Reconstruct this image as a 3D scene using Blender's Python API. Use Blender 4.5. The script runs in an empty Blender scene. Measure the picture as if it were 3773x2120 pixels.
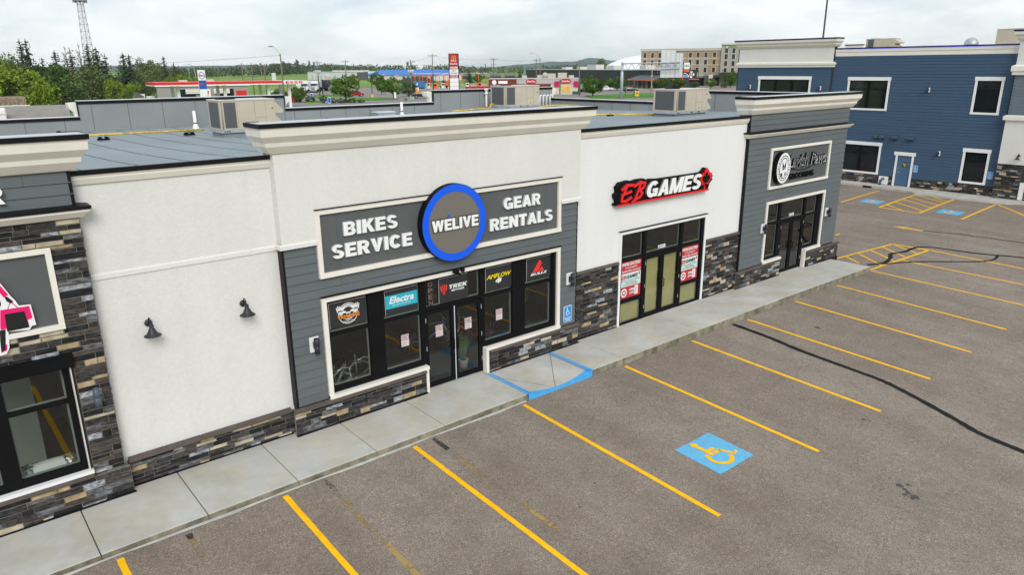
import bpy, bmesh, math, random
from mathutils import Vector, Matrix
from math import sin, cos, pi, radians, hypot
S = bpy.context.scene
COL = S.collection

# ------------------------------------------------------------------ camera
cam = bpy.data.cameras.new("camera")
cam.sensor_width = 36.0
cam.lens = 25.331
cam.clip_start = 0.1
cam.clip_end = 30000
camo = bpy.data.objects.new("camera", cam)
COL.objects.link(camo)
camo.matrix_world = Matrix(((0.766212, 0.192744, -0.613000, -5.22833),
                             (-0.642552, 0.219709, -0.734067, -13.17244),
                             (-0.006805, 0.956335, 0.292192, 7.40338),
                             (0, 0, 0, 1)))
S.camera = camo

# ------------------------------------------------------------------ sky, sun, exposure
SUN_DIR = Vector((-0.36, -0.70, 0.58)).normalized()      # towards the (veiled) sun
world = bpy.data.worlds.new("World")
S.world = world
world.use_nodes = True
wn, wl = world.node_tree.nodes, world.node_tree.links
wn.clear()
def wnode(t, **k):
    n = wn.new(t)
    for a, b in k.items():
        setattr(n, a, b)
    return n
out = wnode('ShaderNodeOutputWorld')
bg = wnode('ShaderNodeBackground')
bg.inputs['Strength'].default_value = 0.10
sky = wnode('ShaderNodeTexSky', sky_type='NISHITA')
sky.sun_disc = False
sky.sun_elevation = math.asin(SUN_DIR.z)
sky.sun_rotation = math.atan2(SUN_DIR.x, SUN_DIR.y)
sky.altitude = 900
sky.air_density = 1.0
sky.dust_density = 2.0
tc = wnode('ShaderNodeTexCoord')
mp = wnode('ShaderNodeMapping')
mp.inputs['Scale'].default_value = (2.2, 2.2, 9.0)
mp.inputs['Location'].default_value = (0.35, 0.1, 0.2)
n1 = wnode('ShaderNodeTexNoise')
n1.inputs['Scale'].default_value = 1.5
n1.inputs['Detail'].default_value = 8
n1.inputs['Roughness'].default_value = 0.58
n1.inputs['Distortion'].default_value = 0.4
r1 = wnode('ShaderNodeValToRGB')
r1.color_ramp.elements[0].position = 0.40
r1.color_ramp.elements[1].position = 0.60
n2 = wnode('ShaderNodeTexNoise')
n2.inputs['Scale'].default_value = 2.3
n2.inputs['Detail'].default_value = 7
n2.inputs['Roughness'].default_value = 0.6
r2 = wnode('ShaderNodeValToRGB')
r2.color_ramp.elements[0].position = 0.47
r2.color_ramp.elements[1].position = 0.70
veil = wnode('ShaderNodeMix', data_type='RGBA')          # thin high haze over the blue
veil.inputs[0].default_value = 0.62
veil.inputs[7].default_value = (8.9, 9.75, 10.2, 1)
cl = wnode('ShaderNodeMix', data_type='RGBA')
cl.inputs[7].default_value = (10.4, 10.6, 10.6, 1)
gr = wnode('ShaderNodeMix', data_type='RGBA')
gr.inputs[7].default_value = (5.6, 6.8, 8.0, 1)
mul = wnode('ShaderNodeMath', operation='MULTIPLY')
# grey undersides only higher up
sep = wnode('ShaderNodeSeparateXYZ')
hz = wnode('ShaderNodeMapRange')
hz.inputs['From Min'].default_value = 0.0
hz.inputs['From Max'].default_value = 0.16
mul2 = wnode('ShaderNodeMath', operation='MULTIPLY')
mul2.inputs[1].default_value = 0.85
L = wl.new
L(tc.outputs['Generated'], mp.inputs['Vector'])
L(mp.outputs[0], n1.inputs['Vector'])
L(mp.outputs[0], n2.inputs['Vector'])
L(n1.outputs[0], r1.inputs[0])
L(n2.outputs[0], r2.inputs[0])
L(sky.outputs[0], veil.inputs[6])
L(veil.outputs[2], cl.inputs[6])
L(r1.outputs[0], cl.inputs[0])
L(cl.outputs[2], gr.inputs[6])
L(tc.outputs['Generated'], sep.inputs[0])
L(sep.outputs[2], hz.inputs[0])
L(r2.outputs[0], mul.inputs[0])
L(hz.outputs[0], mul.inputs[1])
L(mul.outputs[0], mul2.inputs[0])
L(mul2.outputs[0], gr.inputs[0])
L(gr.outputs[2], bg.inputs[0])
L(bg.outputs[0], out.inputs[0])

sl = bpy.data.lights.new("sun", 'SUN')
sl.energy = 2.0
sl.angle = radians(30)
sl.color = (1.0, 0.965, 0.91)
so = bpy.data.objects.new("sun", sl)
COL.objects.link(so)
so.rotation_euler = SUN_DIR.to_track_quat('Z', 'Y').to_euler()

S.view_settings.view_transform = 'Standard'
S.view_settings.look = 'None'
S.view_settings.exposure = 0.04
S.view_settings.gamma = 1.0

# ------------------------------------------------------------------ materials
MATS = {}
def M(name, col, rough=0.75, var=0.10, scale=4.0, bump=0.0, bscale=60.0, metal=0.0, var2=0.0, scale2=0.6, emit=None, island=0.0, tint2=None, stretch=None, streak=0.0, spec=None):
    """plain procedural surface: base colour broken up by two noises, optional bump / per-island variation"""
    if name in MATS:
        return MATS[name]
    m = bpy.data.materials.new(name)
    m.use_nodes = True
    nt = m.node_tree
    N, Lk = nt.nodes, nt.links.new
    b = N['Principled BSDF']
    b.inputs['Roughness'].default_value = rough
    if rough > .6: b.inputs['Specular IOR Level'].default_value = .22
    if spec is not None: b.inputs['Specular IOR Level'].default_value = spec
    b.inputs['Metallic'].default_value = metal
    tcn = N.new('ShaderNodeTexCoord')
    vec = tcn.outputs['Object']
    if stretch:
        mpn = N.new('ShaderNodeMapping')
        mpn.inputs['Scale'].default_value = stretch
        Lk(vec, mpn.inputs[0])
        vec = mpn.outputs[0]
    c = None
    def noise(sc, det=4):
        n = N.new('ShaderNodeTexNoise')
        n.inputs['Scale'].default_value = sc
        n.inputs['Detail'].default_value = det
        Lk(vec, n.inputs['Vector'])
        return n.outputs[0]
    def vary(prev, fac, amp, dark=None):
        mr = N.new('ShaderNodeMapRange')
        mr.inputs['From Min'].default_value = 0.3
        mr.inputs['From Max'].default_value = 0.7
        mr.inputs['To Min'].default_value = 1 - amp
        mr.inputs['To Max'].default_value = 1 + amp
        Lk(fac, mr.inputs[0])
        mx = N.new('ShaderNodeMix')
        mx.data_type = 'RGBA'
        mx.blend_type = 'MULTIPLY'
        mx.inputs[0].default_value = 1
        if prev is None:
            mx.inputs[6].default_value = (*col, 1)
        else:
            Lk(prev, mx.inputs[6])
        Lk(mr.outputs[0], mx.inputs[7])
        return mx.outputs[2]
    if tint2:
        mt = N.new('ShaderNodeMix')
        mt.data_type = 'RGBA'
        mt.inputs[6].default_value = (*col, 1)
        mt.inputs[7].default_value = (*tint2, 1)
        rm = N.new('ShaderNodeMapRange')
        rm.inputs['From Min'].default_value = 0.38
        rm.inputs['From Max'].default_value = 0.62
        Lk(noise(scale2 * 1.7, 6), rm.inputs[0])
        Lk(rm.outputs[0], mt.inputs[0])
        c = mt.outputs[2]
    if var:
        c = vary(c, noise(scale), var)
    if var2:
        c = vary(c, noise(scale2), var2)
    if streak:                                               # faint vertical run-off marks
        m3 = N.new('ShaderNodeMapping')
        m3.inputs['Scale'].default_value = (4.5, 4.5, .16)
        Lk(tcn.outputs['Object'], m3.inputs[0])
        n3 = N.new('ShaderNodeTexNoise')
        n3.inputs['Scale'].default_value = 1.0
        n3.inputs['Detail'].default_value = 5
        Lk(m3.outputs[0], n3.inputs['Vector'])
        c = vary(c, n3.outputs[0], streak)
    if island:
        g = N.new('ShaderNodeNewGeometry')
        mr = N.new('ShaderNodeMapRange')
        mr.inputs['To Min'].default_value = 0.3
        mr.inputs['To Max'].default_value = 0.7
        Lk(g.outputs['Random Per Island'], mr.inputs[0])
        c = vary(c, mr.outputs[0], island)
    if c is None:
        b.inputs['Base Color'].default_value = (*col, 1)
    else:
        Lk(c, b.inputs['Base Color'])
    if bump:
        bp = N.new('ShaderNodeBump')
        bp.inputs['Strength'].default_value = bump
        bp.inputs['Distance'].default_value = 0.02
        Lk(noise(bscale, 5), bp.inputs['Height'])
        Lk(bp.outputs[0], b.inputs['Normal'])
    if emit:
        b.inputs['Emission Color'].default_value = (*col, 1)
        b.inputs['Emission Strength'].default_value = emit
    MATS[name] = m
    return m

def glass_mat(name, tint=(0.84, 0.88, 0.86), ior=1.85):
    m = bpy.data.materials.new(name)
    m.use_nodes = True
    N, Lk = m.node_tree.nodes, m.node_tree.links.new
    N.clear()
    o = N.new('ShaderNodeOutputMaterial')
    t = N.new('ShaderNodeBsdfTransparent')
    t.inputs[0].default_value = (*tint, 1)
    g = N.new('ShaderNodeBsdfGlossy')
    g.inputs['Roughness'].default_value = 0.015
    g.inputs['Color'].default_value = (0.9, 0.95, 0.97, 1)
    fr = N.new('ShaderNodeFresnel')
    fr.inputs['IOR'].default_value = ior
    nz = N.new('ShaderNodeTexNoise')
    nz.inputs['Scale'].default_value = 1.6
    tcn = N.new('ShaderNodeTexCoord')
    Lk(tcn.outputs['Object'], nz.inputs['Vector'])
    bp = N.new('ShaderNodeBump')
    bp.inputs['Strength'].default_value = 0.05
    bp.inputs['Distance'].default_value = 0.02
    Lk(nz.outputs[0], bp.inputs['Height'])
    Lk(bp.outputs[0], g.inputs['Normal'])
    ge = N.new('ShaderNodeNewGeometry')                      # the same reflectance from either side of the pane
    sw = N.new('ShaderNodeMix')
    sw.inputs[3].default_value = 0.14
    Lk(ge.outputs['Backfacing'], sw.inputs[0])
    Lk(fr.outputs[0], sw.inputs[2])
    mx = N.new('ShaderNodeMixShader')
    Lk(sw.outputs[0], mx.inputs[0])
    Lk(t.outputs[0], mx.inputs[1])
    Lk(g.outputs[0], mx.inputs[2])
    Lk(mx.outputs[0], o.inputs[0])
    MATS[name] = m
    return m

stucco = M('stucco', (0.715, 0.705, 0.68), 0.9, 0.03, 14.0, bump=0.4, bscale=55, var2=0.03, scale2=0.5, streak=.016)
stucco_w = M('stucco_white', (0.775, 0.775, 0.77), 0.9, 0.025, 14.0, bump=0.35, bscale=55, var2=0.025, scale2=0.5, streak=.014)
cornice_m = M('cornice_stucco', (0.76, 0.72, 0.65), 0.9, 0.03, 3.0, bump=0.25, bscale=90, var2=0.03)
trim_m = M('cream_trim', (0.80, 0.765, 0.69), 0.6, 0.03, 3.0)
white_m = M('white_paint', (0.82, 0.82, 0.82), 0.5, 0.03, 3.0)
black_m = M('black_metal', (0.007, 0.007, 0.008), 0.62, 0.1, 3.0, spec=.10)
cap_m = M('black_cap_flashing', (0.009, 0.009, 0.011), 0.5, 0.15, 1.0, spec=.18)
strip_m = M('cream_drip_strip', (0.62, 0.58, 0.50), 0.6, 0.05)
grey_siding = M('grey_siding', (0.125, 0.142, 0.150), 0.7, 0.05, 1.2, bump=0.15, bscale=30, var2=0.05, scale2=0.4, stretch=(1, 1, 8))
grey_panel = M('grey_panel', (0.105, 0.112, 0.115), 0.65, 0.05, 1.5, var2=0.06)
blue_siding = M('blue_siding', (0.054, 0.098, 0.165), 0.65, 0.05, 1.5, bump=0.1, bscale=30, var2=0.06, scale2=0.3, stretch=(1, 1, 8))
slate_siding = M('slate_siding', (0.13, 0.16, 0.21), 0.7, 0.05, 1.5)
blue_door_m = M('blue_door_paint', (0.060, 0.125, 0.235), 0.5, 0.05)
membrane = M('roof_membrane', (0.265, 0.31, 0.335), 0.85, 0.05, 9.0, var2=0.10, scale2=0.35, bump=0.1, bscale=120)
membrane_d = M('parapet_membrane', (0.265, 0.282, 0.285), 0.85, 0.16, 30.0, var2=0.10, scale2=0.5, bump=0.1, bscale=120)
seam_m = M('roof_seam', (0.09, 0.105, 0.115), 0.9, 0.1)
concrete = M('concrete', (0.50, 0.50, 0.475), 0.9, 0.05, 5.0, var2=0.10, scale2=0.7, bump=0.15, bscale=60, tint2=(0.47, 0.44, 0.375))
kerb_m = M('kerb_concrete', (0.225, 0.205, 0.150), 0.95, 0.40, 5.0, var2=0.25, scale2=1.3, bump=0.3, bscale=30)
joint_m = M('joint_sealant', (0.15, 0.135, 0.11), 0.95, 0.2, 6)
mortar = M('mortar', (0.20, 0.18, 0.15), 0.95, 0.15, 12)
capstone = M('cap_stone', (0.105, 0.085, 0.076), 0.85, 0.15, 5, bump=0.2, bscale=40)
stone_mats = [
    M('stone_black', (0.019, 0.019, 0.021), 0.8, 0.7, 9, bump=0.6, bscale=30, stretch=(1, 1, 3)),
    M('stone_charcoal', (0.046, 0.044, 0.045), 0.8, 0.7, 9, bump=0.6, bscale=30, stretch=(1, 1, 3)),
    M('stone_brown', (0.072, 0.062, 0.056), 0.8, 0.6, 9, bump=0.6, bscale=30, stretch=(1, 1, 3)),
    M('stone_grey', (0.13, 0.132, 0.142), 0.8, 0.75, 8, bump=0.6, bscale=30, stretch=(1, 1, 3)),
    M('stone_pale', (0.30, 0.32, 0.35), 0.8, 0.7, 12, bump=0.6, bscale=30, stretch=(1, 1, 3)),
    M('stone_tan', (0.40, 0.30, 0.175), 0.8, 0.3, 6, bump=0.5, bscale=30, var2=0.2, scale2=2),
    M('stone_beige', (0.47, 0.41, 0.30), 0.8, 0.25, 6, bump=0.5, bscale=30),
]
STONE_W = [.26, .30, .17, .10, .055, .075, .04]
yellow_m = M('yellow_road_paint', (0.95, 0.50, 0.003), 0.65, 0.10, 6.0, bump=0.15, bscale=120)
ramp_m = M('ramp_blue_paint', (0.075, 0.40, 0.80), 0.7, 0.08, 9.0)
blue_m = M('blue_road_paint', (0.125, 0.42, 0.66), 0.7, 0.08, 9.0, var2=0.08, bump=0.15, bscale=120)
tar_m = M('tar_sealant', (0.012, 0.012, 0.013), 0.85, 0.3, 6.0)
hvac_m = M('beige_sheet_metal', (0.52, 0.455, 0.35), 0.55, 0.05, 3.0, var2=0.06)
grille_m = M('coil_grille', (0.085, 0.09, 0.10), 0.6, 0.3, 120.0)
galv = M('galvanised_steel', (0.42, 0.46, 0.49), 0.45, 0.10, 4.0, metal=0.35)
pipe_y = M('yellow_gas_pipe', (0.72, 0.46, 0.05), 0.5, 0.25, 8.0, var2=0.2, scale2=2)
plastic_w = M('white_plastic', (0.78, 0.78, 0.77), 0.5, 0.04)
lamp_m = M('dark_lamp_metal', (0.020, 0.023, 0.029), 0.5, 0.15)
glass = glass_mat('window_glass')
glass_far = M('dark_far_glass', (0.02, 0.025, 0.03), 0.08, 0.2, 1.0)
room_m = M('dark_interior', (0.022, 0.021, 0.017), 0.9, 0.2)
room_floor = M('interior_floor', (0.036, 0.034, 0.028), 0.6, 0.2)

# ------------------------------------------------------------------ helpers
WL = {}                                                     # world offset of things built in place
class MB:
    """collects simple shapes and links them as ONE mesh object"""
    def __init__(s):
        s.v, s.f, s.m, s.sm = [], [], [], []
    def face(s, idx, mi=0, smooth=False):
        s.f.append(idx); s.m.append(mi); s.sm.append(smooth)
    def poly(s, pts, mi=0):
        n = len(s.v); s.v += [tuple(p) for p in pts]
        s.face(list(range(n, n + len(pts))), mi)
        return s
    def box(s, x0, x1, y0, y1, z0, z1, mi=0):
        n = len(s.v)
        s.v += [(x0, y0, z0), (x1, y0, z0), (x1, y1, z0), (x0, y1, z0), (x0, y0, z1), (x1, y0, z1), (x1, y1, z1), (x0, y1, z1)]
        for q in ((0, 3, 2, 1), (4, 5, 6, 7), (0, 1, 5, 4), (1, 2, 6, 5), (2, 3, 7, 6), (3, 0, 4, 7)):
            s.face([n + i for i in q], mi)
        return s
    def hexa(s, p, mi=0):
        """eight corners: bottom ring then top ring"""
        n = len(s.v); s.v += [tuple(q) for q in p]
        for q in ((0, 3, 2, 1), (4, 5, 6, 7), (0, 1, 5, 4), (1, 2, 6, 5), (2, 3, 7, 6), (3, 0, 4, 7)):
            s.face([n + i for i in q], mi)
        return s
    def prism(s, pts, d, mi=0, mi_side=None):
        """closed outline pts (3D, planar), pushed along vector d"""
        n = len(s.v); k = len(pts); d = Vector(d)
        s.v += [tuple(p) for p in pts] + [tuple(Vector(p) + d) for p in pts]
        s.face(list(range(n, n + k)), mi)
        s.face(list(range(n + 2 * k - 1, n + k - 1, -1)), mi if mi_side is None else mi_side)
        for i in range(k):
            j = (i + 1) % k
            s.face([n + j, n + i, n + k + i, n + k + j], mi if mi_side is None else mi_side)
        return s
    def tube(s, pts, r, n=8, mi=0, cap=True, smooth=True):
        pts = [Vector(p) for p in pts]
        rs = r if isinstance(r, (list, tuple)) else [r] * len(pts)
        base = len(s.v)
        for i, p in enumerate(pts):
            a = pts[max(i - 1, 0)]; b = pts[min(i + 1, len(pts) - 1)]
            t = (b - a).normalized()
            ref = Vector((0, 0, 1)) if abs(t.z) < 0.9 else Vector((1, 0, 0))
            u = t.cross(ref).normalized(); w = t.cross(u)
            for k in range(n):
                an = 2 * pi * k / n
                s.v.append(tuple(p + (u * cos(an) + w * sin(an)) * rs[i]))
        for i in range(len(pts) - 1):
            for k in range(n):
                k2 = (k + 1) % n
                s.face([base + i * n + k, base + i * n + k2, base + (i + 1) * n + k2, base + (i + 1) * n + k], mi, smooth)
        if cap:
            s.face([base + k for k in range(n)][::-1], mi)
            e = base + (len(pts) - 1) * n
            s.face([e + k for k in range(n)], mi)
        return s
    def lathe(s, prof, c, n=16, mi=0, axis='z', smooth=True):
        base = len(s.v); c = Vector(c)
        for r, h in prof:
            for k in range(n):
                a = 2 * pi * k / n
                p = Vector((r * cos(a), r * sin(a), h))
                if axis == 'y': p = Vector((p.x, p.z, p.y))
                if axis == 'x': p = Vector((p.z, p.x, p.y))
                s.v.append(tuple(c + p))
        for i in range(len(prof) - 1):
            for k in range(n):
                k2 = (k + 1) % n
                s.face([base + i * n + k, base + i * n + k2, base + (i + 1) * n + k2, base + (i + 1) * n + k], mi, smooth)
        return s
    def disc(s, c, r, n=32, mi=0, ry=None, d=None, a0=0, a1=2 * pi, ri=0, riy=None):
        """flat disc / ellipse / ring sector facing -Y, optionally given depth d along +Y"""
        ry = ry or r
        riy = riy if riy is not None else ri * ry / r
        full = abs(a1 - a0 - 2 * pi) < 1e-6
        P = [(c[0] + r * cos(a0 + (a1 - a0) * k / n), c[1], c[2] + ry * sin(a0 + (a1 - a0) * k / n)) for k in range(n if full else n + 1)]
        if ri:
            Q = [(c[0] + ri * cos(a0 + (a1 - a0) * k / n), c[1], c[2] + riy * sin(a0 + (a1 - a0) * k / n)) for k in range(n if full else n + 1)]
            b = len(s.v); s.v += P + Q; k0 = len(P)
            for k in range(k0 if full else k0 - 1):
                k2 = (k + 1) % k0
                s.face([b + k, b + k2, b + k0 + k2, b + k0 + k], mi)
        elif d:
            s.prism(P, (0, d, 0), mi)
        else:
            s.poly(P, mi)
        return s
    def text(s, body, x0, x1, z0, z1, y, depth=0.03, mi=0, bold=0.0, shear=0.0, mi_side=None, align=None, mapf=None, res=3):
        V, F = text_mesh(body, bold, shear, res)
        xs = [p[0] for p in V]; ys = [p[1] for p in V]; zs = [p[2] for p in V]
        ax, bx, ay, by, az, bz = min(xs), max(xs), min(ys), max(ys), min(zs), max(zs)
        sx = (x1 - x0) / (bx - ax); sz = (z1 - z0) / (by - ay)
        if align == 'keep':                              # keep the letter proportions, centre in the box
            k = min(sx, sz)
            x0 += ((x1 - x0) - k * (bx - ax)) / 2; z0 += ((z1 - z0) - k * (by - ay)) / 2
            sx = sz = k
        b = len(s.v)
        for p in V:
            t = (p[2] - az) / (bz - az)
            q = (x0 + (p[0] - ax) * sx, y + depth * (1 - t), z0 + (p[1] - ay) * sz)
            s.v.append(tuple(mapf(q)) if mapf else q)
        for f in F:
            if mi_side is not None:
                fr = all((V[i][2] - az) / (bz - az) > 0.9 for i in f)
                s.face([b + i for i in f], mi if fr else mi_side)
            else:
                s.face([b + i for i in f], mi)
        return s
    def mapv(s, fn, start=0):
        for i in range(start, len(s.v)):
            s.v[i] = tuple(fn(s.v[i]))
        return s
    def split(s, name, mats, parent=None, bevel=0):
        """one object for every loose piece"""
        up = list(range(len(s.v)))
        def root(i):
            while up[i] != i:
                up[i] = up[up[i]]; i = up[i]
            return i
        for f in s.f:
            for i in f[1:]: up[root(i)] = root(f[0])
        grp = {}
        for k, f in enumerate(s.f): grp.setdefault(root(f[0]), []).append(k)
        last = None
        for ks in grp.values():
            m = MB(); idx = {}
            for k in ks:
                q = []
                for i in s.f[k]:
                    if i not in idx: idx[i] = len(m.v); m.v.append(s.v[i])
                    q.append(idx[i])
                m.face(q, s.m[k], s.sm[k])
            last = m.build(name, mats, parent, None, bevel)
        return last
    def build(s, name, mats, parent=None, label=None, bevel=0):
        mats = mats if isinstance(mats, (list, tuple)) else [mats]
        me = bpy.data.meshes.new(name)
        off = WL.get(parent.name, Vector((0, 0, 0))) if parent else Vector((0, 0, 0))
        me.from_pydata([tuple(Vector(p) - off) for p in s.v], [], s.f)
        for m in mats:
            me.materials.append(m)
        me.polygons.foreach_set('material_index', s.m)
        me.polygons.foreach_set('use_smooth', s.sm)
        me.validate()
        me.update()
        o = bpy.data.objects.new(name, me)
        COL.objects.link(o)
        if parent:
            o.parent = parent
            WL[o.name] = off
        if label:
            o['label'] = label
        if bevel:
            b = o.modifiers.new('bevel', 'BEVEL'); b.width = bevel; b.segments = 2
        return o

_TX = {}
def text_mesh(body, bold, shear, res=3):
    key = (body, bold, shear, res)
    if key in _TX:
        return _TX[key]
    cu = bpy.data.curves.new('lettering', 'FONT')
    cu.body = body
    cu.offset = bold
    cu.shear = shear
    cu.extrude = 0.05
    cu.resolution_u = res
    o = bpy.data.objects.new('lettering', cu)
    COL.objects.link(o)
    dg = bpy.context.evaluated_depsgraph_get()
    me = bpy.data.meshes.new_from_object(o.evaluated_get(dg))
    V = [tuple(v.co) for v in me.vertices]
    F = [list(p.vertices) for p in me.polygons]
    bpy.data.objects.remove(o)
    bpy.data.curves.remove(cu)
    bpy.data.meshes.remove(me)
    _TX[key] = (V, F)
    return V, F

def tag(o, label, cat, group=None):
    o['label'] = label; o['category'] = cat
    if group: o['group'] = group
    return o
def struct(o):
    o['kind'] = 'structure'
    return o
def thing(name, label, cat, loc=(0, 0, 0), rz=0.0, group=None, inplace=True):
    o = bpy.data.objects.new(name, None)
    o.empty_display_size = 0.2
    COL.objects.link(o)
    o.location = loc
    o.rotation_euler = (0, 0, rz)
    if inplace:
        WL[o.name] = Vector(loc)
    return tag(o, label, cat, group)
def dup(root, loc, rz=0.0, sc=1.0, label=None, group=None, cat=None):
    """copy a thing with its parts and sub-parts"""
    r = root.copy()
    COL.objects.link(r)
    r.location = loc
    r.rotation_euler = (0, 0, rz)
    r.scale = sc if isinstance(sc, (tuple, list)) else (sc, sc, sc)
    if label: r['label'] = label
    if group: r['group'] = group
    if cat: r['category'] = cat
    for ch in list(root.children):
        c = ch.copy(); COL.objects.link(c); c.parent = r
        for g in list(ch.children):
            d = g.copy(); COL.objects.link(d); d.parent = c
    return r
def recolour(root, old, new):
    """swap one material on a copied thing (object-level link, so the mesh stays shared)"""
    for o in [root] + list(root.children_recursive):
        for sl in getattr(o, 'material_slots', []):
            if sl.material == old:
                sl.link = 'OBJECT'; sl.material = new

def lerp(a, b, t): return a + (b - a) * t
def interp(x, xs, ys):
    if x <= xs[0]: return ys[0]
    for i in range(len(xs) - 1):
        if x <= xs[i + 1]:
            return ys[i] + (ys[i + 1] - ys[i]) * (x - xs[i]) / (xs[i + 1] - xs[i])
    return ys[-1]
def gz(x, y):
    """height of the lot: drains away from the building and into a swale by its end"""
    return interp(x, [-10, 0, 22, 27, 38, 60], [.047, 0, -.104, -.12, -.02, -.02]) + .0382 * (min(max(y, -30), -1.75) + 2)

# ------------------------------------------------------------------ ground, lot, markings
def asphalt_mat():
    m = bpy.data.materials.new('asphalt')
    m.use_nodes = True
    N, Lk = m.node_tree.nodes, m.node_tree.links.new
    b = N['Principled BSDF']
    b.inputs['Roughness'].default_value = 0.85
    t = N.new('ShaderNodeTexCoord')
    def noise(sc, det, ro=0.55, stretch=None):
        n = N.new('ShaderNodeTexNoise')
        n.inputs['Scale'].default_value = sc; n.inputs['Detail'].default_value = det
        n.inputs['Roughness'].default_value = ro
        if stretch:
            mp = N.new('ShaderNodeMapping'); mp.inputs['Scale'].default_value = stretch
            Lk(t.outputs['Object'], mp.inputs[0]); Lk(mp.outputs[0], n.inputs['Vector'])
        else:
            Lk(t.outputs['Object'], n.inputs['Vector'])
        return n.outputs[0]
    def ramp(src, stops):
        r = N.new('ShaderNodeValToRGB')
        while len(r.color_ramp.elements) < len(stops): r.color_ramp.elements.new(0.5)
        for e, (p, c) in zip(r.color_ramp.elements, stops):
            e.position = p; e.color = (*c, 1)
        Lk(src, r.inputs[0]); return r.outputs[0]
    def mul(a, c, f=1.0):
        x = N.new('ShaderNodeMix'); x.data_type = 'RGBA'; x.blend_type = 'MULTIPLY'
        x.inputs[0].default_value = f
        Lk(a, x.inputs[6]); Lk(c, x.inputs[7]); return x.outputs[2]
    base = ramp(noise(0.22, 6, 0.6), [(0.30, (.205, .168, .138)), (0.5, (.240, .200, .168)), (0.70, (.275, .237, .203))])
    grit = ramp(noise(48, 3, 0.8), [(0.36, (.44, .42, .40)), (0.47, (.87, .86, .84)), (0.56, (1.09, 1.09, 1.08)), (0.66, (1.9, 1.85, 1.75))])
    grit2 = ramp(noise(11, 3, 0.7), [(0.38, (.90, .89, .88)), (0.62, (1.10, 1.10, 1.10))])
    mid = ramp(noise(1.4, 5, 0.6), [(0.36, (.92, .91, .90)), (0.6, (1.04, 1.04, 1.04))])
    lane = ramp(noise(0.9, 4, 0.6, (1.0, 0.10, 1)), [(0.40, (.90, .885, .87)), (0.62, (1.04, 1.045, 1.05))])
    # bare gravelly dirt washed along the kerb
    sx = N.new('ShaderNodeSeparateXYZ'); Lk(t.outputs['Object'], sx.inputs[0])
    c = mul(mul(mul(mul(base, grit), grit2), mid), lane)
    Lk(c, b.inputs['Base Color'])
    bp = N.new('ShaderNodeBump'); bp.inputs['Strength'].default_value = 0.5; bp.inputs['Distance'].default_value = 0.01
    Lk(noise(60, 3, 0.7), bp.inputs['Height']); Lk(bp.outputs[0], b.inputs['Normal'])
    return m
asphalt = asphalt_mat()
grass_far = M('field_grass', (0.125, 0.235, 0.040), 0.95, 0.2, 0.35, var2=0.2, scale2=0.02, tint2=(0.19, 0.28, 0.06))
lawn_m = M('lawn_grass', (0.075, 0.21, 0.015), 0.95, 0.3, 1.2, var2=0.15, scale2=0.1)

def sheet(name, xs, ys, zf, mat):
    mb = MB()
    nx = len(xs)
    for y in ys:
        for x in xs:
            mb.v.append((x, y, zf(x, y)))
    for j in range(len(ys) - 1):
        for i in range(nx - 1):
            a = j * nx + i
            mb.face([a, a + 1, a + nx + 1, a + nx])
    return mb.build(name, mat)
def blend_far(x, y):
    """terrain: the lot near by, level country beyond"""
    d = max(0, x - 60, y - 30, -35 - x, -40 - y)
    t = min(1, d / 25)
    return lerp(gz(x, y) - 0.12, -0.12, t)
far_x = [-9000, -4000, -1500, -500, -150, -60] + [-35 + 5 * i for i in range(20)] + [85, 120, 200, 400, 1000, 2500, 5000, 9000]
far_y = [-9000, -4000, -1500, -500, -150, -70, -50, -40, -35, -30, -25, -20, -15, -10, -5, -1.75, 5, 10, 20, 30, 55, 100, 200, 400, 1000, 2500, 5000, 9000]
struct(sheet('ground', far_x, far_y, blend_far, grass_far))
lot_x = sorted(set([-35 + 2.5 * i for i in range(38)] + [0, 22, 27, 38, 60]))
lot_y = [-40, -35, -30, -25, -20, -15, -10, -5, -1.75, 0, 5, 10, 15, 20, 26]
struct(sheet('parking_lot', [x for x in lot_x if x <= 60], lot_y, lambda x, y: gz(x, y), asphalt))

def flat(name, pts, z, mat):
    return MB().poly([(x, y, z) for x, y in pts], 0).build(name, mat)
far_asphalt = M('far_asphalt', (0.245, 0.225, 0.21), 0.9, 0.10, 0.5, var2=0.12, scale2=0.05)
struct(flat('far_pavement', [(20, 30), (51, 119), (90, 215), (121, 243), (143, 260), (170, 265), (191, 203), (231, 176), (262, 150), (152, 60), (90, 40)], -0.06, far_asphalt))
for pts in ([(91, 194.8), (99.8, 194.1), (91.9, 176.2), (82.6, 176.8)], [(88.5, 166.8), (95.4, 161.6), (92.1, 146.7), (81.2, 150.8)], [(73.4, 159.7), (74.9, 154), (71.8, 146), (68.1, 148.1)], [(140, 129.2), (155.6, 130), (169.3, 123.1), (144.3, 103.5), (128.5, 115.7)]):
    mb = MB().prism([(x, y, -0.05) for x, y in pts], (0, 0, 0.12))
    struct(mb.build('lawn', lawn_m))
struct(flat('gravel_yard', [(178, 141), (196, 150), (226, 143), (240, 128), (205, 115)], -0.045, M('brown_gravel', (0.28, 0.22, 0.17), 0.95, 0.15, 1.0)))
struct(flat('bare_soil', [(898, 1183), (944, 1198), (599, 757), (580, 790)], -0.05, M('bare_soil', (0.40, 0.32, 0.25), 0.95, 0.15, 0.02)))

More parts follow.
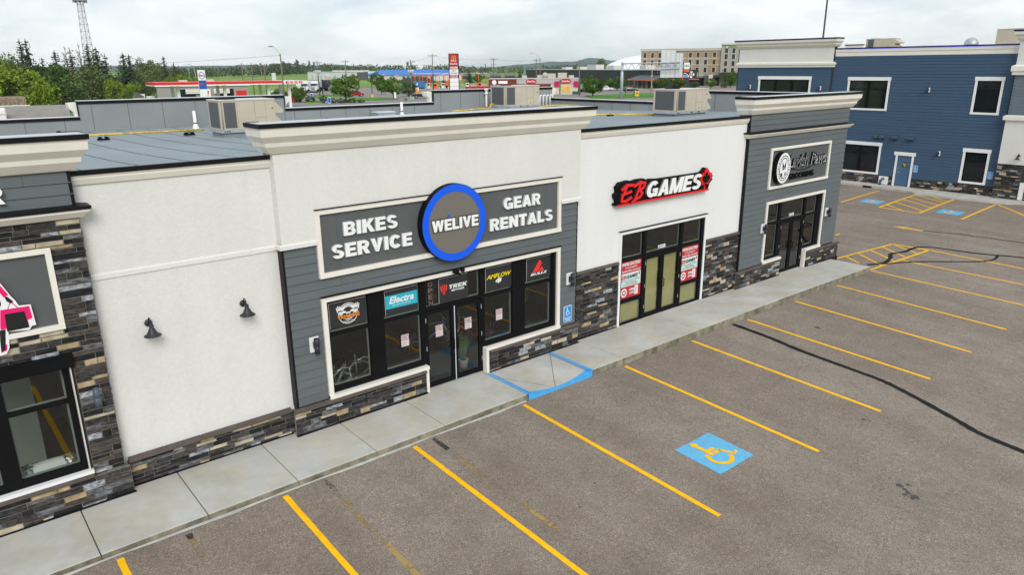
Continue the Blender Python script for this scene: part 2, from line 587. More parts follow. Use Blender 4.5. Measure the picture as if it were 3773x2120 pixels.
def strip(mb, a, b, w, lift=0.005, step=1.0, rough=0.0, mi=0, rnd=None):
    """painted band from a to b, lying on the lot"""
    n = max(1, int(hypot(b[0] - a[0], b[1] - a[1]) / step))
    dx, dy = b[0] - a[0], b[1] - a[1]
    l = hypot(dx, dy); px, py = -dy / l, dx / l
    base = len(mb.v)
    cuts = sorted(set([i / n for i in range(n + 1)]))
    # break where the lot changes slope
    for t in ((-1.75 - a[1]) / dy if abs(dy) > 1e-6 else -1, (22 - a[0]) / dx if abs(dx) > 1e-6 else -1, (27 - a[0]) / dx if abs(dx) > 1e-6 else -1):
        if 0.001 < t < 0.999: cuts.append(t)
    cuts.sort()
    for t in cuts:
        x, y = a[0] + dx * t, a[1] + dy * t
        for sgn in (-1, 1):
            ww = w / 2 * (1 + (rnd.uniform(-rough, rough) if rnd else 0))
            X, Y = x + px * ww * sgn, y + py * ww * sgn
            mb.v.append((X, Y, gz(X, Y) + lift))
    for i in range(len(cuts) - 1):
        k = base + 2 * i
        mb.face([k, k + 2, k + 3, k + 1], mi)
    return mb
def chipped(m, lo, hi, sc=26):
    """let the asphalt show through small chips and worn patches of a paint"""
    N, Lk = m.node_tree.nodes, m.node_tree.links.new
    t = N.new('ShaderNodeTexCoord')
    n = N.new('ShaderNodeTexNoise'); n.inputs['Scale'].default_value = sc; n.inputs['Detail'].default_value = 5; n.inputs['Roughness'].default_value = .7
    n2 = N.new('ShaderNodeTexNoise'); n2.inputs['Scale'].default_value = .9; n2.inputs['Detail'].default_value = 3
    Lk(t.outputs['Object'], n.inputs['Vector']); Lk(t.outputs['Object'], n2.inputs['Vector'])
    a = N.new('ShaderNodeMath'); a.operation = 'ADD'
    Lk(n.outputs[0], a.inputs[0]); Lk(n2.outputs[0], a.inputs[1])
    r = N.new('ShaderNodeMapRange'); r.inputs[1].default_value = lo; r.inputs[2].default_value = hi
    Lk(a.outputs[0], r.inputs[0]); Lk(r.outputs[0], N['Principled BSDF'].inputs['Alpha'])
chipped(yellow_m, .66, .74); chipped(blue_m, .60, .68, 18)
RND = random.Random(5)
def marking(name, segs, w, mat, lift=0.005, rough=0.06, step=0.12, label=None):
    mb = MB()
    for a, b in segs:
        strip(mb, a, b, w, lift, step, rough, 0, RND)
    o = struct(mb.build(name, mat))
    if label: o['label'] = label
    return o
XL = [-6.53, -3.825, -1.112, 1.641, 4.599, 8.071, 10.894, 13.691, 16.485, 19.316]
for i, x in enumerate(XL):
    marking('stall_line', [((x, -1.80), (x + (0.02 if i > 2 else -0.03), -7.07))], 0.105, yellow_m)
marking('stall_line', [((22.19, -1.67), (22.40, -7.0))], 0.10, yellow_m)
marking('stall_line', [((24.68, -1.78), (25.10, -7.0))], 0.10, yellow_m)
marking('stall_line', [((27.23, -0.34), (27.45, -7.0))], 0.10, yellow_m)
def hatch(name, ring, bars, w):
    marking(name, [(ring[i], ring[(i + 1) % len(ring)]) for i in range(len(ring))] if len(ring) > 2 else [], w, yellow_m)
    marking(name, bars, w, yellow_m, lift=0.009)
marking('hatched_bay', [((22.95, 0.08), (27.22, -0.30)), ((22.28, -1.60), (27.17, -1.79))], 0.10, yellow_m)
marking('hatched_bay', [((27.22, -0.30), (27.17, -1.79)), ((23.53, -0.07), (22.9, -0.88)), ((24.39, -0.16), (23.26, -1.59)), ((25.41, -0.18), (24.31, -1.59)), ((26.36, -0.25), (25.31, -1.61)), ((27.2, -0.31), (26.3, -1.66))], 0.09, yellow_m, lift=0.009)
# bays in front of the blue building
marking('stall_line', [((35.08, 5.91), (40.45, 6.16))], 0.11, yellow_m)
marking('stall_line', [((34.83, -0.38), (40.47, -0.15))], 0.11, yellow_m)
marking('stall_line', [((40.53, -0.21), (37.2, -2.9))], 0.11, yellow_m)
marking('hatched_bay', [((35.07, 3.79), (40.47, 4.09)), ((34.92, 1.68), (40.45, 1.97)), ((35.07, 3.79), (34.92, 1.68))], 0.12, yellow_m)
hb = [((36.1, 3.86), (34.95, 2.4)), ((37.3, 3.92), (35.6, 1.72)), ((38.4, 3.98), (36.9, 1.80)), ((39.4, 4.04), (37.9, 1.86)), ((40.45, 4.08), (38.9, 1.90)), ((40.36, 3.03), (39.55, 2.01))]
marking('hatched_bay', hb, 0.10, yellow_m, lift=0.009)
def pad(name, pts, sym=None, face=None):
    mb = MB()
    mb.poly([(x, y, gz(x, y) + 0.005) for x, y in pts])
    o = struct(mb.build(name, blue_m))
    return o
def wheelchair(mb, P, mi=0, solid=None):
    """access symbol drawn in a unit square; P maps (u, v) to a point in the place"""
    def add(pts):
        q = [P(u, v) for u, v in pts]
        if solid: mb.prism(q, solid, mi)
        else: mb.poly(q, mi)
    def ring(c, r0, r1, a0, a1, n=14):
        for k in range(n):
            A = radians(lerp(a0, a1, k / n)); B = radians(lerp(a0, a1, (k + 1) / n))
            add([(c[0] + r0 * cos(A), c[1] + r0 * sin(A)), (c[0] + r1 * cos(A), c[1] + r1 * sin(A)), (c[0] + r1 * cos(B), c[1] + r1 * sin(B)), (c[0] + r0 * cos(B), c[1] + r0 * sin(B))])
    add([(0.41 + 0.075 * cos(2 * pi * k / 16), 0.87 + 0.075 * sin(2 * pi * k / 16)) for k in range(16)])
    add([(0.36, 0.79), (0.45, 0.79), (0.465, 0.455), (0.37, 0.455)])
    add([(0.45, 0.645), (0.62, 0.63), (0.62, 0.555), (0.455, 0.565)])
    add([(0.48, 0.53), (0.675, 0.53), (0.65, 0.445), (0.48, 0.45)])
    add([(0.605, 0.50), (0.668, 0.515), (0.80, 0.27), (0.74, 0.235)])
    add([(0.745, 0.235), (0.775, 0.295), (0.875, 0.325), (0.89, 0.265)])
    ring((0.46, 0.36), 0.175, 0.258, 128, 338)
def ground_symbol(c, w, ux, uy):
    mb = MB()
    def P(u, v):
        x = c[0] + (u - .5) * w * ux[0] + (v - .5) * w * uy[0]
        y = c[1] + (u - .5) * w * ux[1] + (v - .5) * w * uy[1]
        return (x, y, gz(x, y) + 0.010)
    wheelchair(mb, P)
    return struct(mb.build('access_symbol', yellow_m))
pad('access_pad', [(5.75, -6.31), (6.90, -6.30), (6.92, -5.19), (5.76, -5.19)])
ground_symbol((6.33, -5.75), 1.14, (1, 0), (0, 1))
pad('access_pad', [(35.80, 4.22), (37.07, 4.32), (37.08, 5.40), (35.97, 5.36)])
ground_symbol((36.45, 4.80), 0.95, (0, -1), (1, 0))
pad('access_pad', [(35.69, 0.08), (36.90, 0.13), (36.97, 1.26), (35.75, 1.17)])
ground_symbol((36.35, 0.65), 0.95, (0, -1), (1, 0))
mb = MB()
for pts in ([(30.99, 0.62), (30.81, 0.62), (30.74, -0.14), (30.88, -0.14)], [(31.08, 0.62), (30.68, 0.62), (30.84, 1.25)]):
    mb.poly([(x, y, gz(x, y) + 0.005) for x, y in pts])
struct(mb.build('lane_arrow', yellow_m))
marking('lane_stub', [((27.1, 2.17), (27.5, 2.20))], 0.10, yellow_m)
# worn old lines: blacked-out heads with flaking yellow remains
worn_m = bpy.data.materials.new('worn_paint'); worn_m.use_nodes = True
def worn():
    N, Lk = worn_m.node_tree.nodes, worn_m.node_tree.links.new
    b = N['Principled BSDF']; b.inputs['Roughness'].default_value = 0.8
    b.inputs['Base Color'].default_value = (0.36, 0.25, 0.085, 1)
    t = N.new('ShaderNodeTexCoord'); n = N.new('ShaderNodeTexNoise'); n.inputs['Scale'].default_value = 14; n.inputs['Detail'].default_value = 6; n.inputs['Roughness'].default_value = .75
    n2 = N.new('ShaderNodeTexNoise'); n2.inputs['Scale'].default_value = 1.3
    Lk(t.outputs['Object'], n.inputs['Vector']); Lk(t.outputs['Object'], n2.inputs['Vector'])
    ad = N.new('ShaderNodeMath'); ad.operation = 'ADD'
    Lk(n.outputs[0], ad.inputs[0]); Lk(n2.outputs[0], ad.inputs[1])
    r = N.new('ShaderNodeMapRange'); r.inputs[1].default_value = 0.96; r.inputs[2].default_value = 1.10
    Lk(ad.outputs[0], r.inputs[0]); Lk(r.outputs[0], b.inputs['Alpha'])
worn()
for x, y0 in ((-2.80, -1.84), (-0.35, -2.25), (2.12, -2.35)):
    marking('worn_line', [((x, y0), (x - 0.03, y0 - 3.6))], 0.10, worn_m, lift=0.004)
TARF = M('faded_tar', (0.045, 0.043, 0.041), 0.8, 0.5, 30.0)
chipped(TARF, .88, 1.08, 20)
for x, y0, y1 in ((-2.80, -1.84, -2.0), (-0.33, -1.74, -2.25), (2.12, -1.77, -2.32)):
    marking('blackout_patch', [((x, y0), (x, y1))], 0.10, TARF, lift=0.006, rough=0.3)
def path(name, pts, w, mat, lift):
    mb = MB()
    P = [Vector((x, y)) for x, y in pts]
    Q = []
    for i in range(len(P) - 1):                              # Catmull-Rom
        a, b, c, d = P[max(i - 1, 0)], P[i], P[i + 1], P[min(i + 2, len(P) - 1)]
        for k in range(8):
            t = k / 8
            Q.append(.5 * ((2 * b) + (c - a) * t + (2 * a - 5 * b + 4 * c - d) * t * t + (3 * b - a - 3 * c + d) * t ** 3))
    Q.append(P[-1])
    base = len(mb.v)
    for i, p in enumerate(Q):
        t = (Q[min(i + 1, len(Q) - 1)] - Q[max(i - 1, 0)]).normalized()
        n = Vector((-t.y, t.x))
        ww = w * RND.uniform(.42, .58)
        for sg in (-1, 1):
            q = p + n * ww * sg
            mb.v.append((q.x, q.y, gz(q.x, q.y) + lift))
    for i in range(len(Q) - 1):
        k = base + 2 * i
        mb.face([k, k + 2, k + 3, k + 1])
    return struct(mb.build(name, mat))
path('tar_seam', [(12.97, -1.76), (12.90, -3.0), (12.74, -4.05), (12.66, -5.57), (12.60, -6.4), (12.30, -7.3), (11.87, -8.34), (11.62, -8.9), (11.50, -9.76), (11.3, -12), (11.0, -16)], 0.16, tar_m, 0.010)
path('tar_seam', [(30.89, -0.13), (31.4, -2.0), (31.91, -3.93), (32.6, -7)], 0.11, tar_m, 0.004)
path('tar_seam', [(22.93, -1.2), (23.73, -1.49), (24.71, -1.3), (25.41, -1.04), (26.16, -1.24), (27.64, -1.41), (28.33, -3.25), (29.16, -4.72), (30, -7)], 0.15, tar_m, 0.014)
path('tar_seam', [(23.5, -1.59), (24.94, -2.24), (27.3, -3.89), (28.6, -3.95)], 0.10, tar_m, 0.017)
# oil spots and drips
oil_m = M('oil_stain', (0.055, 0.050, 0.042), 0.6, 0.3, 20)
for i, (x, y, r) in enumerate([(8.15, -8.65, .07), (8.1, -8.78, .055), (8.03, -8.86, .05), (7.92, -8.85, .045), (8.0, -9.0, .085), (7.9, -9.0, .045), (8.3, -8.75, .04), (14.8, -3.45, .09), (13.9, -3.15, .035), (10.2, -7.0, .05), (10.25, -7.12, .035), (3.6, -5.0, .03), (2.85, -5.35, .025), (1.4, -3.4, .025), (6.6, -3.1, .03), (1.55, -2.3, .03)]):
    mb = MB()
    rr = random.Random(i)
    mb.poly([(x + r * rr.uniform(.6, 1.2) * cos(2 * pi * k / 11), y + r * rr.uniform(.6, 1.2) * sin(2 * pi * k / 11), 0) for k in range(11)])
    mb.mapv(lambda p: (p[0], p[1], gz(p[0], p[1]) + 0.004))
    struct(mb.build('oil_spot', oil_m))

# ------------------------------------------------------------------ sidewalk
SW_Y = -1.67
mb = MB()
JX = [-12.22, -10.58, -8.94, -7.30, -5.68, -4.05, -2.41, -0.79, 0.85, 2.49, 4.83, 6.97, 8.13, 9.77, 11.42, 13.10, 14.80, 16.45, 18.1, 19.75, 21.0, 22.08]
def walk_z(x): return interp(x, [-12, 0, 17, 22], [.14, .14, .14, .05 + .035])
for i in range(len(JX) - 1):
    a, b = JX[i], JX[i + 1]
    if 4.8 < a < 6.9: continue
    if a > 22: continue
    g = 0.008
    y0, y1 = SW_Y, 0.6
    za, zb = walk_z(a), walk_z(b)
    mb.hexa([(a + g, y0, -.5), (b - g, y0, -.5), (b - g, y1, -.5), (a + g, y1, -.5), (a + g, y0, za), (b - g, y0, zb), (b - g, y1, zb), (a + g, y1, za)])
struct(mb.build('sidewalk', concrete, bevel=0.012))
for a_, b_, t_ in ((-12.2, 4.8, .075), (7.0, 22.06, .04)):
    struct(MB().box(a_, b_, SW_Y + 0.02, 0.55, -0.4, t_).build('sidewalk_bed', joint_m))
# stained kerb face, in lengths, and the slim gutter lip
mb = MB()
for i in range(len(JX) - 1):
    a, b = JX[i], JX[i + 1]
    if 4.8 < a < 6.9: continue
    za, zb = walk_z(a) - .012, walk_z(b) - .012
    mb.hexa([(a + .006, SW_Y - .035, -.5), (b - .006, SW_Y - .035, -.5), (b - .006, SW_Y - .001, -.5), (a + .006, SW_Y - .001, -.5), (a + .006, SW_Y - .018, za), (b - .006, SW_Y - .018, zb), (b - .006, SW_Y - .001, zb), (a + .006, SW_Y - .001, za)])
struct(mb.build('kerb', kerb_m))
mb = MB()
lip = []
for i in range(41):
    x = -12.2 + (4.75 + 12.2) * i / 40
    lip.append(x)
for i in range(40):
    a, b = lip[i], lip[i + 1]
    yo = lambda x: -1.735 - .02 * sin(x * 2.1) - .012 * sin(x * 5.3)
    mb.poly([(a, yo(a), gz(a, -1.75) + .006), (b, yo(b), gz(b, -1.75) + .006), (b, SW_Y - .03, gz(b, -1.7) + .03), (a, SW_Y - .03, gz(a, -1.7) + .03)])
struct(mb.build('kerb_lip', M('pale_concrete', (0.40, 0.40, 0.37), 0.9, 0.15, 6)))
# dropped kerb with blue painted edges
mb = MB()
def dz(x):  return 0.135 - 0.115 * max(0, 1 - (abs(x - 5.9) / 1.05) ** 2)
N_ = 16
ks = [4.84 + (6.96 - 4.84) * i / N_ for i in range(N_ + 1)]
for i in range(N_):
    a, b = ks[i], ks[i + 1]
    for j in range(6):
        y0, y1 = lerp(SW_Y - .02, -0.05, j / 6), lerp(SW_Y - .02, -0.05, (j + 1) / 6)
        f = lambda x, y: lerp(dz(x), .138, min(1, max(0, (y - SW_Y) / 1.45)))
        mb.poly([(a, y0, f(a, y0)), (b, y0, f(b, y0)), (b, y1, f(b, y1)), (a, y1, f(a, y1))])
    mb.poly([(a, SW_Y - .02, -.3), (b, SW_Y - .02, -.3), (b, SW_Y - .02, dz(b)), (a, SW_Y - .02, dz(a))])
mb.box(4.84, 6.96, -0.05, 0.5, -.3, .137)
struct(mb.build('kerb_ramp', concrete))
mb = MB()
for i in range(N_):
    a, b = ks[i], ks[i + 1]
    yi = lambda x: SW_Y + .055 + .10 * (abs(x - 5.9) / 1.06) ** 2
    f = lambda x, y: lerp(dz(x), .138, min(1, max(0, (y - SW_Y) / 1.45))) + .005
    mb.poly([(a, SW_Y - .02, dz(a) + .005), (b, SW_Y - .02, dz(b) + .005), (b, yi(b), f(b, yi(b))), (a, yi(a), f(a, yi(a)))])
    mb.poly([(a, SW_Y - .026, gz(a, -1.7)), (b, SW_Y - .026, gz(b, -1.7)), (b, SW_Y - .024, dz(b) + .006), (a, SW_Y - .024, dz(a) + .006)])
for x0, x1 in ((4.80, 4.865), (4.90, 4.94), (6.86, 6.90), (6.935, 7.0)):
    mb.poly([(x0, SW_Y - .02, .147), (x1, SW_Y - .02, .147), (x1, -.14, .147), (x0, -.14, .147)])
struct(mb.build('ramp_paint', ramp_m))
def seam_line(name, a, b, w=.012):
    mb = MB(); d = Vector((b[0] - a[0], b[1] - a[1])).normalized(); n = Vector((-d.y, d.x)) * w / 2
    f = lambda x, y: lerp(dz(x), .138, min(1, max(0, (y - SW_Y) / 1.45))) + .006
    k = 10
    for i in range(k):
        p = [lerp(a[j], b[j], i / k) for j in (0, 1)]; q = [lerp(a[j], b[j], (i + 1) / k) for j in (0, 1)]
        mb.poly([(p[0] - n.x, p[1] - n.y, f(*p)), (q[0] - n.x, q[1] - n.y, f(*q)), (q[0] + n.x, q[1] + n.y, f(*q)), (p[0] + n.x, p[1] + n.y, f(*p))])
    struct(mb.build(name, joint_m))
seam_line('ramp_joint', (6.93, -.15), (5.76, -1.62))
seam_line('ramp_joint', (4.95, -.6), (5.70, -1.60), .008)

# ------------------------------------------------------------------ wall builders
def wall_holes(mb, x0, x1, z0, z1, y0, y1, holes=(), mi=0):
    """slab from y0 to y1 with rectangular openings (x0, x1, z0, z1)"""
    xs = sorted(set([x0, x1] + [min(max(v, x0), x1) for h in holes for v in h[:2]]))
    zs = sorted(set([z0, z1] + [min(max(v, z0), z1) for h in holes for v in h[2:]]))
    for i in range(len(xs) - 1):
        run = None
        for j in range(len(zs) - 1):
            cx, cz = (xs[i] + xs[i + 1]) / 2, (zs[j] + zs[j + 1]) / 2
            inside = any(h[0] < cx < h[1] and h[2] < cz < h[3] for h in holes)
            if not inside:
                run = (run[0], zs[j + 1]) if run else (zs[j], zs[j + 1])
            if (inside or j == len(zs) - 2) and run:
                mb.box(xs[i], xs[i + 1], y0, y1, run[0], run[1], mi)
                run = None
    return mb
def siding(mb, x0, x1, z0, z1, y, holes=(), e=0.181, seed=0, mi=0, joints=True):
    """lap boards: each course leans out at its foot and leaves a gap whose dark backing draws its shadow line"""
    rnd = random.Random(seed)
    n = max(1, round((z1 - z0) / e)); e = (z1 - z0) / n
    for i in range(n):
        b, t = z0 + i * e, z0 + (i + 1) * e - .009  # gap under each course bares dark backing, standing in for the contact shadow
        segs = [(x0, x1, b, t)]
        for h in holes:
            new = []
            for s in segs:
                if h[1] <= s[0] or h[0] >= s[1] or h[3] <= s[2] + 1e-4 or h[2] >= s[3] - 1e-4:
                    new.append(s); continue
                if s[0] < h[0]: new.append((s[0], h[0], s[2], s[3]))
                if s[1] > h[1]: new.append((h[1], s[1], s[2], s[3]))
                a, c = max(s[0], h[0]), min(s[1], h[1])
                if h[2] - s[2] > .01: new.append((a, c, s[2], h[2]))
                if s[3] - h[3] > .01: new.append((a, c, h[3], s[3]))
            segs = new
        for a, c, zb, zt in segs:
            cuts = [a]
            if joints:
                p = x0 + rnd.uniform(.6, 3.4)
                while p < c:
                    if p > a + .2 and p < c - .2: cuts.append(p)
                    p += rnd.uniform(2.6, 3.7)
            cuts.append(c)
            for k in range(len(cuts) - 1):
                l, r = cuts[k] + (.002 if k else 0), cuts[k + 1] - (.002 if k < len(cuts) - 2 else 0)
                yb = y - .019 + .016 * (zb - b) / e
                yt = y - .019 + .016 * (zt - b) / e
                mb.poly([(l, yb, zb), (r, yb, zb), (r, yt, zt), (l, yt, zt)], mi)
                mb.poly([(l, y, zb), (r, y, zb), (r, yb, zb), (l, yb, zb)], mi)
                mb.poly([(l, y, zb), (l, yb, zb), (l, yt, zt), (l, y, zt)], mi)
                mb.poly([(r, yb, zb), (r, y, zb), (r, y, zt), (r, yt, zt)], mi)
    return mb
def ledge_stone(mb, x0, x1, z0, z1, y, seed=0, lmin=.14, lmax=.46, hmin=.055, hmax=.130, holes=(), dep=(.010, .032)):
    """dry-laid ledgestone; slot 0 is the mortar behind, slots 1..7 the stones"""
    rnd = random.Random(seed)
    z = z0
    cutz = sorted(v for q in holes for v in q[2:] if z0 < v < z1) + [z1]
    j = lambda a: rnd.uniform(-a, a)
    def stone(X0, X1, Z0, Z1, mi):
        g = .0055
        X0 += g; X1 -= g; Z0 += g; Z1 -= g
        if X1 - X0 < .02 or Z1 - Z0 < .012: return
        d = rnd.uniform(*dep); c = min(.010, (Z1 - Z0) * .16)
        f = [(X0 + c + j(.003), y - d + j(.007), Z0 + c + j(.003)), (X1 - c + j(.003), y - d + j(.007), Z0 + c + j(.003)), (X1 - c + j(.003), y - d + j(.007), Z1 - c + j(.003)), (X0 + c + j(.003), y - d + j(.007), Z1 - c + j(.003))]
        n = len(mb.v); mb.v += f + [(X0, y, Z0), (X1, y, Z0), (X1, y, Z1), (X0, y, Z1)]
        mb.face([n, n + 1, n + 2, n + 3], mi)
        for k in range(4):
            k2 = (k + 1) % 4
            mb.face([n + k2, n + k, n + 4 + k, n + 4 + k2], mi)
    while z < z1 - .012:
        zc = next(c for c in cutz if c > z + .005)
        h = rnd.uniform(hmin, hmax)
        if zc - z - h < .045: h = zc - z
        zm = z + h / 2
        blocked = sorted((q[0], q[1]) for q in holes if q[2] < zm < q[3])
        spans, a = [], x0
        for p, q in blocked:
            if p > a: spans.append((a, min(p, x1)))
            a = max(a, q)
        if a < x1: spans.append((a, x1))
        for s0, s1 in spans:
            x = s0
            while x < s1 - 1e-3:
                l = rnd.uniform(lmin, lmax) * (1.25 if h < .09 else 1)
                mi = 1 + rnd.choices(range(7), STONE_W)[0]
                if mi >= 5: l = min(l, .38)
                if s1 - x - l < .10: l = s1 - x
                if h > .115 and rnd.random() < .25:
                    stone(x, x + l, z, z + h * .5, mi); stone(x, x + l, z + h * .5, z + h, 1 + rnd.choices(range(7), STONE_W)[0])
                else: stone(x, x + l, z, z + h, mi)
                x += l
        z += h
    return mb
STONES = [mortar] + stone_mats
def stone_part(parent, x0, x1, z0, z1, y, seed, holes=(), side=None, back=.06, label=None, **k):
    mb = MB()
    wall_holes(mb, x0, x1, z0, z1, y, y + back, holes, 0)
    ledge_stone(mb, x0, x1, z0, z1, y, seed, holes=holes, **k)
    if side is not None:                                     # return at the right (+x) or left (-x) end
        n = len(mb.v)
        ledge_stone(mb, 0, side[1], z0, z1, 0, seed + 77, dep=(.003, .008), **k)
        xe, sg = side[0], side[2]
        mb.mapv(lambda p: (xe - sg * p[1], y + (p[0] if sg > 0 else side[1] - p[0]), p[2]), n)
    return mb.build('stone_veneer', STONES, parent, label)
def cap_stones(parent, x0, x1, z, y, proj=.07, h=.075, l=.62, seed=1):
    rnd = random.Random(seed); mb = MB(); x = x0
    while x < x1 - .01:
        w = min(l * rnd.uniform(.9, 1.1), x1 - x)
        if x1 - x - w < .15: w = x1 - x
        yb = y + .02
        P = [(x + .007, y - proj, z + .012), (x + w - .007, y - proj, z + .012), (x + w - .007, yb, z), (x + .007, yb, z)]
        T = [(x + .007, y - proj + .008, z + h - .025), (x + w - .007, y - proj + .008, z + h - .025), (x + w - .007, yb, z + h), (x + .007, yb, z + h)]
        mb.hexa(P + T, 0)
        x += w
    mb.box(x0 + .01, x1 - .01, y - proj + .02, y + .01, z + .014, z + h - .03, 1)
    return mb.build('stone_cap', [capstone, mortar], parent)
PROFILE = [(0.0, 5.895), (.065, 5.915), (.165, 6.045), (.175, 6.12), (.272, 6.235), (.280, 6.365)]
def ring_profile(mb, prof, x0, x1, yf, yb, left=True, right=True, mi=0):
    """moulding of (projection, height) mitred round the front and the ends of a block"""
    def pts(p, z):
        a = []
        if left: a.append((x0 - p, yb, z))
        a.append((x0 - (p if left else 0), yf - p, z))
        a.append((x1 + (p if right else 0), yf - p, z))
        if right: a.append((x1 + p, yb, z))
        return a
    for (p0, z0), (p1, z1) in zip(prof, prof[1:]):
        A, B = pts(p0, z0), pts(p1, z1)
        for k in range(len(A) - 1):
            mb.poly([A[k], A[k + 1], B[k + 1], B[k]], mi)
    if left:                                                 # close the returns at the back
        mb.poly([(x0, yb, prof[0][1])] + [(x0 - p, yb, z) for p, z in prof] + [(x0, yb, prof[-1][1])], mi)
    if right:
        mb.poly([(x1, yb, prof[0][1])] + [(x1 + p, yb, z) for p, z in reversed(prof)][::-1] + [(x1, yb, prof[-1][1])], mi)
    return mb
def cornice(parent, x0, x1, yf, yb, left=True, right=True, z=0.0, k=1.0, prof=None, capz=6.42):
    P = [(p, h + z) for p, h in (prof or PROFILE)]
    o = ring_profile(MB(), P, x0, x1, yf, yb, left, right).build('cornice', cornice_m, parent)
    p = P[-1][0]; h = P[-1][1]
    ring_profile(MB(), [(p - .02, h), (p + .004, h), (p + .004, h + .025), (p - .02, h + .026)], x0, x1, yf, yb, left, right).build('drip_strip', strip_m, o)
    cz = h + .027
    mb = ring_profile(MB(), [(p - .02, cz), (p + .024, cz), (p + .030, cz + .074), (p - .0, cz + .080)], x0, x1, yf, yb, left, right)
    xa, xb = x0 - (p if left else 0), x1 + (p if right else 0)
    mb.poly([(xa, yf - p, cz + .080), (xb, yf - p, cz + .080), (xb, yb + .0, cz + .068), (xa, yb + .0, cz + .068)], 1)
    mb.box(xa, xb, yb, yb + .02, cz - .08, cz + .067, 1)
    mb.build('cap_flashing', [cap_m, M('coping_sky_sheen', (0.52, 0.55, 0.57), 0.5, 0.08, 2)], o)  # pale cap top: the sky's sheen on black metal, put into the colour
    return o
def frame_rect(parent, name, x0, x1, z0, z1, w, y0, y1, mat, sides='LRTB', wb=None):
    mb = MB()
    if 'T' in sides: mb.box(x0, x1, y0, y1, z1 - w, z1)
    if 'B' in sides: mb.box(x0, x1, y0 - .012, y1, z0, z0 + (wb or w))
    zb = z0 + (wb or w) if 'B' in sides else z0
    zt = z1 - w if 'T' in sides else z1
    if 'L' in sides: mb.box(x0, x0 + w, y0 + .002, y1, zb, zt)
    if 'R' in sides: mb.box(x1 - w, x1, y0 + .002, y1, zb, zt)
    return mb.build(name, mat, parent, bevel=.004)
def pane(parent, x0, x1, z0, z1, y, mat=None):
    return MB().poly([(x0, y, z0), (x1, y, z0), (x1, y, z1), (x0, y, z1)]).build('glass', mat or glass, parent)
def storefront(parent, rect, holes, panes, y, doors=()):
    """black aluminium framing with its glass, doors apart"""
    mb = MB()
    for r in rect:
        wall_holes(mb, r[0], r[1], r[2], r[3], y - .055, y + .055, holes)
    fr = mb.build('storefront_frame', black_m, parent, bevel=.004)
    for p in panes:
        pane(fr, p[0], p[1], p[2], p[3], y + .012)
        g = MB()                                             # pale glazing bead round the pane
        for a, b, c, d in ((p[0], p[1], p[2], p[2] + .03), (p[0], p[1], p[3] - .02, p[3]), (p[0], p[0] + .02, p[2] + .03, p[3] - .02), (p[1] - .03, p[1], p[2] + .03, p[3] - .02)):
            g.box(a, b, y + .028, y + .05, c, d)
        g.build('glazing_bead', M('glazing_bead', (0.22, 0.24, 0.21), .5, .1), fr)
    for d in doors:
        x0, x1, z0, z1, gx0, gx1, gz0, gz1, hx = d
        mb = wall_holes(MB(), x0, x1, z0, z1, y - .045, y + .02, [(gx0, gx1, gz0, gz1)])
        do = mb.build('door', black_m, parent, bevel=.004)
        pane(do, gx0, gx1, gz0, gz1, y - .01)
        h = MB().tube([(hx, y - .05, 1.00), (hx, y - .11, 1.00), (hx, y - .11, 1.24), (hx, y - .05, 1.24)], .014, 8)
        h.build('handle', black_m, do)
        hg = MB()
        hs = x0 + .005 if abs(hx - x1) < abs(hx - x0) else x1 - .02
        for zz in (.45, 1.1, 1.8): hg.box(hs, hs + .015, y - .062, y - .046, zz, zz + .11)
        hg.build('hinge', galv, do)
    return fr
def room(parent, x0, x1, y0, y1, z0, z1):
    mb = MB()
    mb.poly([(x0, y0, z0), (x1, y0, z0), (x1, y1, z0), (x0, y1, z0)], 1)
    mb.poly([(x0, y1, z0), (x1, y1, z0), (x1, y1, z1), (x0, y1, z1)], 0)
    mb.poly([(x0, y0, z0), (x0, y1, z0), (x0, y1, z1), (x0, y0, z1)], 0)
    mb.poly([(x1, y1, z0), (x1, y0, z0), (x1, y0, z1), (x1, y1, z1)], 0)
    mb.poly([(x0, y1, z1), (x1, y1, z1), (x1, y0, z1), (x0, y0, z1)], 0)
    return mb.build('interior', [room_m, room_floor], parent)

# ------------------------------------------------------------------ the strip of shops
B = thing('commercial_building', 'single storey strip of shops with pale stucco, grey siding and dark ledgestone, nearest the camera', 'building', (9, 8, 0))
XA, XE, YB = -3.27, 22.34, 16.5
# backing walls with the openings
oA = (-12.5, -3.76, .80, 2.72)
oC = [(.80, 7.28, .80, 2.86), (3.15, 4.93, .10, .81)]
oD = [(9.86, 13.73, .10, 2.86)]
oE = [(17.25, 21.07, .82, 2.83), (18.33, 20.05, .08, .83)]
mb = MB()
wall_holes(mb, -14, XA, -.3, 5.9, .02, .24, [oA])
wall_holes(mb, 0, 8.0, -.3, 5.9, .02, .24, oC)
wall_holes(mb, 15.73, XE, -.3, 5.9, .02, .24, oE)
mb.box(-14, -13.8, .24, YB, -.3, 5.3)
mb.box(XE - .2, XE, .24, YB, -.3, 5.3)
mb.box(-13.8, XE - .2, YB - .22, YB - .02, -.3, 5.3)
mb.build('wall', M('shadow_line_sheathing', (0.05, 0.05, 0.05), 0.9, 0.1), B)  # backing wall; its dark tone paints the shadow lines in the siding gaps
mb = MB()
wall_holes(mb, XA - .02, 0.0, -.3, 5.66, .17, .36)
mb.build('wall', stucco, B)
mb = MB()
wall_holes(mb, 8.0, 15.73, -.3, 5.66, .08, .26, oD)
mb.build('wall', stucco_w, B)
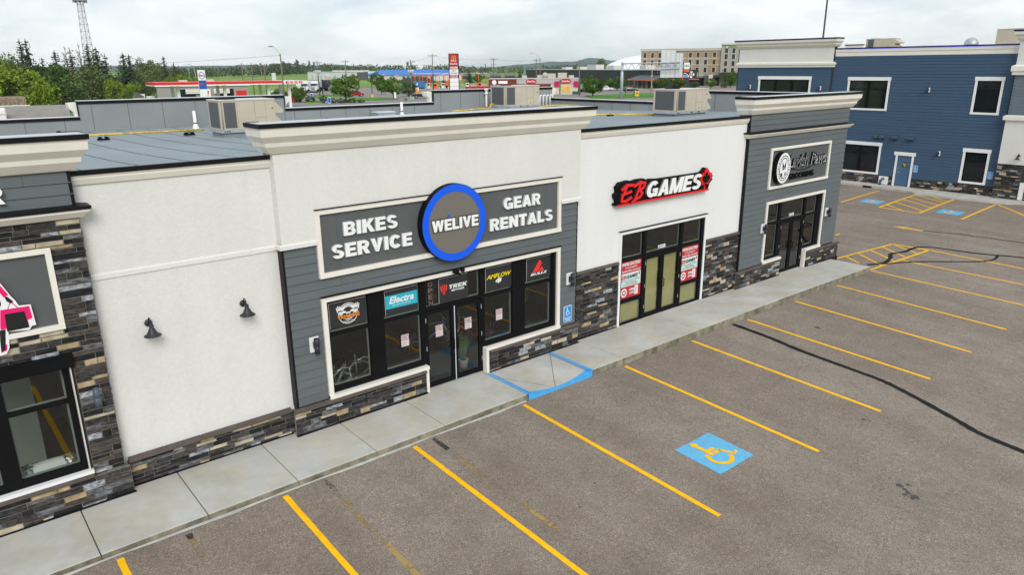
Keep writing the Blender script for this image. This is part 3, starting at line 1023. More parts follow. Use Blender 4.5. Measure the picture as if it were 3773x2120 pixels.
# --- left block
bA = MB()
siding(bA, -14, XA, 5.36, 5.90, -.004, seed=1, e=.18)
bA.box(XA - .045, XA + .004, -.022, .20, 5.30, 5.90, 1)
bA.build('siding', [grey_siding, cap_m], B)
cornice(B, -14, XA, 0, .42, left=False)
o = ring_profile(MB(), [(0, 5.155), (.07, 5.165), (.165, 5.265), (.165, 5.30)], -14, XA, 0, .17, False, True).build('band_moulding', trim_m, B)
m_ = ring_profile(MB(), [(.15, 5.302), (.185, 5.302), (.188, 5.352), (.0, 5.375)], -14, XA, 0, .17, False, True); m_.build('cap_flashing', cap_m, o)
stone_part(B, -12.5, XA + .02, -.1, 5.15, -.01, 11, holes=[(-12.5, -3.73, 3.39, 4.75), (-12.5, -3.73, .68, 2.94)], side=(XA + .02, .20, 1))
stone_part(B, -12.5, XA + .09, -.1, .66, -.075, 12, side=(XA + .09, .24, 1))
cap_stones(B, -12.5, -3.74, .66, -.075, .05, .08, .9, 3)
MB().box(-12.5, -3.73, .0, .03, 3.38, 4.76).build('sign_board', grey_panel, B)
frame_rect(B, 'board_trim', -12.5, -3.73, 3.39, 4.74, .085, -.06, .0, trim_m)
mb = MB()
for x in (-4.55, -5.7, -6.85): mb.box(x - .03, x + .03, -.012, -.001, 3.48, 4.655)
mb.split('batten', grey_panel, B)
mb = MB().box(-12.5, -3.73, -.11, .10, 2.73, 2.94).box(-12.5, -3.72, -.125, .10, 2.942, 2.965)
mb.build('window_hood', black_m, B)
storefront(B, [(-12.4, -3.74, .80, 2.73)], [(-4.74, -3.89, .92, 2.07), (-4.74, -3.89, 2.14, 2.68), (-6.3, -5.0, .92, 2.07), (-6.3, -5.0, 2.14, 2.68)], [(-4.74, -3.89, .92, 2.07), (-4.74, -3.89, 2.14, 2.68), (-6.3, -5.0, .92, 2.07), (-6.3, -5.0, 2.14, 2.68)], .09)
MB().box(-12.4, -3.735, -.09, .04, .735, .795).build('window_sill', white_m, B)
MB().box(-3.795, -3.775, -.06, .03, .80, 2.72).build('window_jamb', M('steel_jamb', (.62, .60, .56), .4, .05), B)
mb = MB()                                                    # bright empty unit behind the left window
lm = M('painted_interior', (.42, .45, .39), .9, .05)
mb.poly([(-3.6, .25, .12), (-9, .25, .12), (-9, 4.2, .12), (-3.6, 4.2, .12)], 1)
mb.poly([(-9, 4.2, .12), (-3.6, 4.2, .12), (-3.6, 4.2, 2.9), (-9, 4.2, 2.9)], 2)
mb.poly([(-3.6, 4.2, .12), (-3.6, .25, .12), (-3.6, .25, 2.9), (-3.6, 4.2, 2.9)], 0)
mb.box(-4.9, -4.2, 2.3, 2.45, .12, 2.6, 0)
mb.box(-5.0, -3.62, .24, .62, .62, .66, 0)
mb.build('interior', [lm, room_floor, room_m], B)
# --- stucco bay with the two gooseneck lamps
def edge_fascia(parent, x0, x1, y, zb, zt, capt, lfree=False, rfree=False, mat=trim_m):
    p = .075
    o = ring_profile(MB(), [(0, zb), (.035, zb + .004), (p, zt - .035), (p, zt)], x0, x1, y, y + .2, lfree, rfree).build('fascia', mat, parent)
    ring_profile(MB(), [(p - .02, zt + .001), (p + .012, zt + .001), (p + .012, zt + .026), (p - .02, zt + .027)], x0, x1, y, y + .2, lfree, rfree).build('drip_strip', strip_m, o)
    m_ = ring_profile(MB(), [(p - .03, zt + .030), (p + .03, zt + .030), (p + .034, capt - .006), (p + .0, capt)], x0, x1, y, y + .2, lfree, rfree)
    m_.poly([(x0, y - p, capt), (x1, y - p, capt), (x1, y + .30, capt - .045), (x0, y + .30, capt - .045)], 1)
    m_.build('cap_flashing', [cap_m, M('edge_metal', (.60, .63, .66), .35, .05)], o)
edge_fascia(B, XA + .01, .0, .17, 5.645, 5.775, 5.885)
ring_profile(MB(), [(0, 4.045), (.022, 4.047), (.018, 4.12), (0, 4.15)], XA, 0, .17, .2, False, False).build('band_moulding', stucco, B)
stone_part(B, XA + .09, .0, -.1, .645, .12, 21)
cap_stones(B, XA + .10, -.09, .635, .135, .09, .085, .62, 5)
# --- WELIVE block
mb = MB()
siding(mb, 0.03, 8.0, .735, 4.08, -.002, holes=[(.72, 7.36, .72, 2.955), (.72, 7.36, 3.37, 4.75), (3.1, 4.95, 0, .9)], seed=4, e=.182)
mb.box(-.012, .030, -.024, .18, .735, 4.075, 1)
mb.box(8.0 - .014, 8.012, -.024, .1, .70, 4.075, 1)
mb.build('siding', [grey_siding, cap_m], B)
mb = MB()
wall_holes(mb, -.005, 8.03, 4.10, 5.90, -.06, .25, [(.71, 7.37, 3.3, 4.765)])
mb.build('wall', stucco, B)
mb = MB()
for a, b, l, r in ((-.03, .71, True, False), (7.37, 8.055, False, True)):
    ring_profile(mb, [(0, 4.075), (.028, 4.077), (.024, 4.15), (.0, 4.18)], a, b, -.06, .2, l, r)
mb.split('band_moulding', stucco, B)
cornice(B, -.005, 8.03, -.03, .42)
MB().box(.79, 7.29, -.014, .02, 3.44, 4.68).build('sign_board', grey_panel, B)
frame_rect(B, 'board_trim', .71, 7.37, 3.365, 4.76, .10, -.075, -.0, trim_m)
MB().box(.70, 7.385, -.10, -.0, 4.762, 4.780).build('drip_edge', cap_m, B)
mb = MB()
for k in range(6):
    x = 1.182 + 1.14 * k
    mb.box(x - .006, x + .006, -.0175, -.0145, 3.47, 4.66)
mb.split('panel_joint', seam_m, B)
frame_rect(B, 'window_trim', .70, 7.37, .72, 2.96, .105, -.07, .0, trim_m, 'LRT')
MB().box(.69, 7.385, -.095, .0, 2.962, 2.980).build('drip_edge', cap_m, B)
mb = MB()
mb.box(.70, 3.19, -.10, .05, .715, .795); mb.box(4.86, 7.37, -.10, .05, .715, .795)
mb.split('window_sill', trim_m, B)
mb = MB().box(3.10, 3.175, -.09, .06, .12, .712).box(4.865, 4.945, -.09, .06, .12, .712)
mb.split('door_jamb', trim_m, B)
C1 = [(.88, 1.80, .90, 2.05), (.88, 1.80, 2.12, 2.79), (2.17, 3.12, .90, 2.05), (2.17, 3.12, 2.12, 2.79), (3.27, 4.83, 2.145, 2.79), (4.95, 5.84, .90, 2.05), (4.95, 5.84, 2.12, 2.79), (6.25, 7.17, .90, 2.05), (6.25, 7.17, 2.12, 2.79)]
storefront(B, [(.81, 7.265, .80, 2.855), (3.15, 4.92, .14, .80)], C1 + [(3.22, 4.86, .1, 2.075)], C1, .115,
           [(3.225, 4.035, .16, 2.06, 3.31, 3.95, .26, 1.97, 3.985), (4.045, 4.855, .16, 2.06, 4.13, 4.77, .26, 1.97, 4.095)])
MB().box(4.030, 4.046, .045, .06, .17, 2.05).build('weather_strip', M('bright_strip', (.7, .72, .74), .4, .05), B)
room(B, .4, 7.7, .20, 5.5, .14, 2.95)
stone_part(B, -.10, 3.10, -.1, .66, -.085, 31)
stone_part(B, 4.945, 8.03, -.1, .66, -.085, 32, side=(8.03, .16, 1))
cap_stones(B, -.12, 3.095, .65, -.085, .07, .08, .62, 6)
cap_stones(B, 4.95, 8.06, .65, -.085, .07, .08, .62, 7)
# --- white bay
edge_fascia(B, 8.06, 15.74, .08, 5.65, 5.785, 5.90, False, False, cornice_m)
stone_part(B, 8.02, 9.77, -.15, 2.03, .055, 41, lmax=.42)
stone_part(B, 13.83, 15.73, -.2, 2.03, .055, 42, lmax=.42)
cap_stones(B, 8.02, 9.77, 2.02, .055, .05, .085, .5, 8)
cap_stones(B, 13.83, 15.72, 2.02, .055, .05, .085, .5, 9)
frame_rect(B, 'window_trim', 9.76, 13.83, .09, 2.955, .085, .015, .08, white_m, 'LRT')
MB().box(9.745, 13.845, -.005, .08, 2.957, 2.975).build('drip_edge', cap_m, B)
D1 = [(9.90, 10.82, 2.145, 2.84), (10.95, 12.55, 2.145, 2.84), (12.68, 13.62, 2.145, 2.84), (9.91, 10.83, .90, 2.05), (12.69, 13.62, .88, 2.05), (9.91, 10.83, .18, .80), (12.70, 13.62, .18, .80)]
storefront(B, [(9.845, 13.745, .10, 2.87)], D1 + [(10.93, 12.60, .0, 2.075)], D1, .10,
           [(10.935, 11.73, .13, 2.06, 11.01, 11.65, .25, 1.96, 11.69), (11.742, 12.595, .13, 2.06, 11.82, 12.51, .25, 1.96, 11.785)])
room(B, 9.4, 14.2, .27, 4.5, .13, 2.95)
pm = M('kraft_paper', (.42, .365, .15), .9, .06, 3.0, bump=.6, bscale=5, var2=.06, scale2=1.5)
mb = MB()
for a, b, c, d in ((9.92, 10.82, .19, .79), (12.71, 13.61, .19, .79), (11.02, 11.64, .26, 1.95), (11.83, 12.50, .26, 1.95)):
    nx_, nz_ = 8, max(4, int((d - c) * 8))
    rr = random.Random(int(a * 50))
    base = len(mb.v)
    for j in range(nz_ + 1):
        for i in range(nx_ + 1):
            mb.v.append((lerp(a, b, i / nx_), .150 + rr.uniform(-.006, .006), lerp(c, d, j / nz_)))
    for j in range(nz_):
        for i in range(nx_):
            k = base + j * (nx_ + 1) + i
            mb.face([k, k + 1, k + nx_ + 2, k + nx_ + 1])
mb.split('window_paper', pm, B)
# --- end block
mb = MB()
siding(mb, 15.76, XE, .745, 5.15, -.002, holes=[(17.2, 21.12, .72, 2.92), (17.12, 21.12, 3.37, 4.75), (18.3, 20.05, 0, .9)], seed=6, e=.183)
siding(mb, 15.76, XE, 5.37, 5.90, -.002, seed=7, e=.178)
mb.box(15.715, 15.760, -.024, .09, .72, 5.15, 1)
mb.box(15.715, 15.760, -.024, .09, 5.36, 5.90, 1)
mb.build('siding', [grey_siding, cap_m], B)
cornice(B, 15.73, XE, 0, .42)
o = ring_profile(MB(), [(0, 5.155), (.06, 5.165), (.165, 5.275), (.165, 5.305)], 15.73, XE, 0, .2, True, True).build('band_moulding', trim_m, B)
ring_profile(MB(), [(.15, 5.306), (.185, 5.306), (.188, 5.345), (.0, 5.37)], 15.73, XE, 0, .2, True, True).build('cap_flashing', cap_m, o)
MB().box(17.18, 21.06, -.014, .02, 3.43, 4.69).build('sign_board', grey_panel, B)
frame_rect(B, 'board_trim', 17.10, 21.14, 3.36, 4.755, .09, -.07, -.0, trim_m)
mb = MB()
for x in (17.36, 18.48, 19.60, 20.73):
    mb.box(x - .006, x + .006, -.0175, -.0145, 3.46, 4.66)
mb.split('panel_joint', seam_m, B)
frame_rect(B, 'window_trim', 17.14, 21.16, .73, 2.925, .095, -.06, .0, trim_m, 'LRT')
mb = MB().box(17.14, 18.34, -.10, .05, .735, .815).box(20.03, 21.16, -.10, .05, .735, .815)
mb.split('window_sill', trim_m, B)
mb = MB().box(20.03, 20.10, -.09, .06, .06, .732)
mb.build('door_jamb', trim_m, B)
E1 = [(17.45, 18.17, .88, 2.06), (17.45, 18.17, 2.13, 2.77), (18.31, 19.88, 2.13, 2.77), (20.02, 20.84, .90, 2.06), (20.02, 20.84, 2.13, 2.77)]
storefront(B, [(17.235, 21.065, .81, 2.83), (18.27, 20.04, .08, .81)], E1 + [(18.36, 19.96, .0, 2.075)], E1, .105,
           [(18.365, 19.15, .12, 2.06, 18.45, 19.07, .22, 1.96, 19.11), (19.165, 19.95, .12, 2.06, 19.25, 19.87, .22, 1.96, 19.205)])
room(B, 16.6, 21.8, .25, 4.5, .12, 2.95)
stone_part(B, 15.55, 18.30, -.2, .66, -.075, 51, side=(15.55, .2, -1), lmax=.4)
stone_part(B, 20.11, 22.58, -.2, .64, -.075, 52, lmax=.4)
cap_stones(B, 15.52, 18.29, .65, -.075, .06, .08, .5, 10)
cap_stones(B, 20.11, 22.64, .63, -.075, .06, .08, .5, 11)
# base flashing
mb = MB().box(-12.5, XA + .11, -.125, -.08, .0, .165).box(XA + .11, -.1, .075, .13, .0, .165).box(-.11, 3.1, -.135, -.09, .0, .165).box(4.95, 8.05, -.135, -.09, .0, .165).box(8.05, 9.75, .01, .05, -.05, .160).box(13.84, 15.55, .01, .05, -.05, .155).box(15.53, 18.3, -.125, -.08, -.05, .150).box(20.11, 22.6, -.125, -.08, -.05, .115)
mb.split('base_flashing', cap_m, B)
# --- roof
def roof_z(y): return 5.80 - .0575 * y + .00178 * y * y
mb = MB()
ys = [.1, .8, 2, 3.5, 5, 8, 12, 16.4]
for i in range(len(ys) - 1):
    mb.poly([(-14, ys[i], roof_z(ys[i])), (XE - .1, ys[i], roof_z(ys[i])), (XE - .1, ys[i + 1], roof_z(ys[i + 1])), (-14, ys[i + 1], roof_z(ys[i + 1]))])
R_ = mb.build('roof', membrane, B)
mb = MB()
for k in range(40):
    x = -13.1 + .93 * k
    if x > XE - .3: break
    for i in range(len(ys) - 1):
        w = .012
        mb.poly([(x - w, ys[i], roof_z(ys[i]) + .006), (x + w, ys[i], roof_z(ys[i]) + .006), (x + w + .02, ys[i + 1], roof_z(ys[i + 1]) + .006), (x - w + .02, ys[i + 1], roof_z(ys[i + 1]) + .006)])
mb.build('membrane_seam', seam_m, R_)
# raised fronts seen from behind
mb = MB()
for a, b in ((-14, XA), (0, 8.02), (15.74, XE)):
    mb.box(a, b, .25, .40, 5.3, 6.40)
mb.split('parapet', membrane_d, B)
# back and side parapets: high and low lengths
mb = MB(); cp = MB(); sm = MB()
def par(x0, x1, top):
    mb.box(x0, x1, 16.2, 16.5, 5.0, top)
    cp.box(x0, x1, 16.165, 16.199, top - .10, top + .004, 0)
    cp.box(x0, x1, 16.165, 16.56, top + .005, top + .02, 1)
    x = x0 + .4
    while x < x1:
        sm.box(x - .006, x + .006, 16.192, 16.199, 5.36, top - .06)
        x += 1.17
par(-14, -.24, 5.86); par(-.24, 7.2, 6.39); par(7.2, 14.55, 5.86); par(14.55, 22.2, 6.39)
for x, sg in ((-.24, 1), (7.2, -1), (14.55, 1)):             # stepped ends
    cp.box(x - (.03 if sg > 0 else 0), x + (.03 if sg < 0 else 0), 16.17, 16.5, 5.88, 6.39, 0)
def spar(y0, y1, top):
    mb.box(22.03, 22.30, y0, y1, 5.0, top)
    cp.box(21.998, 22.029, y0, y1, top - .10, top + .004, 0)
    cp.box(21.998, 22.33, y0, y1, top + .005, top + .02, 1)
    y = y0 + .5
    while y < y1:
        sm.box(22.022, 22.029, y - .006, y + .006, 5.36, top - .06)
        y += 1.2
spar(.45, 7.6, 6.38); spar(7.6, 16.16, 5.83)
mb.build('parapet', membrane_d, B); cp.build('coping', [cap_m, M('pale_coping', (.66, .69, .72), .4, .05)], B); sm.build('parapet_seam', seam_m, B)
mb = MB()                                                    # outward cornices of the high back lengths
for a, b in ((-.24, 7.2), (14.55, 22.3)):
    ring_profile(mb, [(0, 5.80), (.10, 5.86), (.12, 6.02), (.25, 6.14), (.28, 6.33), (.0, 6.36)], -b, -a, -16.5, -16.3, True, True)
mb.mapv(lambda p: (-p[0], -p[1], p[2]))
mb.split('cornice', trim_m, B)
# heavy grotesque capitals drawn from pieces in a unit-high box: (advance width, list of outlines)
def _arc(cx, cz, rx, rz, tx, tz, a0, a1, n=14):
    o = [(cx + rx * cos(radians(lerp(a0, a1, k / n))), cz + rz * sin(radians(lerp(a0, a1, k / n)))) for k in range(n + 1)]
    i = [(cx + (rx - tx) * cos(radians(lerp(a0, a1, k / n))), cz + (rz - tz) * sin(radians(lerp(a0, a1, k / n)))) for k in range(n + 1)]
    return [[o[k], o[k + 1], i[k + 1], i[k]] for k in range(n)]
def _r(x0, x1, z0, z1): return [[(x0, z0), (x1, z0), (x1, z1), (x0, z1)]]
def _q(*p): return [list(p)]
T_ = .255
GLYPH = {
 'I': (.27, _r(.0, .27, 0, 1)),
 'L': (.62, _r(0, .27, 0, 1) + _r(.27, .62, 0, .23)),
 'E': (.68, _r(0, .27, 0, 1) + _r(.27, .68, 0, .22) + _r(.27, .68, .78, 1) + _r(.27, .63, .40, .61)),
 'T': (.70, _r(.215, .485, 0, .77) + _r(0, .70, .77, 1)),
 'K': (.80, _r(0, .27, 0, 1) + _q((.27, .40), (.27, .66), (.50, 1), (.80, 1), (.50, .60)) + _q((.30, .46), (.48, .66), (.82, 0), (.51, 0))),
 'V': (.80, _q((0, 1), (.285, 1), (.415, .34), (.30, 0)) + _q((.80, 1), (.515, 1), (.385, .34), (.50, 0)) + _q((.30, 0), (.415, .36), (.385, .36), (.50, 0))),
 'A': (.82, _q((0, 0), (.28, 0), (.50, 1), (.29, 1)) + _q((.82, 0), (.54, 0), (.32, 1), (.53, 1)) + _r(.22, .60, .18, .37)),
 'N': (.78, _r(0, .26, 0, 1) + _r(.52, .78, 0, 1) + _q((.0, 1), (.27, 1), (.78, 0), (.51, 0))),
 'M': (.96, _r(0, .25, 0, 1) + _r(.71, .96, 0, 1) + _q((.0, 1), (.29, 1), (.58, 0), (.38, 0)) + _q((.96, 1), (.67, 1), (.38, 0), (.58, 0))),
 'W': (1.10, _q((0, 1), (.26, 1), (.42, 0), (.20, 0)) + _q((.42, 0), (.22, 0), (.42, 1), (.62, 1)) + _q((.68, 0), (.88, 0), (.68, 1), (.48, 1)) + _q((1.10, 1), (.84, 1), (.68, 0), (.90, 0))),
 'B': (.76, _r(0, .27, 0, 1) + _r(.27, .48, .0, .21) + _r(.27, .47, .79, 1) + _r(.27, .48, .42, .60) + _arc(.47, .735, .255, .265, .24, .20, -90, 90) + _arc(.48, .285, .28, .285, .25, .21, -90, 90)),
 'R': (.78, _r(0, .27, 0, 1) + _r(.27, .46, .79, 1) + _r(.27, .46, .39, .59) + _arc(.46, .695, .29, .305, .255, .20, -90, 90) + _q((.30, .45), (.56, .47), (.79, 0), (.50, 0))),
 'C': (.80, _arc(.41, .5, .41, .51, .27, .235, 38, 322, 22)),
 'O': (.82, _arc(.41, .5, .41, .51, .27, .235, 0, 360, 26)),
 'G': (.82, _arc(.41, .5, .41, .51, .27, .235, 42, 318, 22) + _r(.44, .81, .33, .53) + _r(.60, .81, .02, .34)),
 'S': (.74, _arc(.37, .715, .35, .295, .255, .20, 22, 262, 16) + _arc(.37, .285, .36, .295, .26, .20, -158, 82, 16) + _q((.17, .60), (.33, .41), (.58, .40), (.40, .62))),
}
def block_text(mb, body, x0, x1, z0, z1, y, depth, mi=0, mi_side=None, shear=0.0, gap=.085, grow=0.0):
    """raised block letters; pieces are staggered a hair in depth so that no faces coincide"""
    tot = sum(GLYPH[c][0] for c in body) + gap * (len(body) - 1)
    k = (x1 - x0 - shear * (z1 - z0)) / tot; h = z1 - z0
    x = x0; st = 0
    for c in body:
        w, parts = GLYPH[c]
        for p in parts:
            st += 1
            yy = y - .0004 * (st % 9)
            P = [(x + a * k + shear * b * h, yy, z0 + b * h) for a, b in p]
            area = sum(P[i][0] * P[(i + 1) % len(P)][2] - P[(i + 1) % len(P)][0] * P[i][2] for i in range(len(P)))
            if area < 0: P.reverse()
            if grow:
                cx = sum(q[0] for q in P) / len(P); cz = sum(q[2] for q in P) / len(P)
                P = [(q[0] + grow * (1 if q[0] > cx else -1), q[1], q[2] + grow * (1 if q[2] > cz else -1)) for q in P]
            mb.prism(P, (0, depth, 0), mi, mi_side)
        x += (w + gap) * k
    return mb

# ------------------------------------------------------------------ signs on the shops
letter_w = M('white_letters', (0.86, 0.86, 0.86), 0.45, 0.02)
letter_side = M('letter_returns', (0.60, 0.60, 0.60), 0.5, 0.02)
def letters(name, body, x0, x1, z0, z1, label, y=-.075, d=.055, bold=.045, mats=None, **k):
    o = block_text(MB(), body, x0, x1, z0, z1, y, d, 0, 1).build(name, mats or [letter_w, letter_side])
    return tag(o, label, 'lettering', None)
letters('raised_lettering', 'BIKES', 1.30, 2.56, 4.165, 4.445, 'white raised letters reading BIKES on the grey sign board')
letters('raised_lettering', 'SERVICE', 1.01, 2.90, 3.725, 4.01, 'white raised letters reading SERVICE on the grey sign board')
letters('raised_lettering', 'GEAR', 5.475, 6.65, 4.165, 4.445, 'white raised letters reading GEAR on the grey sign board')
letters('raised_lettering', 'RENTALS', 5.055, 7.07, 3.705, 3.99, 'white raised letters reading RENTALS on the grey sign board')
letters('raised_lettering', 'R', -4.43, -4.185, 5.50, 5.76, 'white raised letter R on the grey siding of the left shop', y=-.10, d=.04, bold=.0)
# round blue sign
t = thing('round_sign', 'large round blue ringed sign with a grey centre reading WELIVE', 'sign', (3.955, -.2, 4.09))
cb = M('cobalt_sign_face', (0.0, 0.10, 0.80), .5, .02)
gd = M('warm_grey_sign_face', (.165, .15, .13), .6, .05, 40)
MB().disc((3.955, -.205, 4.09), .875, 72, 0, d=.20).build('sign_box', black_m, t)
MB().disc((3.955, -.211, 4.09), .868, 72, 0, ri=.70).build('blue_ring', cb, t)
MB().disc((3.955, -.209, 4.09), .70, 72, 0).build('grey_disc', gd, t)
mb = MB()
block_text(mb, 'WELIVE', 3.325, 4.60, 3.95, 4.205, -.2145, .002, 1, gap=.06, grow=.028)
block_text(mb, 'WELIVE', 3.325, 4.60, 3.95, 4.205, -.2225, .002, 0, gap=.06)
mb.build('lettering', [letter_w, M('letter_outline', (.055, .055, .05), .6, .05)], t)
MB().disc((3.785, -.216, 4.268), .035, 20, 0).build('dot', cb, t)
# EB GAMES
t = thing('channel_letter_sign', 'red and white EB GAMES letter sign with a maple leaf on black backing', 'sign', (11.6, -.05, 4.0))
red = M('sign_red', (.78, .012, .016), .4, .03)
mb = MB()
out_ = [(9.42, 3.765), (13.62, 3.735), (13.66, 3.84), (13.70, 3.95), (13.84, 4.05), (13.80, 4.13), (13.86, 4.17), (13.70, 4.24), (13.66, 4.32), (13.58, 4.30), (13.44, 4.45), (13.34, 4.36), (13.25, 4.32), (12.6, 4.32), (11.2, 4.33), (10.9, 4.36), (10.68, 4.33), (10.6, 4.40), (10.3, 4.40), (10.12, 4.37), (9.95, 4.41), (9.60, 4.38), (9.46, 4.27), (9.50, 4.13), (9.40, 4.07), (9.42, 3.97), (9.50, 3.90), (9.50, 3.83), (9.41, 3.83)]
mb.prism([(x, -.055, z) for x, z in out_], (0, .13, 0))
mb.build('backing', black_m, t)
mb = MB()
block_text(mb, 'GAMES', 10.60, 13.26, 3.85, 4.30, -.115, .055, 0, 1, .28, gap=.05)
mb.build('white_lettering', [letter_w, M('letter_edge', (.25, .25, .25), .5, .02)], t)
mb = MB()
BY = [-.12]
def brush(pts, w, d=.06):
    """thick brush stroke as a solid ribbon"""
    for (a, b) in zip(pts, pts[1:]):
        BY[0] -= .0012; y = BY[0]
        a = Vector(a); b = Vector(b); dd = (b - a).normalized() * w * .35; n = Vector((-dd.y, dd.x)).normalized() * w / 2
        q = [a - dd - n, b + dd - n, b + dd * 1.5, b + dd + n, a - dd + n, a - dd * 1.5]
        mb.prism([(p.x, y, p.y) for p in q], (0, d, 0), 0, 1)
brush([(10.06, 4.28), (9.80, 4.30), (9.62, 4.20)], .085)
brush([(9.80, 4.26), (9.62, 3.98)], .085)
brush([(9.98, 4.11), (9.62, 4.05)], .075)
brush([(9.62, 3.98), (9.60, 3.88), (9.75, 3.86), (9.98, 3.94)], .08)
brush([(10.38, 4.30), (10.14, 3.86)], .085)
brush([(10.10, 4.24), (10.36, 4.33), (10.55, 4.29), (10.50, 4.18), (10.32, 4.10)], .08)
brush([(10.32, 4.10), (10.44, 4.02), (10.36, 3.93), (10.12, 3.86), (10.02, 3.80)], .08)
mb.build('red_lettering', [red, M('dark_red_edge', (.12, .01, .01), .5, .05)], t)
MB().box(9.49, 13.62, -.10, -.056, 3.742, 3.792).build('red_bar', red, t)
hl_ = [(0, 1), (.13, .72), (.30, .80), (.22, .38), (.45, .58), (.52, .45), (.80, .50), (.70, .22), (.85, .12), (.42, -.25), (.48, -.42), (.05, -.34), (.05, -.8)]
lf = hl_ + [(-x, z) for x, z in reversed(hl_[1:])]
for k_, y_, m_, n_ in ((.37, -.098, red, 'maple_leaf'), (.25, -.104, black_m, 'leaf_centre')):
    MB().prism([(13.44 + x * k_ + .12 * z * k_, y_, 4.09 + z * k_) for x, z in lf], (0, .04 if m_ is red else .005, 0)).build(n_, m_, t)
# dog grooming sign
t = thing('oval_sign', 'black and white oval sign showing a dog inside an ornate ring', 'sign', (17.72, -.1, 4.06))
MB().disc((17.72, -.19, 4.06), .455, 48, 0, ry=.545, d=.19).build('sign_box', black_m, t)
mb = MB().disc((17.72, -.196, 4.06), .43, 48, 0, ry=.52)
for k in range(30):
    a = 2 * pi * k / 30
    mb.disc((17.72 + .345 * cos(a), -.199, 4.06 + .42 * sin(a)), .030 if k % 2 else .022, 8, 1)
mb.disc((17.72, -.200, 4.06), .285, 40, 1, ry=.355)
mb.disc((17.72, -.203, 4.06), .255, 40, 0, ry=.325)
mb.build('sign_face', [letter_w, black_m], t)
mb = MB()
dog = lambda pts: mb.poly([(17.72 + x, -.207, 4.06 + z) for x, z in pts], 0)
dog([(-.10, .02), (-.13, .24), (-.03, .10), (-.02, -.05), (-.08, -.08)])
dog([(.10, .02), (.12, .26), (.03, .10), (.02, .0), (.08, -.07)])
dog([(-.02, .08), (.02, .08), (.02, .04), (-.02, .04)])
dog([(-.04, -.03), (.03, -.03), (.0, -.07)])
dog([(-.20, -.18), (-.10, -.14), (-.06, -.30), (-.15, -.26)])
dog([(.10, -.12), (.15, -.20), (.10, -.28), (.06, -.22)])
mb.build('dog_drawing', black_m, t)
t = thing('script_lettering', 'black script letters with white edges reading Lavish Paws above GROOMING', 'lettering', (19.4, -.05, 4.0))
mb = MB().text('Lavish Paws', 18.22, 20.86, 3.99, 4.44, -.055, .12, 0, .012, .22, mi_side=0)
mb.text('Lavish Paws', 18.245, 20.885, 3.965, 4.415, -.085, .006, 1, .014, .22)
mb.text('Lavish Paws', 18.245, 20.885, 3.965, 4.415, -.094, .006, 0, -.006, .22)
mb.build('script', [black_m, letter_w], t)
MB().text('GROOMING', 18.40, 20.08, 3.58, 3.78, -.055, .04, 0, .03).build('small_capitals', black_m, t)
MB().tube([(18.3, -.04, 3.93), (18.6, -.04, 3.93), (19.0, -.04, 3.87), (19.4, -.04, 3.86), (19.8, -.04, 3.92), (20.15, -.04, 4.02)], .012, 6).build('flourish', black_m, t)
# cut-out figure sign on the left shop
t = thing('cutout_sign', 'pink, black and white cut-out shop sign of a figure carrying a shopping bag', 'sign', (-4.4, -.06, 3.7))
P2 = lambda pts, y: [(x, y, z) for x, z in pts]
MB().prism(P2([(-4.95, 4.6), (-4.62, 4.5), (-4.461, 4.308), (-4.362, 4.073), (-4.324, 4.008), (-4.29, 3.911), (-4.136, 3.899), (-4.119, 3.552), (-4.178, 3.549), (-4.218, 3.489), (-4.494, 3.525), (-4.502, 3.44), (-4.526, 3.263), (-4.578, 3.176), (-4.70, 3.16), (-4.95, 3.2)], -.075), (0, .04, 0), 0, 1).build('panel', [M('sign_white', (.84, .84, .86), .4, .02), black_m], t)
pk = M('hot_pink', (.80, .006, .16), .4, .02)
bl = M('print_black', (.008, .007, .008), .5, .1)
mb = MB().poly(P2([(-4.9, 4.55), (-4.6, 4.40), (-4.468, 4.271), (-4.392, 4.106), (-4.46, 4.076), (-4.489, 4.153), (-4.7, 4.3)], -.0768))
mb.poly(P2([(-4.536, 3.889), (-4.159, 3.877), (-4.147, 3.674), (-4.213, 3.660), (-4.213, 3.534), (-4.507, 3.53), (-4.507, 3.577), (-4.585, 3.575), (-4.58, 3.64)], -.0768))
mb.poly(P2([(-4.639, 3.229), (-4.578, 3.24), (-4.563, 3.337), (-4.544, 3.323), (-4.56, 3.235), (-4.643, 3.206)], -.0772))
mb.tube([(x, -.078, z) for x, z in ((-4.438, 3.885), (-4.401, 3.971), (-4.366, 3.971), (-4.313, 3.884))], .006, 6)
mb.build('pink_print', pk, t)
mb = MB().poly(P2([(-4.448, 4.082), (-4.416, 4.088), (-4.354, 4.0), (-4.358, 3.974), (-4.394, 3.973), (-4.43, 4.008)], -.0772))
mb.poly(P2([(-4.493, 3.813), (-4.236, 3.809), (-4.213, 3.534), (-4.508, 3.529)], -.0784))
mb.poly(P2([(-4.60, 3.571), (-4.522, 3.572), (-4.578, 3.24), (-4.639, 3.229), (-4.623, 3.398)], -.0770))
mb.poly(P2([(-4.9, 4.2), (-4.515, 4.093), (-4.506, 3.98), (-4.55, 3.897), (-4.9, 3.8)], -.0770))
mb.build('black_print', bl, t)
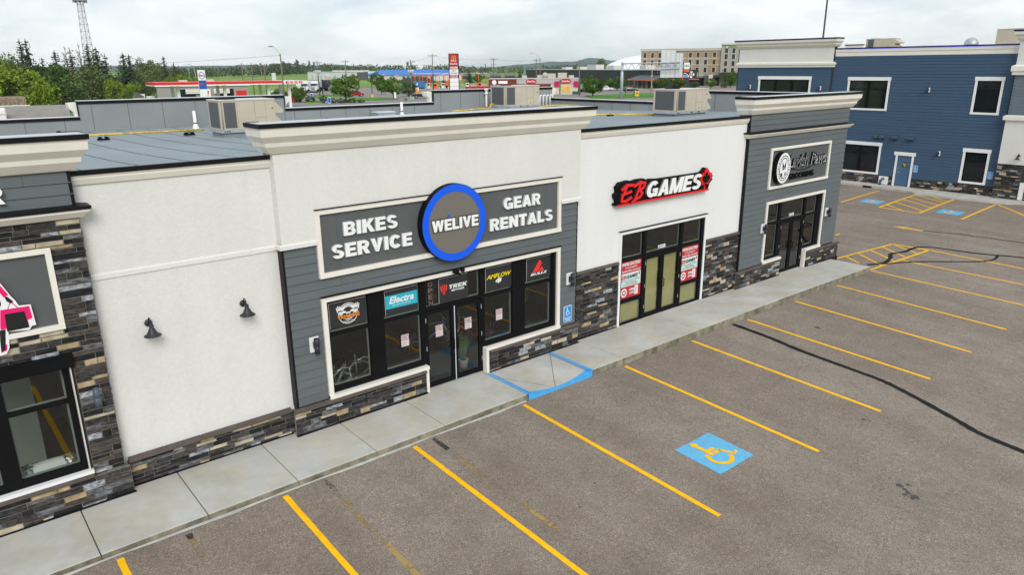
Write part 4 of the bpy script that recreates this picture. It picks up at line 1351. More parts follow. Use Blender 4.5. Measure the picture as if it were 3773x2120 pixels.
# ------------------------------------------------------------------ posters in the windows
blk = M('poster_black', (.022, .022, .025), .55, .05)
wh = M('poster_white', (.78, .78, .78), .5, .03)
rd = M('poster_red', (.80, .035, .022), .5, .03)
yl = M('poster_yellow', (.82, .66, .0), .5, .03)
og = M('poster_orange', (.90, .27, .01), .5, .03)
te = M('poster_teal', (.02, .42, .55), .5, .03)
PM = [blk, wh, rd, yl, og, te]
YP = .098                                                    # posters hang just behind/at the glass line
def poster(x0, x1, z0, z1, label, draw):
    mb = MB().box(x0, x1, YP, YP + .008, z0, z1, 0)
    mb.box(x0, x1, YP - .001, YP + .004, z1 + .0005, z1 + .007, 1).box(x0 - .006, x0 - .0005, YP - .001, YP + .004, z0, z1, 1)
    t = thing('window_poster', label, 'poster', ((x0 + x1) / 2, YP, z0), 0, 'brand posters in the bike shop windows')
    mb.build('panel', PM, t)
    mb = MB(); draw(mb); mb.build('print', PM, t)
y1_, y2_, y3_ = YP - .004, YP - .008, YP - .012
def d_vam(mb):
    c = (1.34, y1_, 2.47)
    mb.disc(c, .232, 40, 1, ri=.215).disc(c, .20, 40, 1, ri=.135, a0=radians(-15), a1=radians(195))
    mb.disc(c, .145, 40, 1, ri=.125, a0=pi, a1=2 * pi)
    k = lambda pts: mb.poly([(1.34 + x, y2_, 2.47 + z) for x, z in pts], 1)
    k([(-.055, .03), (.055, .03), (.035, -.06), (.02, -.11), (-.02, -.11), (-.035, -.06)])
    mb.poly([(1.34 + x, y3_, 2.47 + z) for x, z in ((-.028, .0), (.028, .0), (.012, -.06), (-.012, -.06))], 0)
    for s in (-1, 1):
        k([(s * .05, .02), (s * .05, .055), (s * .16, .085), (s * .24, .09), (s * .22, .03), (s * .13, .01)])
        for dx, dz in ((.265, .17), (.232, .195), (.195, .19), (.16, .17)):
            k([(s * (dx - .05), .07), (s * (dx - .012), dz), (s * (dx + .008), dz), (s * (dx - .015), .05)])
    mb.text('VAMOOSE', 1.075, 1.60, 2.365, 2.455, y3_ - .006, .003, 0, .09).text('VAMOOSE', 1.08, 1.595, 2.370, 2.450, y3_ - .010, .003, 4, .03)
    mb.text('ELECTRIC CYCLE', 1.20, 1.48, 2.275, 2.315, y3_ - .010, .003, 1, .01)
    mb.text('EST. 2020', 1.28, 1.40, 2.62, 2.64, y3_ - .010, .002, 0, .0)
poster(.915, 1.765, 2.20, 2.745, 'black poster with a round white moose logo reading VAMOOSE in orange', d_vam)
def d_ele(mb):
    mb.poly([(2.245, y1_, 2.33), (3.06, y1_, 2.33), (3.06, y1_, 2.635), (2.245, y1_, 2.635)], 5)
    mb.text('Electra', 2.33, 2.97, 2.44, 2.60, y2_, .003, 1, .028, .30).text('BICYCLE COMPANY', 2.42, 2.89, 2.385, 2.41, y2_, .003, 1, .005)
poster(2.235, 3.065, 2.195, 2.745, 'poster with a teal band reading Electra Bicycle Company', d_ele)
def d_trek(mb):
    s = lambda pts: mb.poly([(3.79 + x, y1_, 2.48 + z) for x, z in pts], 2)
    s([(-.10, .10), (-.06, .11), (-.05, -.06), (-.085, .0)]); s([(-.04, .115), (-.012, .12), (-.008, -.13), (-.03, -.10)])
    s([(.04, .115), (.012, .12), (.008, -.13), (.03, -.10)]); s([(.10, .10), (.06, .11), (.05, -.06), (.085, .0)])
    block_text(mb, 'TREK', 3.92, 4.47, 2.47, 2.565, y1_, .003, 1, None, .30).text('BICYCLES', 4.01, 4.37, 2.40, 2.445, y1_, .003, 1, .04)
poster(3.655, 4.485, 2.18, 2.755, 'black poster with a red shield and white letters reading TREK BICYCLES', d_trek)
def d_amf(mb):
    mb.text('AMFLOW', 5.05, 5.83, 2.47, 2.58, y1_, .003, 3, .025, .30).text('dji', 5.33, 5.52, 2.32, 2.46, y1_, .003, 1, .05, .2)
poster(5.02, 5.85, 2.175, 2.755, 'black poster with yellow letters reading AMFLOW above white dji', d_amf)
def d_bul(mb):
    p = lambda pts: mb.poly([(6.76 + x, y1_, 2.47 + z) for x, z in pts], 2)
    p([(-.23, -.09), (.02, .22), (.10, .12), (-.03, -.09)]); p([(.0, -.09), (.09, .03), (.18, -.09)])
    mb.text('BULLS', 6.47, 7.03, 2.295, 2.36, y1_, .003, 1, .03, .25)
poster(6.34, 7.18, 2.19, 2.755, 'black poster with a red split triangle above white letters reading BULLS', d_bul)
# small security notices
mar = M('notice_red', (.42, .03, .05), .5, .05)
for x, z, lab in ((2.685, 1.51, 'white and red security notice in the second window from the left'), (3.62, 1.515, 'white and red security notice on the left glass door'), (4.46, 1.505, 'white and red security notice on the right glass door'), (5.42, 1.51, 'white and red security notice in the window right of the doors')):
    mb = MB().box(x - .10, x + .10, .088, .092, z - .14, z + .14, 0)
    mb.poly([(x - .092, .0865, z + .0), (x + .092, .0865, z), (x + .092, .0865, z + .13), (x - .092, .0865, z + .13)], 1)
    mb.poly([(x - .075, .0855, z + .02), (x + .075, .0855, z + .02), (x + .075, .0855, z + .115), (x - .075, .0855, z + .115)], 0)
    mb.text('SECURITY', x - .065, x + .065, z + .075, z + .10, .082, .002, 2, .05).text('NOTICE', x - .055, x + .055, z + .035, z + .062, .082, .002, 2, .05)
    for dz in (-.045, -.105): mb.poly([(x - .09, .0865, z + dz - .024), (x + .09, .0865, z + dz - .024), (x + .09, .0865, z + dz + .024), (x - .09, .0865, z + dz + .024)], 1)
    for dz in (-.045, -.105): mb.poly([(x - .082, .0855, z + dz - .018), (x + .082, .0855, z + dz - .018), (x + .082, .0855, z + dz + .018), (x - .082, .0855, z + dz + .018)], 0)
    for dz in (-.04, -.05, -.10, -.11): mb.box(x - .07, x + .05, .084, .0852, z + dz - .002, z + dz + .002, 2)
    tag(mb.build('security_notice', [wh, mar, blk]), lab, 'notice', 'security notices on the bike shop glass')
mb = MB()
for ch, z in zip('OPEN', (2.63, 2.48, 2.33, 2.18)):
    mb.text(ch, 3.37, 3.48, z, z + .10, .10, .01, 0, -.012)
mb.box(3.35, 3.50, .112, .118, 2.15, 2.76, 1)
tag(mb.build('open_sign', [M('unlit_neon', (.26, .16, .14), .4, .05), M('smoked_acrylic', (.03, .027, .025), .25, .05)]), 'unlit vertical OPEN sign above the doors of the bike shop', 'sign')
# opening posters of the white bay
pr = M('poster_crimson', (.50, .028, .04), .5, .05)
pw = M('poster_mint', (.62, .76, .73), .5, .03)
dk = M('print_dark', (.03, .06, .06), .5, .05)
def big_poster(x0, x1, z0, z1, lab, hide):
    t = thing('window_poster', lab, 'poster', ((x0 + x1) / 2, .09, z0), 0, 'shop opening posters')
    w = x1 - x0; yb = .095
    MB().box(x0, x1, yb, yb + .006, z0, z1, 0).build('panel', [pr], t)
    mb = MB()
    mb.poly([(x0 + .01, yb - .002, z0 + .36), (x1 - .01, yb - .002, z0 + .36), (x1 - .01, yb - .002, z0 + .76), (x0 + .01, yb - .002, z0 + .76)], 1)
    y = yb - .006
    mb.text("WE'RE EXCITED", x0 + .04, x1 - .05, z0 + .985, z0 + 1.085, y, .002, 2, .04, .1)
    mb.text('to be joining the', x0 + .20, x1 - .18, z0 + .885, z0 + .955, y, .002, 2, .01, .1)
    mb.text('Gasoline Alley community!', x0 + .03, x1 - .03, z0 + .785, z0 + .86, y, .002, 2, .015, .1)
    mb.text('EB', x0 + .03, x0 + .24, z0 + .58, z0 + .70, y, .002, 3, .03, .25).text('GAMES', x0 + .25, x1 - .14, z0 + .59, z0 + .70, y, .002, 4, .045, .2)
    mb.poly([(x1 - .12, y, z0 + .66), (x1 - .09, y, z0 + .74), (x1 - .05, y, z0 + .71), (x1 - .06, y, z0 + .64)], 3)
    mb.text('THE LATEST & GREATEST IN GAMING,', x0 + .04, x1 - .06, z0 + .515, z0 + .55, y, .002, 4, .01)
    mb.text('TRADING CARDS AND', x0 + .20, x1 - .22, z0 + .455, z0 + .49, y, .002, 4, .01)
    mb.text('POP CULTURE COLLECTIBLES', x0 + .12, x1 - .14, z0 + .395, z0 + .43, y, .002, 4, .01)
    mb.text('OPEN', x0 + .40, x0 + .62, z0 + .20, z0 + .275, y, .002, 2, .04).text('JUNE', x0 + .41, x0 + .61, z0 + .09, z0 + .165, y, .002, 2, .04)
    c = (x0 + .17, y, z0 + .18)
    mb.disc(c, .13, 24, 2, ri=.085)
    mb.poly([(c[0] + dx, y - .001, c[2] + dz) for dx, dz in ((0, -.06), (.012, -.03), (.055, -.02), (.04, 0), (.06, .015), (.025, .025), (.0, .07), (-.025, .025), (-.06, .015), (-.04, 0), (-.055, -.02), (-.012, -.03))], 2)
    mb.poly([(x0 + .62, y - .003, z0 + .06), (x0 + .78, y - .003, z0 + .06), (x0 + .78, y - .003, z0 + .33), (x0 + .62, y - .003, z0 + .33)], 2)
    for k in range(5): mb.box(x0 + .64, x0 + .74, y - .0045, y - .0035, z0 + .11 + .04 * k, z0 + .118 + .04 * k, 4)
    mb.build('print', [pr, pw, wh, M('print_red', (.6, .02, .04), .5, .05), dk], t)
big_poster(9.915, 10.815, .915, 2.04, 'red and mint opening poster left of the papered doors', 0)
big_poster(12.70, 13.58, .90, 2.04, 'red and mint opening poster right of the papered doors', 1)
tag(MB().text('102B', 11.56, 11.90, 2.19, 2.30, .095, .008, 0, .03).build('unit_number', letter_w), 'white unit number 102B above the papered doors', 'number')
tag(MB().text('101B', 18.95, 19.27, 2.18, 2.29, .10, .008, 0, .03).build('unit_number', letter_w), 'white unit number 101B above the doors of the end shop', 'number')
# handicapped parking plates
cy = M('sign_cyan', (.0, .27, .68), .4, .03)
def plate(name, cx, cz, w, h, y, label, mapf=None, words=True):
    mb = MB()
    def rr(x0, x1, z0, z1, r, yy, mi, d=None):
        pts = []
        for (ax, az, a0) in ((x1 - r, z1 - r, 0), (x0 + r, z1 - r, 90), (x0 + r, z0 + r, 180), (x1 - r, z0 + r, 270)):
            for k in range(5):
                a = radians(a0 + 22.5 * k)
                pts.append((ax + r * cos(a), yy, az + r * sin(a)))
        if d: mb.prism(pts, (0, d, 0), mi)
        else: mb.poly(pts, mi)
    rr(cx - w / 2, cx + w / 2, cz - h / 2, cz + h / 2, w * .1, y, 0, .008)
    rr(cx - w * .46, cx + w * .46, cz - h * .475, cz + h * .475, w * .09, y - .002, 1)
    rr(cx - w * .40, cx + w * .40, cz - h * .16, cz + h * .44, w * .06, y - .0035, 0)
    rr(cx - w * .385, cx + w * .385, cz - h * .15, cz + h * .43, w * .06, y - .005, 1)
    wheelchair(mb, lambda u, v: (cx + (u - .5) * w * .78, y - .007, cz + h * .14 + (v - .5) * w * .86), 0)
    if words:
        mb.text('HANDICAPPED', cx - w * .40, cx + w * .40, cz - h * .30, cz - h * .215, y - .007, .001, 0, .03)
        mb.text('PARKING', cx - w * .28, cx + w * .28, cz - h * .42, cz - h * .335, y - .007, .001, 0, .03)
    if mapf: mb.mapv(mapf)
    return tag(mb.build(name, [white_m, cy]), label, 'sign', 'handicapped parking plates')
plate('parking_plate', 7.69, 1.04, .30, .46, -.035, 'blue handicapped parking plate on the grey siding of the bike shop')

# ------------------------------------------------------------------ lamps
def gooseneck():
    t = thing('gooseneck_lamp', 'dark gooseneck wall lamp on the pale stucco, the lower one nearer the stone shop front', 'lamp', (0, 0, 0), 0, 'gooseneck lamps on the blank stucco bay', False)
    MB().lathe([(0, 0), (.085, 0), (.085, -.02), (.06, -.045), (.0, -.05)], (0, 0, 0), 20, axis='y').build('wall_plate', lamp_m, t)
    arm = [(0, -.04, .0)] + [(0, -.05 - .10 * (1 - cos(a)), .12 * sin(a) + .04) for a in [radians(q) for q in (10, 40, 70, 100, 130, 160, 180)]] + [(0, -.25, .01)]
    MB().tube(arm, .013, 8).build('arm', lamp_m, t)
    MB().lathe([(.0, .0), (.045, -.005), (.052, -.03), (.048, -.10), (.062, -.115), (.08, -.15), (.10, -.20), (.14, -.245), (.185, -.272), (.19, -.285), (.175, -.28), (.0, -.16)], (0, -.25, .035), 28).build('lamp_shade', lamp_m, t)
    return t
g0 = gooseneck()
g0.location = (-2.47, .165, 3.13); g0.scale = (.76, .76, .76)
dup(g0, (-.79, .165, 3.13), 0, .76, label='dark gooseneck wall lamp on the pale stucco beside the bike shop siding')
def updown(back=True):
    t = thing('cylinder_wall_light', 'dark up-and-down cylinder wall light', 'lamp', (0, 0, 0), 0, 'cylinder wall lights', False)
    if back: MB().box(-.10, .10, -.035, .0, -.16, .16).build('mounting_block', white_m, t, bevel=.006)
    MB().box(-.035, .035, -.10, -.03, -.07, .07).build('bracket', lamp_m, t)
    MB().lathe([(.0, -.165), (.055, -.165), (.055, -.012), (.050, -.008), (.050, .008), (.055, .012), (.055, .165), (.047, .165), (.045, .12), (0, .12)], (0, -.15, 0), 20).build('tube_body', lamp_m, t)
    return t
u0 = updown()
u0.location = (.47, -.02, 2.02); u0['label'] = 'dark cylinder wall light on white block, left of the bike shop windows'
dup(u0, (7.72, -.02, 2.02), label='dark cylinder wall light on white block, above the blue parking plate')
dup(u0, (17.02, -.02, 2.03), label='dark cylinder wall light on white block, left of the end shop window')
dup(u0, (21.43, -.02, 2.04), label='dark cylinder wall light on white block, right of the end shop window')
u1 = updown(False)
u1.location = (-3.50, -.04, 2.13); u1['label'] = 'grey cylinder wall light fixed to the ledgestone column'
for ch in u1.children: ch.data.materials[0] = M('slate_lamp_metal', (.075, .10, .12), .5, .1)
t = thing('security_camera', 'small black floodlight camera under the round sign', 'camera', (4.05, -.08, 2.93))
MB().box(4.01, 4.09, -.12, -.02, 2.87, 2.95).tube([(4.05, -.08, 2.91), (4.05, -.2, 2.86)], .03, 10).build('camera_body', black_m, t)
for s in (-1, 1): MB().lathe([(0, 0), (.05, .0), (.055, -.05), (.02, -.075), (0, -.075)], (4.05 + s * .11, -.13, 2.95), 14, axis='y').tube([(4.05, -.08, 2.93), (4.05 + s * .10, -.10, 2.95)], .012, 6).build('lamp_head', black_m, t)
# ------------------------------------------------------------------ behind the glass
def bike(paint):
    t = thing('bicycle', 'bicycle', 'bicycle', (0, 0, 0), 0, 'bicycles inside the shop', False)
    fm = paint
    rub = M('tyre_rubber', (.02, .02, .02), .8, .1); sil = M('bright_alloy', (.55, .56, .55), .3, .05, metal=.6)
    MB().tube([(-.18, 0, .62), (-.20, 0, .92)], .018).tube([(-.15, 0, .30), (-.19, 0, .80)], .02).tube([(-.15, 0, .30), (.38, 0, .72)], .026).tube([(-.19, 0, .78), (.38, 0, .80)], .02).tube([(-.58, 0, .35), (-.15, 0, .30)], .012).tube([(-.58, 0, .35), (-.19, 0, .76)], .012).tube([(.36, 0, .84), (.40, 0, .66)], .026).build('frame', fm, t)
    MB().tube([(.40, .05, .68), (.52, .055, .35)], .016).tube([(.40, -.05, .68), (.52, -.055, .35)], .016).tube([(.40, -.06, .68), (.40, .06, .68)], .022).build('fork', sil, t)
    MB().tube([(.35, -.34, .98), (.33, -.15, 1.0), (.36, 0, .95), (.33, .15, 1.0), (.35, .34, .98)], .014).tube([(.36, 0, .84), (.36, 0, .96)], .015).build('handlebar', sil, t)
    MB().box(-.33, -.07, -.06, .06, .92, .96).build('saddle', rub, t, bevel=.02)
    for x in (-.58, .52):
        mb = MB(); mb.tube([(x + .34 * cos(2 * pi * k / 28), 0, .35 + .34 * sin(2 * pi * k / 28)) for k in range(29)], .022, 8, 0, False)
        w = mb.build('wheel', rub, t)
        mb = MB()
        for k in range(12): mb.tube([(x, 0, .35), (x + .32 * cos(2 * pi * k / 12), 0, .35 + .32 * sin(2 * pi * k / 12))], .003, 4)
        mb.build('spokes', sil, w)
    return t
alloy = M('silver_frame_paint', (.24, .25, .22), .35, .05, metal=.3)
b0 = bike(alloy)
b0.location = (1.35, .75, .14); b0.rotation_euler = (0, 0, radians(-78)); b0['label'] = 'silver bicycle facing the leftmost window of the bike shop'
b1 = dup(b0, (2.0, 1.0, .14), radians(-80), label='silver bicycle standing second from the left in the bike shop')
b2 = dup(b0, (5.6, 1.5, .14), radians(170), label='red bicycle behind the window right of the doors'); recolour(b2, alloy, M('red_frame_paint', (.40, .03, .03), .35, .05))
b3 = dup(b0, (4.6, 2.0, .14), radians(-20), label='pale blue bicycle behind the right glass door'); recolour(b3, alloy, M('blue_frame_paint', (.10, .24, .42), .35, .05))
t = thing('unbuilt_bicycle', 'bare silver bicycle frame lying inside the leftmost window', 'frame', (1.2, .5, .2))
MB().tube([(.95, .45, .90), (1.42, .6, 1.12)], .03).tube([(1.42, .6, 1.12), (1.36, .6, 1.0)], .035).tube([(1.36, .6, 1.0), (1.16, .55, .70)], .04).tube([(.95, .45, .90), (1.16, .55, .70)], .025).build('tubes', alloy, t)
def grass_pot(h, n, seed, lab, pot):
    t = thing('potted_grass', lab, 'plant', (0, 0, 0), 0, None, False)
    MB().lathe([(0, 0), (.10, 0), (.13, .22), (.135, .24), (.115, .24), (.11, .2), (0, .2)], (0, 0, 0), 16).build('pot', pot, t)
    r = random.Random(seed); mb = MB()
    for k in range(n):
        a = r.uniform(0, 2 * pi); l = h * r.uniform(.6, 1); sp = r.uniform(.0, .22)
        p = [Vector((.05 * cos(a), .05 * sin(a), .2)), Vector((.05 * cos(a) + sp * .4 * cos(a), sp * .4 * sin(a), .2 + l * .6)), Vector((sp * 1.3 * cos(a), sp * 1.3 * sin(a), .2 + l))]
        mb.tube(p, [.006, .005, .001], 4)
    mb.build('blades', M('dry_grass_blades', (.13, .20, .06), .7, .1, island=.3), t)
    return t
gp = grass_pot(.75, 70, 3, 'potted grass in a pale basket behind the right glass door', M('pale_basket', (.36, .31, .22), .8, .2, 60))
gp.location = (4.62, .55, .14)
gp2 = grass_pot(1.15, 110, 4, 'tall potted grass behind the rightmost bike shop window', M('dark_pot', (.05, .045, .04), .7, .1))
gp2.location = (6.65, .75, .62)
MB_ = MB().box(6.3, 7.3, .4, 1.3, .14, .62)
tag(MB_.build('display_plinth', room_floor), 'low dark plinth under the tall potted grass', 'plinth')
t = thing('duct_package', 'bag-wrapped coil of flexible duct with a white printed label, inside the left window', 'package', (-4.3, .42, .66))
mb = MB()
def lump(mb, c, r, seed, mi, nz=10, nr=18):
    rr = random.Random(seed); b = len(mb.v)
    for j in range(nz + 1):
        th = pi * j / nz
        for i in range(nr):
            ph = 2 * pi * i / nr; k = 1 + rr.uniform(-.07, .07)
            mb.v.append((c[0] + r[0] * sin(th) * cos(ph) * k, c[1] + r[1] * sin(th) * sin(ph) * k, c[2] + r[2] * cos(th) * k))
    for j in range(nz):
        for i in range(nr):
            i2 = (i + 1) % nr
            mb.face([b + j * nr + i, b + j * nr + i2, b + (j + 1) * nr + i2, b + (j + 1) * nr + i], mi, False)
lump(mb, (-4.62, .42, .83), (.16, .15, .165), 1, 0)
lump(mb, (-4.02, .42, .83), (.15, .15, .165), 2, 0)
mb.build('foil_ends', M('crumpled_foil', (.34, .36, .33), .22, .3, 30, metal=.7, bump=1.0, bscale=14), t)
mb = MB().lathe([(.155, -.24), (.165, -.1), (.165, .1), (.155, .24)], (-4.32, .42, .82), 20, 0, 'x')
mb.build('sleeve', M('white_sleeve', (.66, .67, .64), .5, .05), t)
mb = MB()
for k in range(5): mb.box(-4.30 + k * .022, -4.288 + k * .022, .250, .253, .80, .87)
mb.box(-4.19, -4.06, .250, .253, .80, .84)
mb.build('print', black_m, t)

# ------------------------------------------------------------------ on the roof
def rooftop_unit(w, d, h, curb, lab, hood=True, taper=False):
    """packaged unit: coil grilles at the left end and front-left, panels, base rail, curb, rain hood at the right"""
    t = thing('rooftop_unit', lab, 'air conditioner', (0, 0, 0), 0, 'beige rooftop air conditioners', False)
    c = MB()
    if taper: c.hexa([(-.55, -.35, 0), (w + .25, -.35, 0), (w + .25, d + .3, 0), (-.55, d + .3, 0), (.0, .02, curb), (w, .02, curb), (w, d, curb), (.0, d, curb)])
    else: c.box(.04, w - .04, .04, d - .04, -.05, curb)
    c.build('curb', galv if taper else membrane_d, t)
    z = curb
    MB().box(-.03, w + .03, -.03, d + .03, z, z + .09).build('base_rail', galv, t, bevel=.005)
    mb = MB()
    for x in (.06, .13, .20, .9, 1.35): mb.box(x, x + (.045 if x < .5 else .13), -.034, -.031, z + .03, z + .06)
    mb.build('rail_slots', black_m, t)
    z += .09
    MB().box(0, w, 0, d, z, z + h).build('cabinet', hvac_m, t, bevel=.012)
    MB().box(-.02, w + .02, -.02, d + .02, z + h - .005, z + h + .03).build('top_panel', M('pale_sheet_metal', (.58, .56, .52), .45, .05), t, bevel=.008)
    gx = w * .28
    mb = MB().poly([(.12, -.006, z + .05), (gx, -.006, z + .05), (gx, -.006, z + h - .05), (.12, -.006, z + h - .05)], 0)
    mb.poly([(-.006, d - .10, z + .05), (-.006, .10, z + .05), (-.006, .10, z + h - .05), (-.006, d - .10, z + h - .05)], 0)
    mb.build('coil_guard', grille_m, t)
    mb = MB().tube([(.05, -.012, z + .02), (.05, -.012, z + h - .02)], .018, 6)
    for x in (gx + .04, w * .62, w * .82): mb.box(x, x + .008, -.004, .001, z + .02, z + h - .02)
    mb.box(w * .62, w * .82, -.004, .001, z + h * .38, z + h * .39)
    mb.build('panel_seams', M('panel_shadow_gap', (.30, .26, .20), .6, .1), t)
    mb = MB()
    for x, zz in ((.02, .09), (w * .72, .10), (w * .93, .6)): mb.lathe([(0, 0), (.018, 0), (.018, -.01), (0, -.012)], (x + .03, -.008, z + zz), 8, 0, 'y')
    mb.build('knobs', black_m, t)
    if hood:
        for za, zb in ((.52, .97), (.02, .46)):
            mb = MB().prism([(w + .001, .03, z + h * zb), (w + .28, .03, z + h * (za + .10)), (w + .26, .03, z + h * za), (w + .001, .03, z + h * za)], (0, d - .06, 0))
            mb.build('rain_hood', hvac_m, t)
    MB().lathe([(.26, 0), (.30, .015), (.30, .03), (.05, .04), (0, .04)], (w * .22, d * .5, z + h + .03), 24).build('fan_guard', black_m, t)
    return t
r1 = rooftop_unit(1.72, 1.05, .86, .13, 'beige rooftop unit left, partly behind the bike shop cornice')
r1.location = (2.36, 9.6, 5.42)
r2 = rooftop_unit(2.2, 1.1, .90, .14, 'beige rooftop unit in the middle on a flared metal curb', False, True)
r2.location = (17.28, 14.2, 5.42)
r3 = rooftop_unit(1.98, 1.1, .80, .16, 'beige rooftop unit right, standing on a grey curb above the white bay')
r3.location = (17.60, 4.4, 5.50)
def roof_pipe(name, pts, r, mat, lab, cat='pipe', grp=None):
    return tag(MB().tube(pts, r, 10).build(name, mat), lab, cat, grp)
roof_pipe('gas_pipe', [(-3.3, 11.6, 5.56), (-.5, 11.62, 5.56), (2.40, 11.4, 5.56)], .030, pipe_y, 'yellow gas pipe along the roof to the left rooftop unit')
roof_pipe('gas_pipe', [(14.4, 14.5, 5.52), (16.9, 14.9, 5.55), (16.95, 14.9, 5.72), (17.25, 15.0, 5.72)], .03, pipe_y, 'rusty yellow gas pipe with a bend beside the middle rooftop unit')
roof_pipe('gas_pipe', [(12.8, 9.2, 5.55), (17.4, 7.5, 5.55), (18.2, 5.55, 5.58)], .028, pipe_y, 'yellow gas pipe across the roof to the right rooftop unit')
roof_pipe('gas_pipe', [(19.2, 14.4, 5.52), (21.2, 15.0, 5.52), (22.0, 14.0, 5.52), (20.5, 12.0, 5.52)], .035, pipe_y, 'looped yellow gas pipes by the cluster of white vents')
def pipe_stand():
    t = thing('pipe_stand', 'black rubber support block', 'support', (0, 0, 0), 0, 'pipe supports on the roof', False)
    MB().box(-.16, .16, -.08, .08, 0, .05).box(-.13, -.05, -.07, .07, .05, .10).box(.05, .13, -.07, .07, .05, .10).build('block', black_m, t)
    MB().box(-.02, .02, -.03, .03, .05, .17).box(-.05, .05, -.02, .02, .155, .175).build('strut', galv, t)
    return t
s0 = pipe_stand(); s0.location = (-.5, 11.6, 5.40); s0['label'] = 'black rubber support under the left gas pipe, the one nearer the corner cornice'
for loc, lab in (((1.95, 11.5, 5.40), 'black rubber support under the left gas pipe, the one beside the rooftop unit'), ((17.35, 7.5, 5.43), 'black rubber support under the right gas pipe, far from the rooftop unit'), ((18.1, 5.75, 5.45), 'black rubber support under the right gas pipe, close to the right rooftop unit'), ((14.4, 14.5, 5.37), 'black rubber support at the left end of the rusty gas pipe')):
    dup(s0, loc, label=lab)
def vent_pipe(h, r, lab, loc, tall=False):
    t = thing('vent_pipe', lab, 'vent', (0, 0, 0), 0, 'white plastic vents on the roof', False)
    MB().lathe([(0, h), (r, h), (r, 0)], (0, 0, 0), 14).build('stack', plastic_w, t)
    MB().lathe([(r * 1.06, .16), (r * 1.3, .14), (r * 2.0, 0), (r * 2.2, -.03)], (0, 0, 0), 14).build('boot', plastic_w, t)
    MB().lathe([(r * 1.1, .20), (r * 1.12, .17)], (0, 0, 0), 14).build('clamp', black_m, t)
    if tall:
        MB().lathe([(0, h + .10), (r * 1.9, h + .09), (r * 1.9, h + .03), (r * 1.2, h), (r * 1.2, h - .10), (r * 1.8, h - .12), (r * 1.8, h - .17), (r, h - .18)], (0, 0, 0), 14).build('cowl', plastic_w, t)
    t.location = loc
    return t
vent_pipe(.62, .058, 'short white vent pipe left of the left rooftop unit', (3.2, 14.9, 5.36))
vent_pipe(.60, .062, 'short white vent pipe beside the square skylight', (12.65, 16.0, 5.34))
vent_pipe(.98, .055, 'tall white vent pipe with a cowl beside the middle rooftop unit', (17.60, 16.05, 5.34), True)
t = thing('roof_hatch', 'small square metal roof hatch with a pale domed lid', 'hatch', (11.4, 15.7, 5.34))
MB().box(11.1, 11.95, 15.4, 16.0, 5.30, 5.54).build('kerb_box', galv, t)
MB().hexa([(11.06, 15.36, 5.54), (11.99, 15.36, 5.54), (11.99, 16.02, 5.54), (11.06, 16.02, 5.54), (11.15, 15.45, 5.60), (11.9, 15.45, 5.60), (11.9, 15.95, 5.60), (11.15, 15.95, 5.60)]).build('lid', M('pale_acrylic', (.45, .52, .56), .3, .05), t)
for k in range(4):
    x, y = 21.0 + .24 * k, 15.85
    tag(MB().tube([(x, y, 5.40), (x, y, 5.97), (x + .03, y - .0, 6.0), (x + .12, y - .05, 6.0)], .042, 10).build('flue_pipe', plastic_w), 'one of four thin white flue pipes with elbow tops by the back corner', 'vent', 'cluster of white flue pipes')
for x, y, lab in ((-1.0, 15.9, 'small black roof drain at the foot of the back parapet, left'), (8.6, 15.3, 'small black roof drain near the skylight')):
    tag(MB().lathe([(0, .12), (.06, .10), (.10, .02), (.16, 0)], (x, y, roof_z(y)), 12).build('roof_drain', black_m), lab, 'drain')

# ------------------------------------------------------------------ two storey blue building across the lane
BBX = 42.3
BB = thing('office_building', 'two storey blue sided building with white trimmed windows across the lane', 'building', (BBX, 0, 0), -pi / 2, None, False)
# local frame: u = to the right as seen from the lot (-y), d = depth, z up
wins = {'a': (-9.86, -7.22, 4.66, 6.66), 'b': (-2.53, -1.08, 4.66, 6.70), 'c': (-9.86, -7.20, .70, 2.67), 'd': (-2.52, -1.11, .72, 2.71)}
hol = list(wins.values()) + [(-6.25, -5.18, 0, 2.02)]
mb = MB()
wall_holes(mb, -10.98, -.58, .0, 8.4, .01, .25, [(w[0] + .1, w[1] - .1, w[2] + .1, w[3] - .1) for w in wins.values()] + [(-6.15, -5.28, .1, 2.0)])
mb.build('wall', M('shadow_line_sheathing', (.05, .05, .05)), BB)
mb = MB()
siding(mb, -10.95, -.62, .68, 7.97, -.002, holes=hol, seed=21, e=.183)
mb.box(-10.99, -10.93, -.03, .05, .6, 8.35, 1)
mb.box(-.63, -.57, -.03, .05, .15, 7.97, 1)
mb.build('siding', [blue_siding, cap_m], BB)
o = ring_profile(MB(), [(.0, 7.955), (.03, 7.96), (.03, 8.19), (.06, 8.22), (.06, 8.40)], -10.9, -.5, 0, .2, False, False).build('fascia', trim_m, BB)
MB().box(-10.93, -.45, -.10, .2, 8.402, 8.47).build('cap_flashing', cap_m, o)
MB().box(-18, 9, .2, 16, 8.0, 8.30).build('roof', membrane_d, BB)
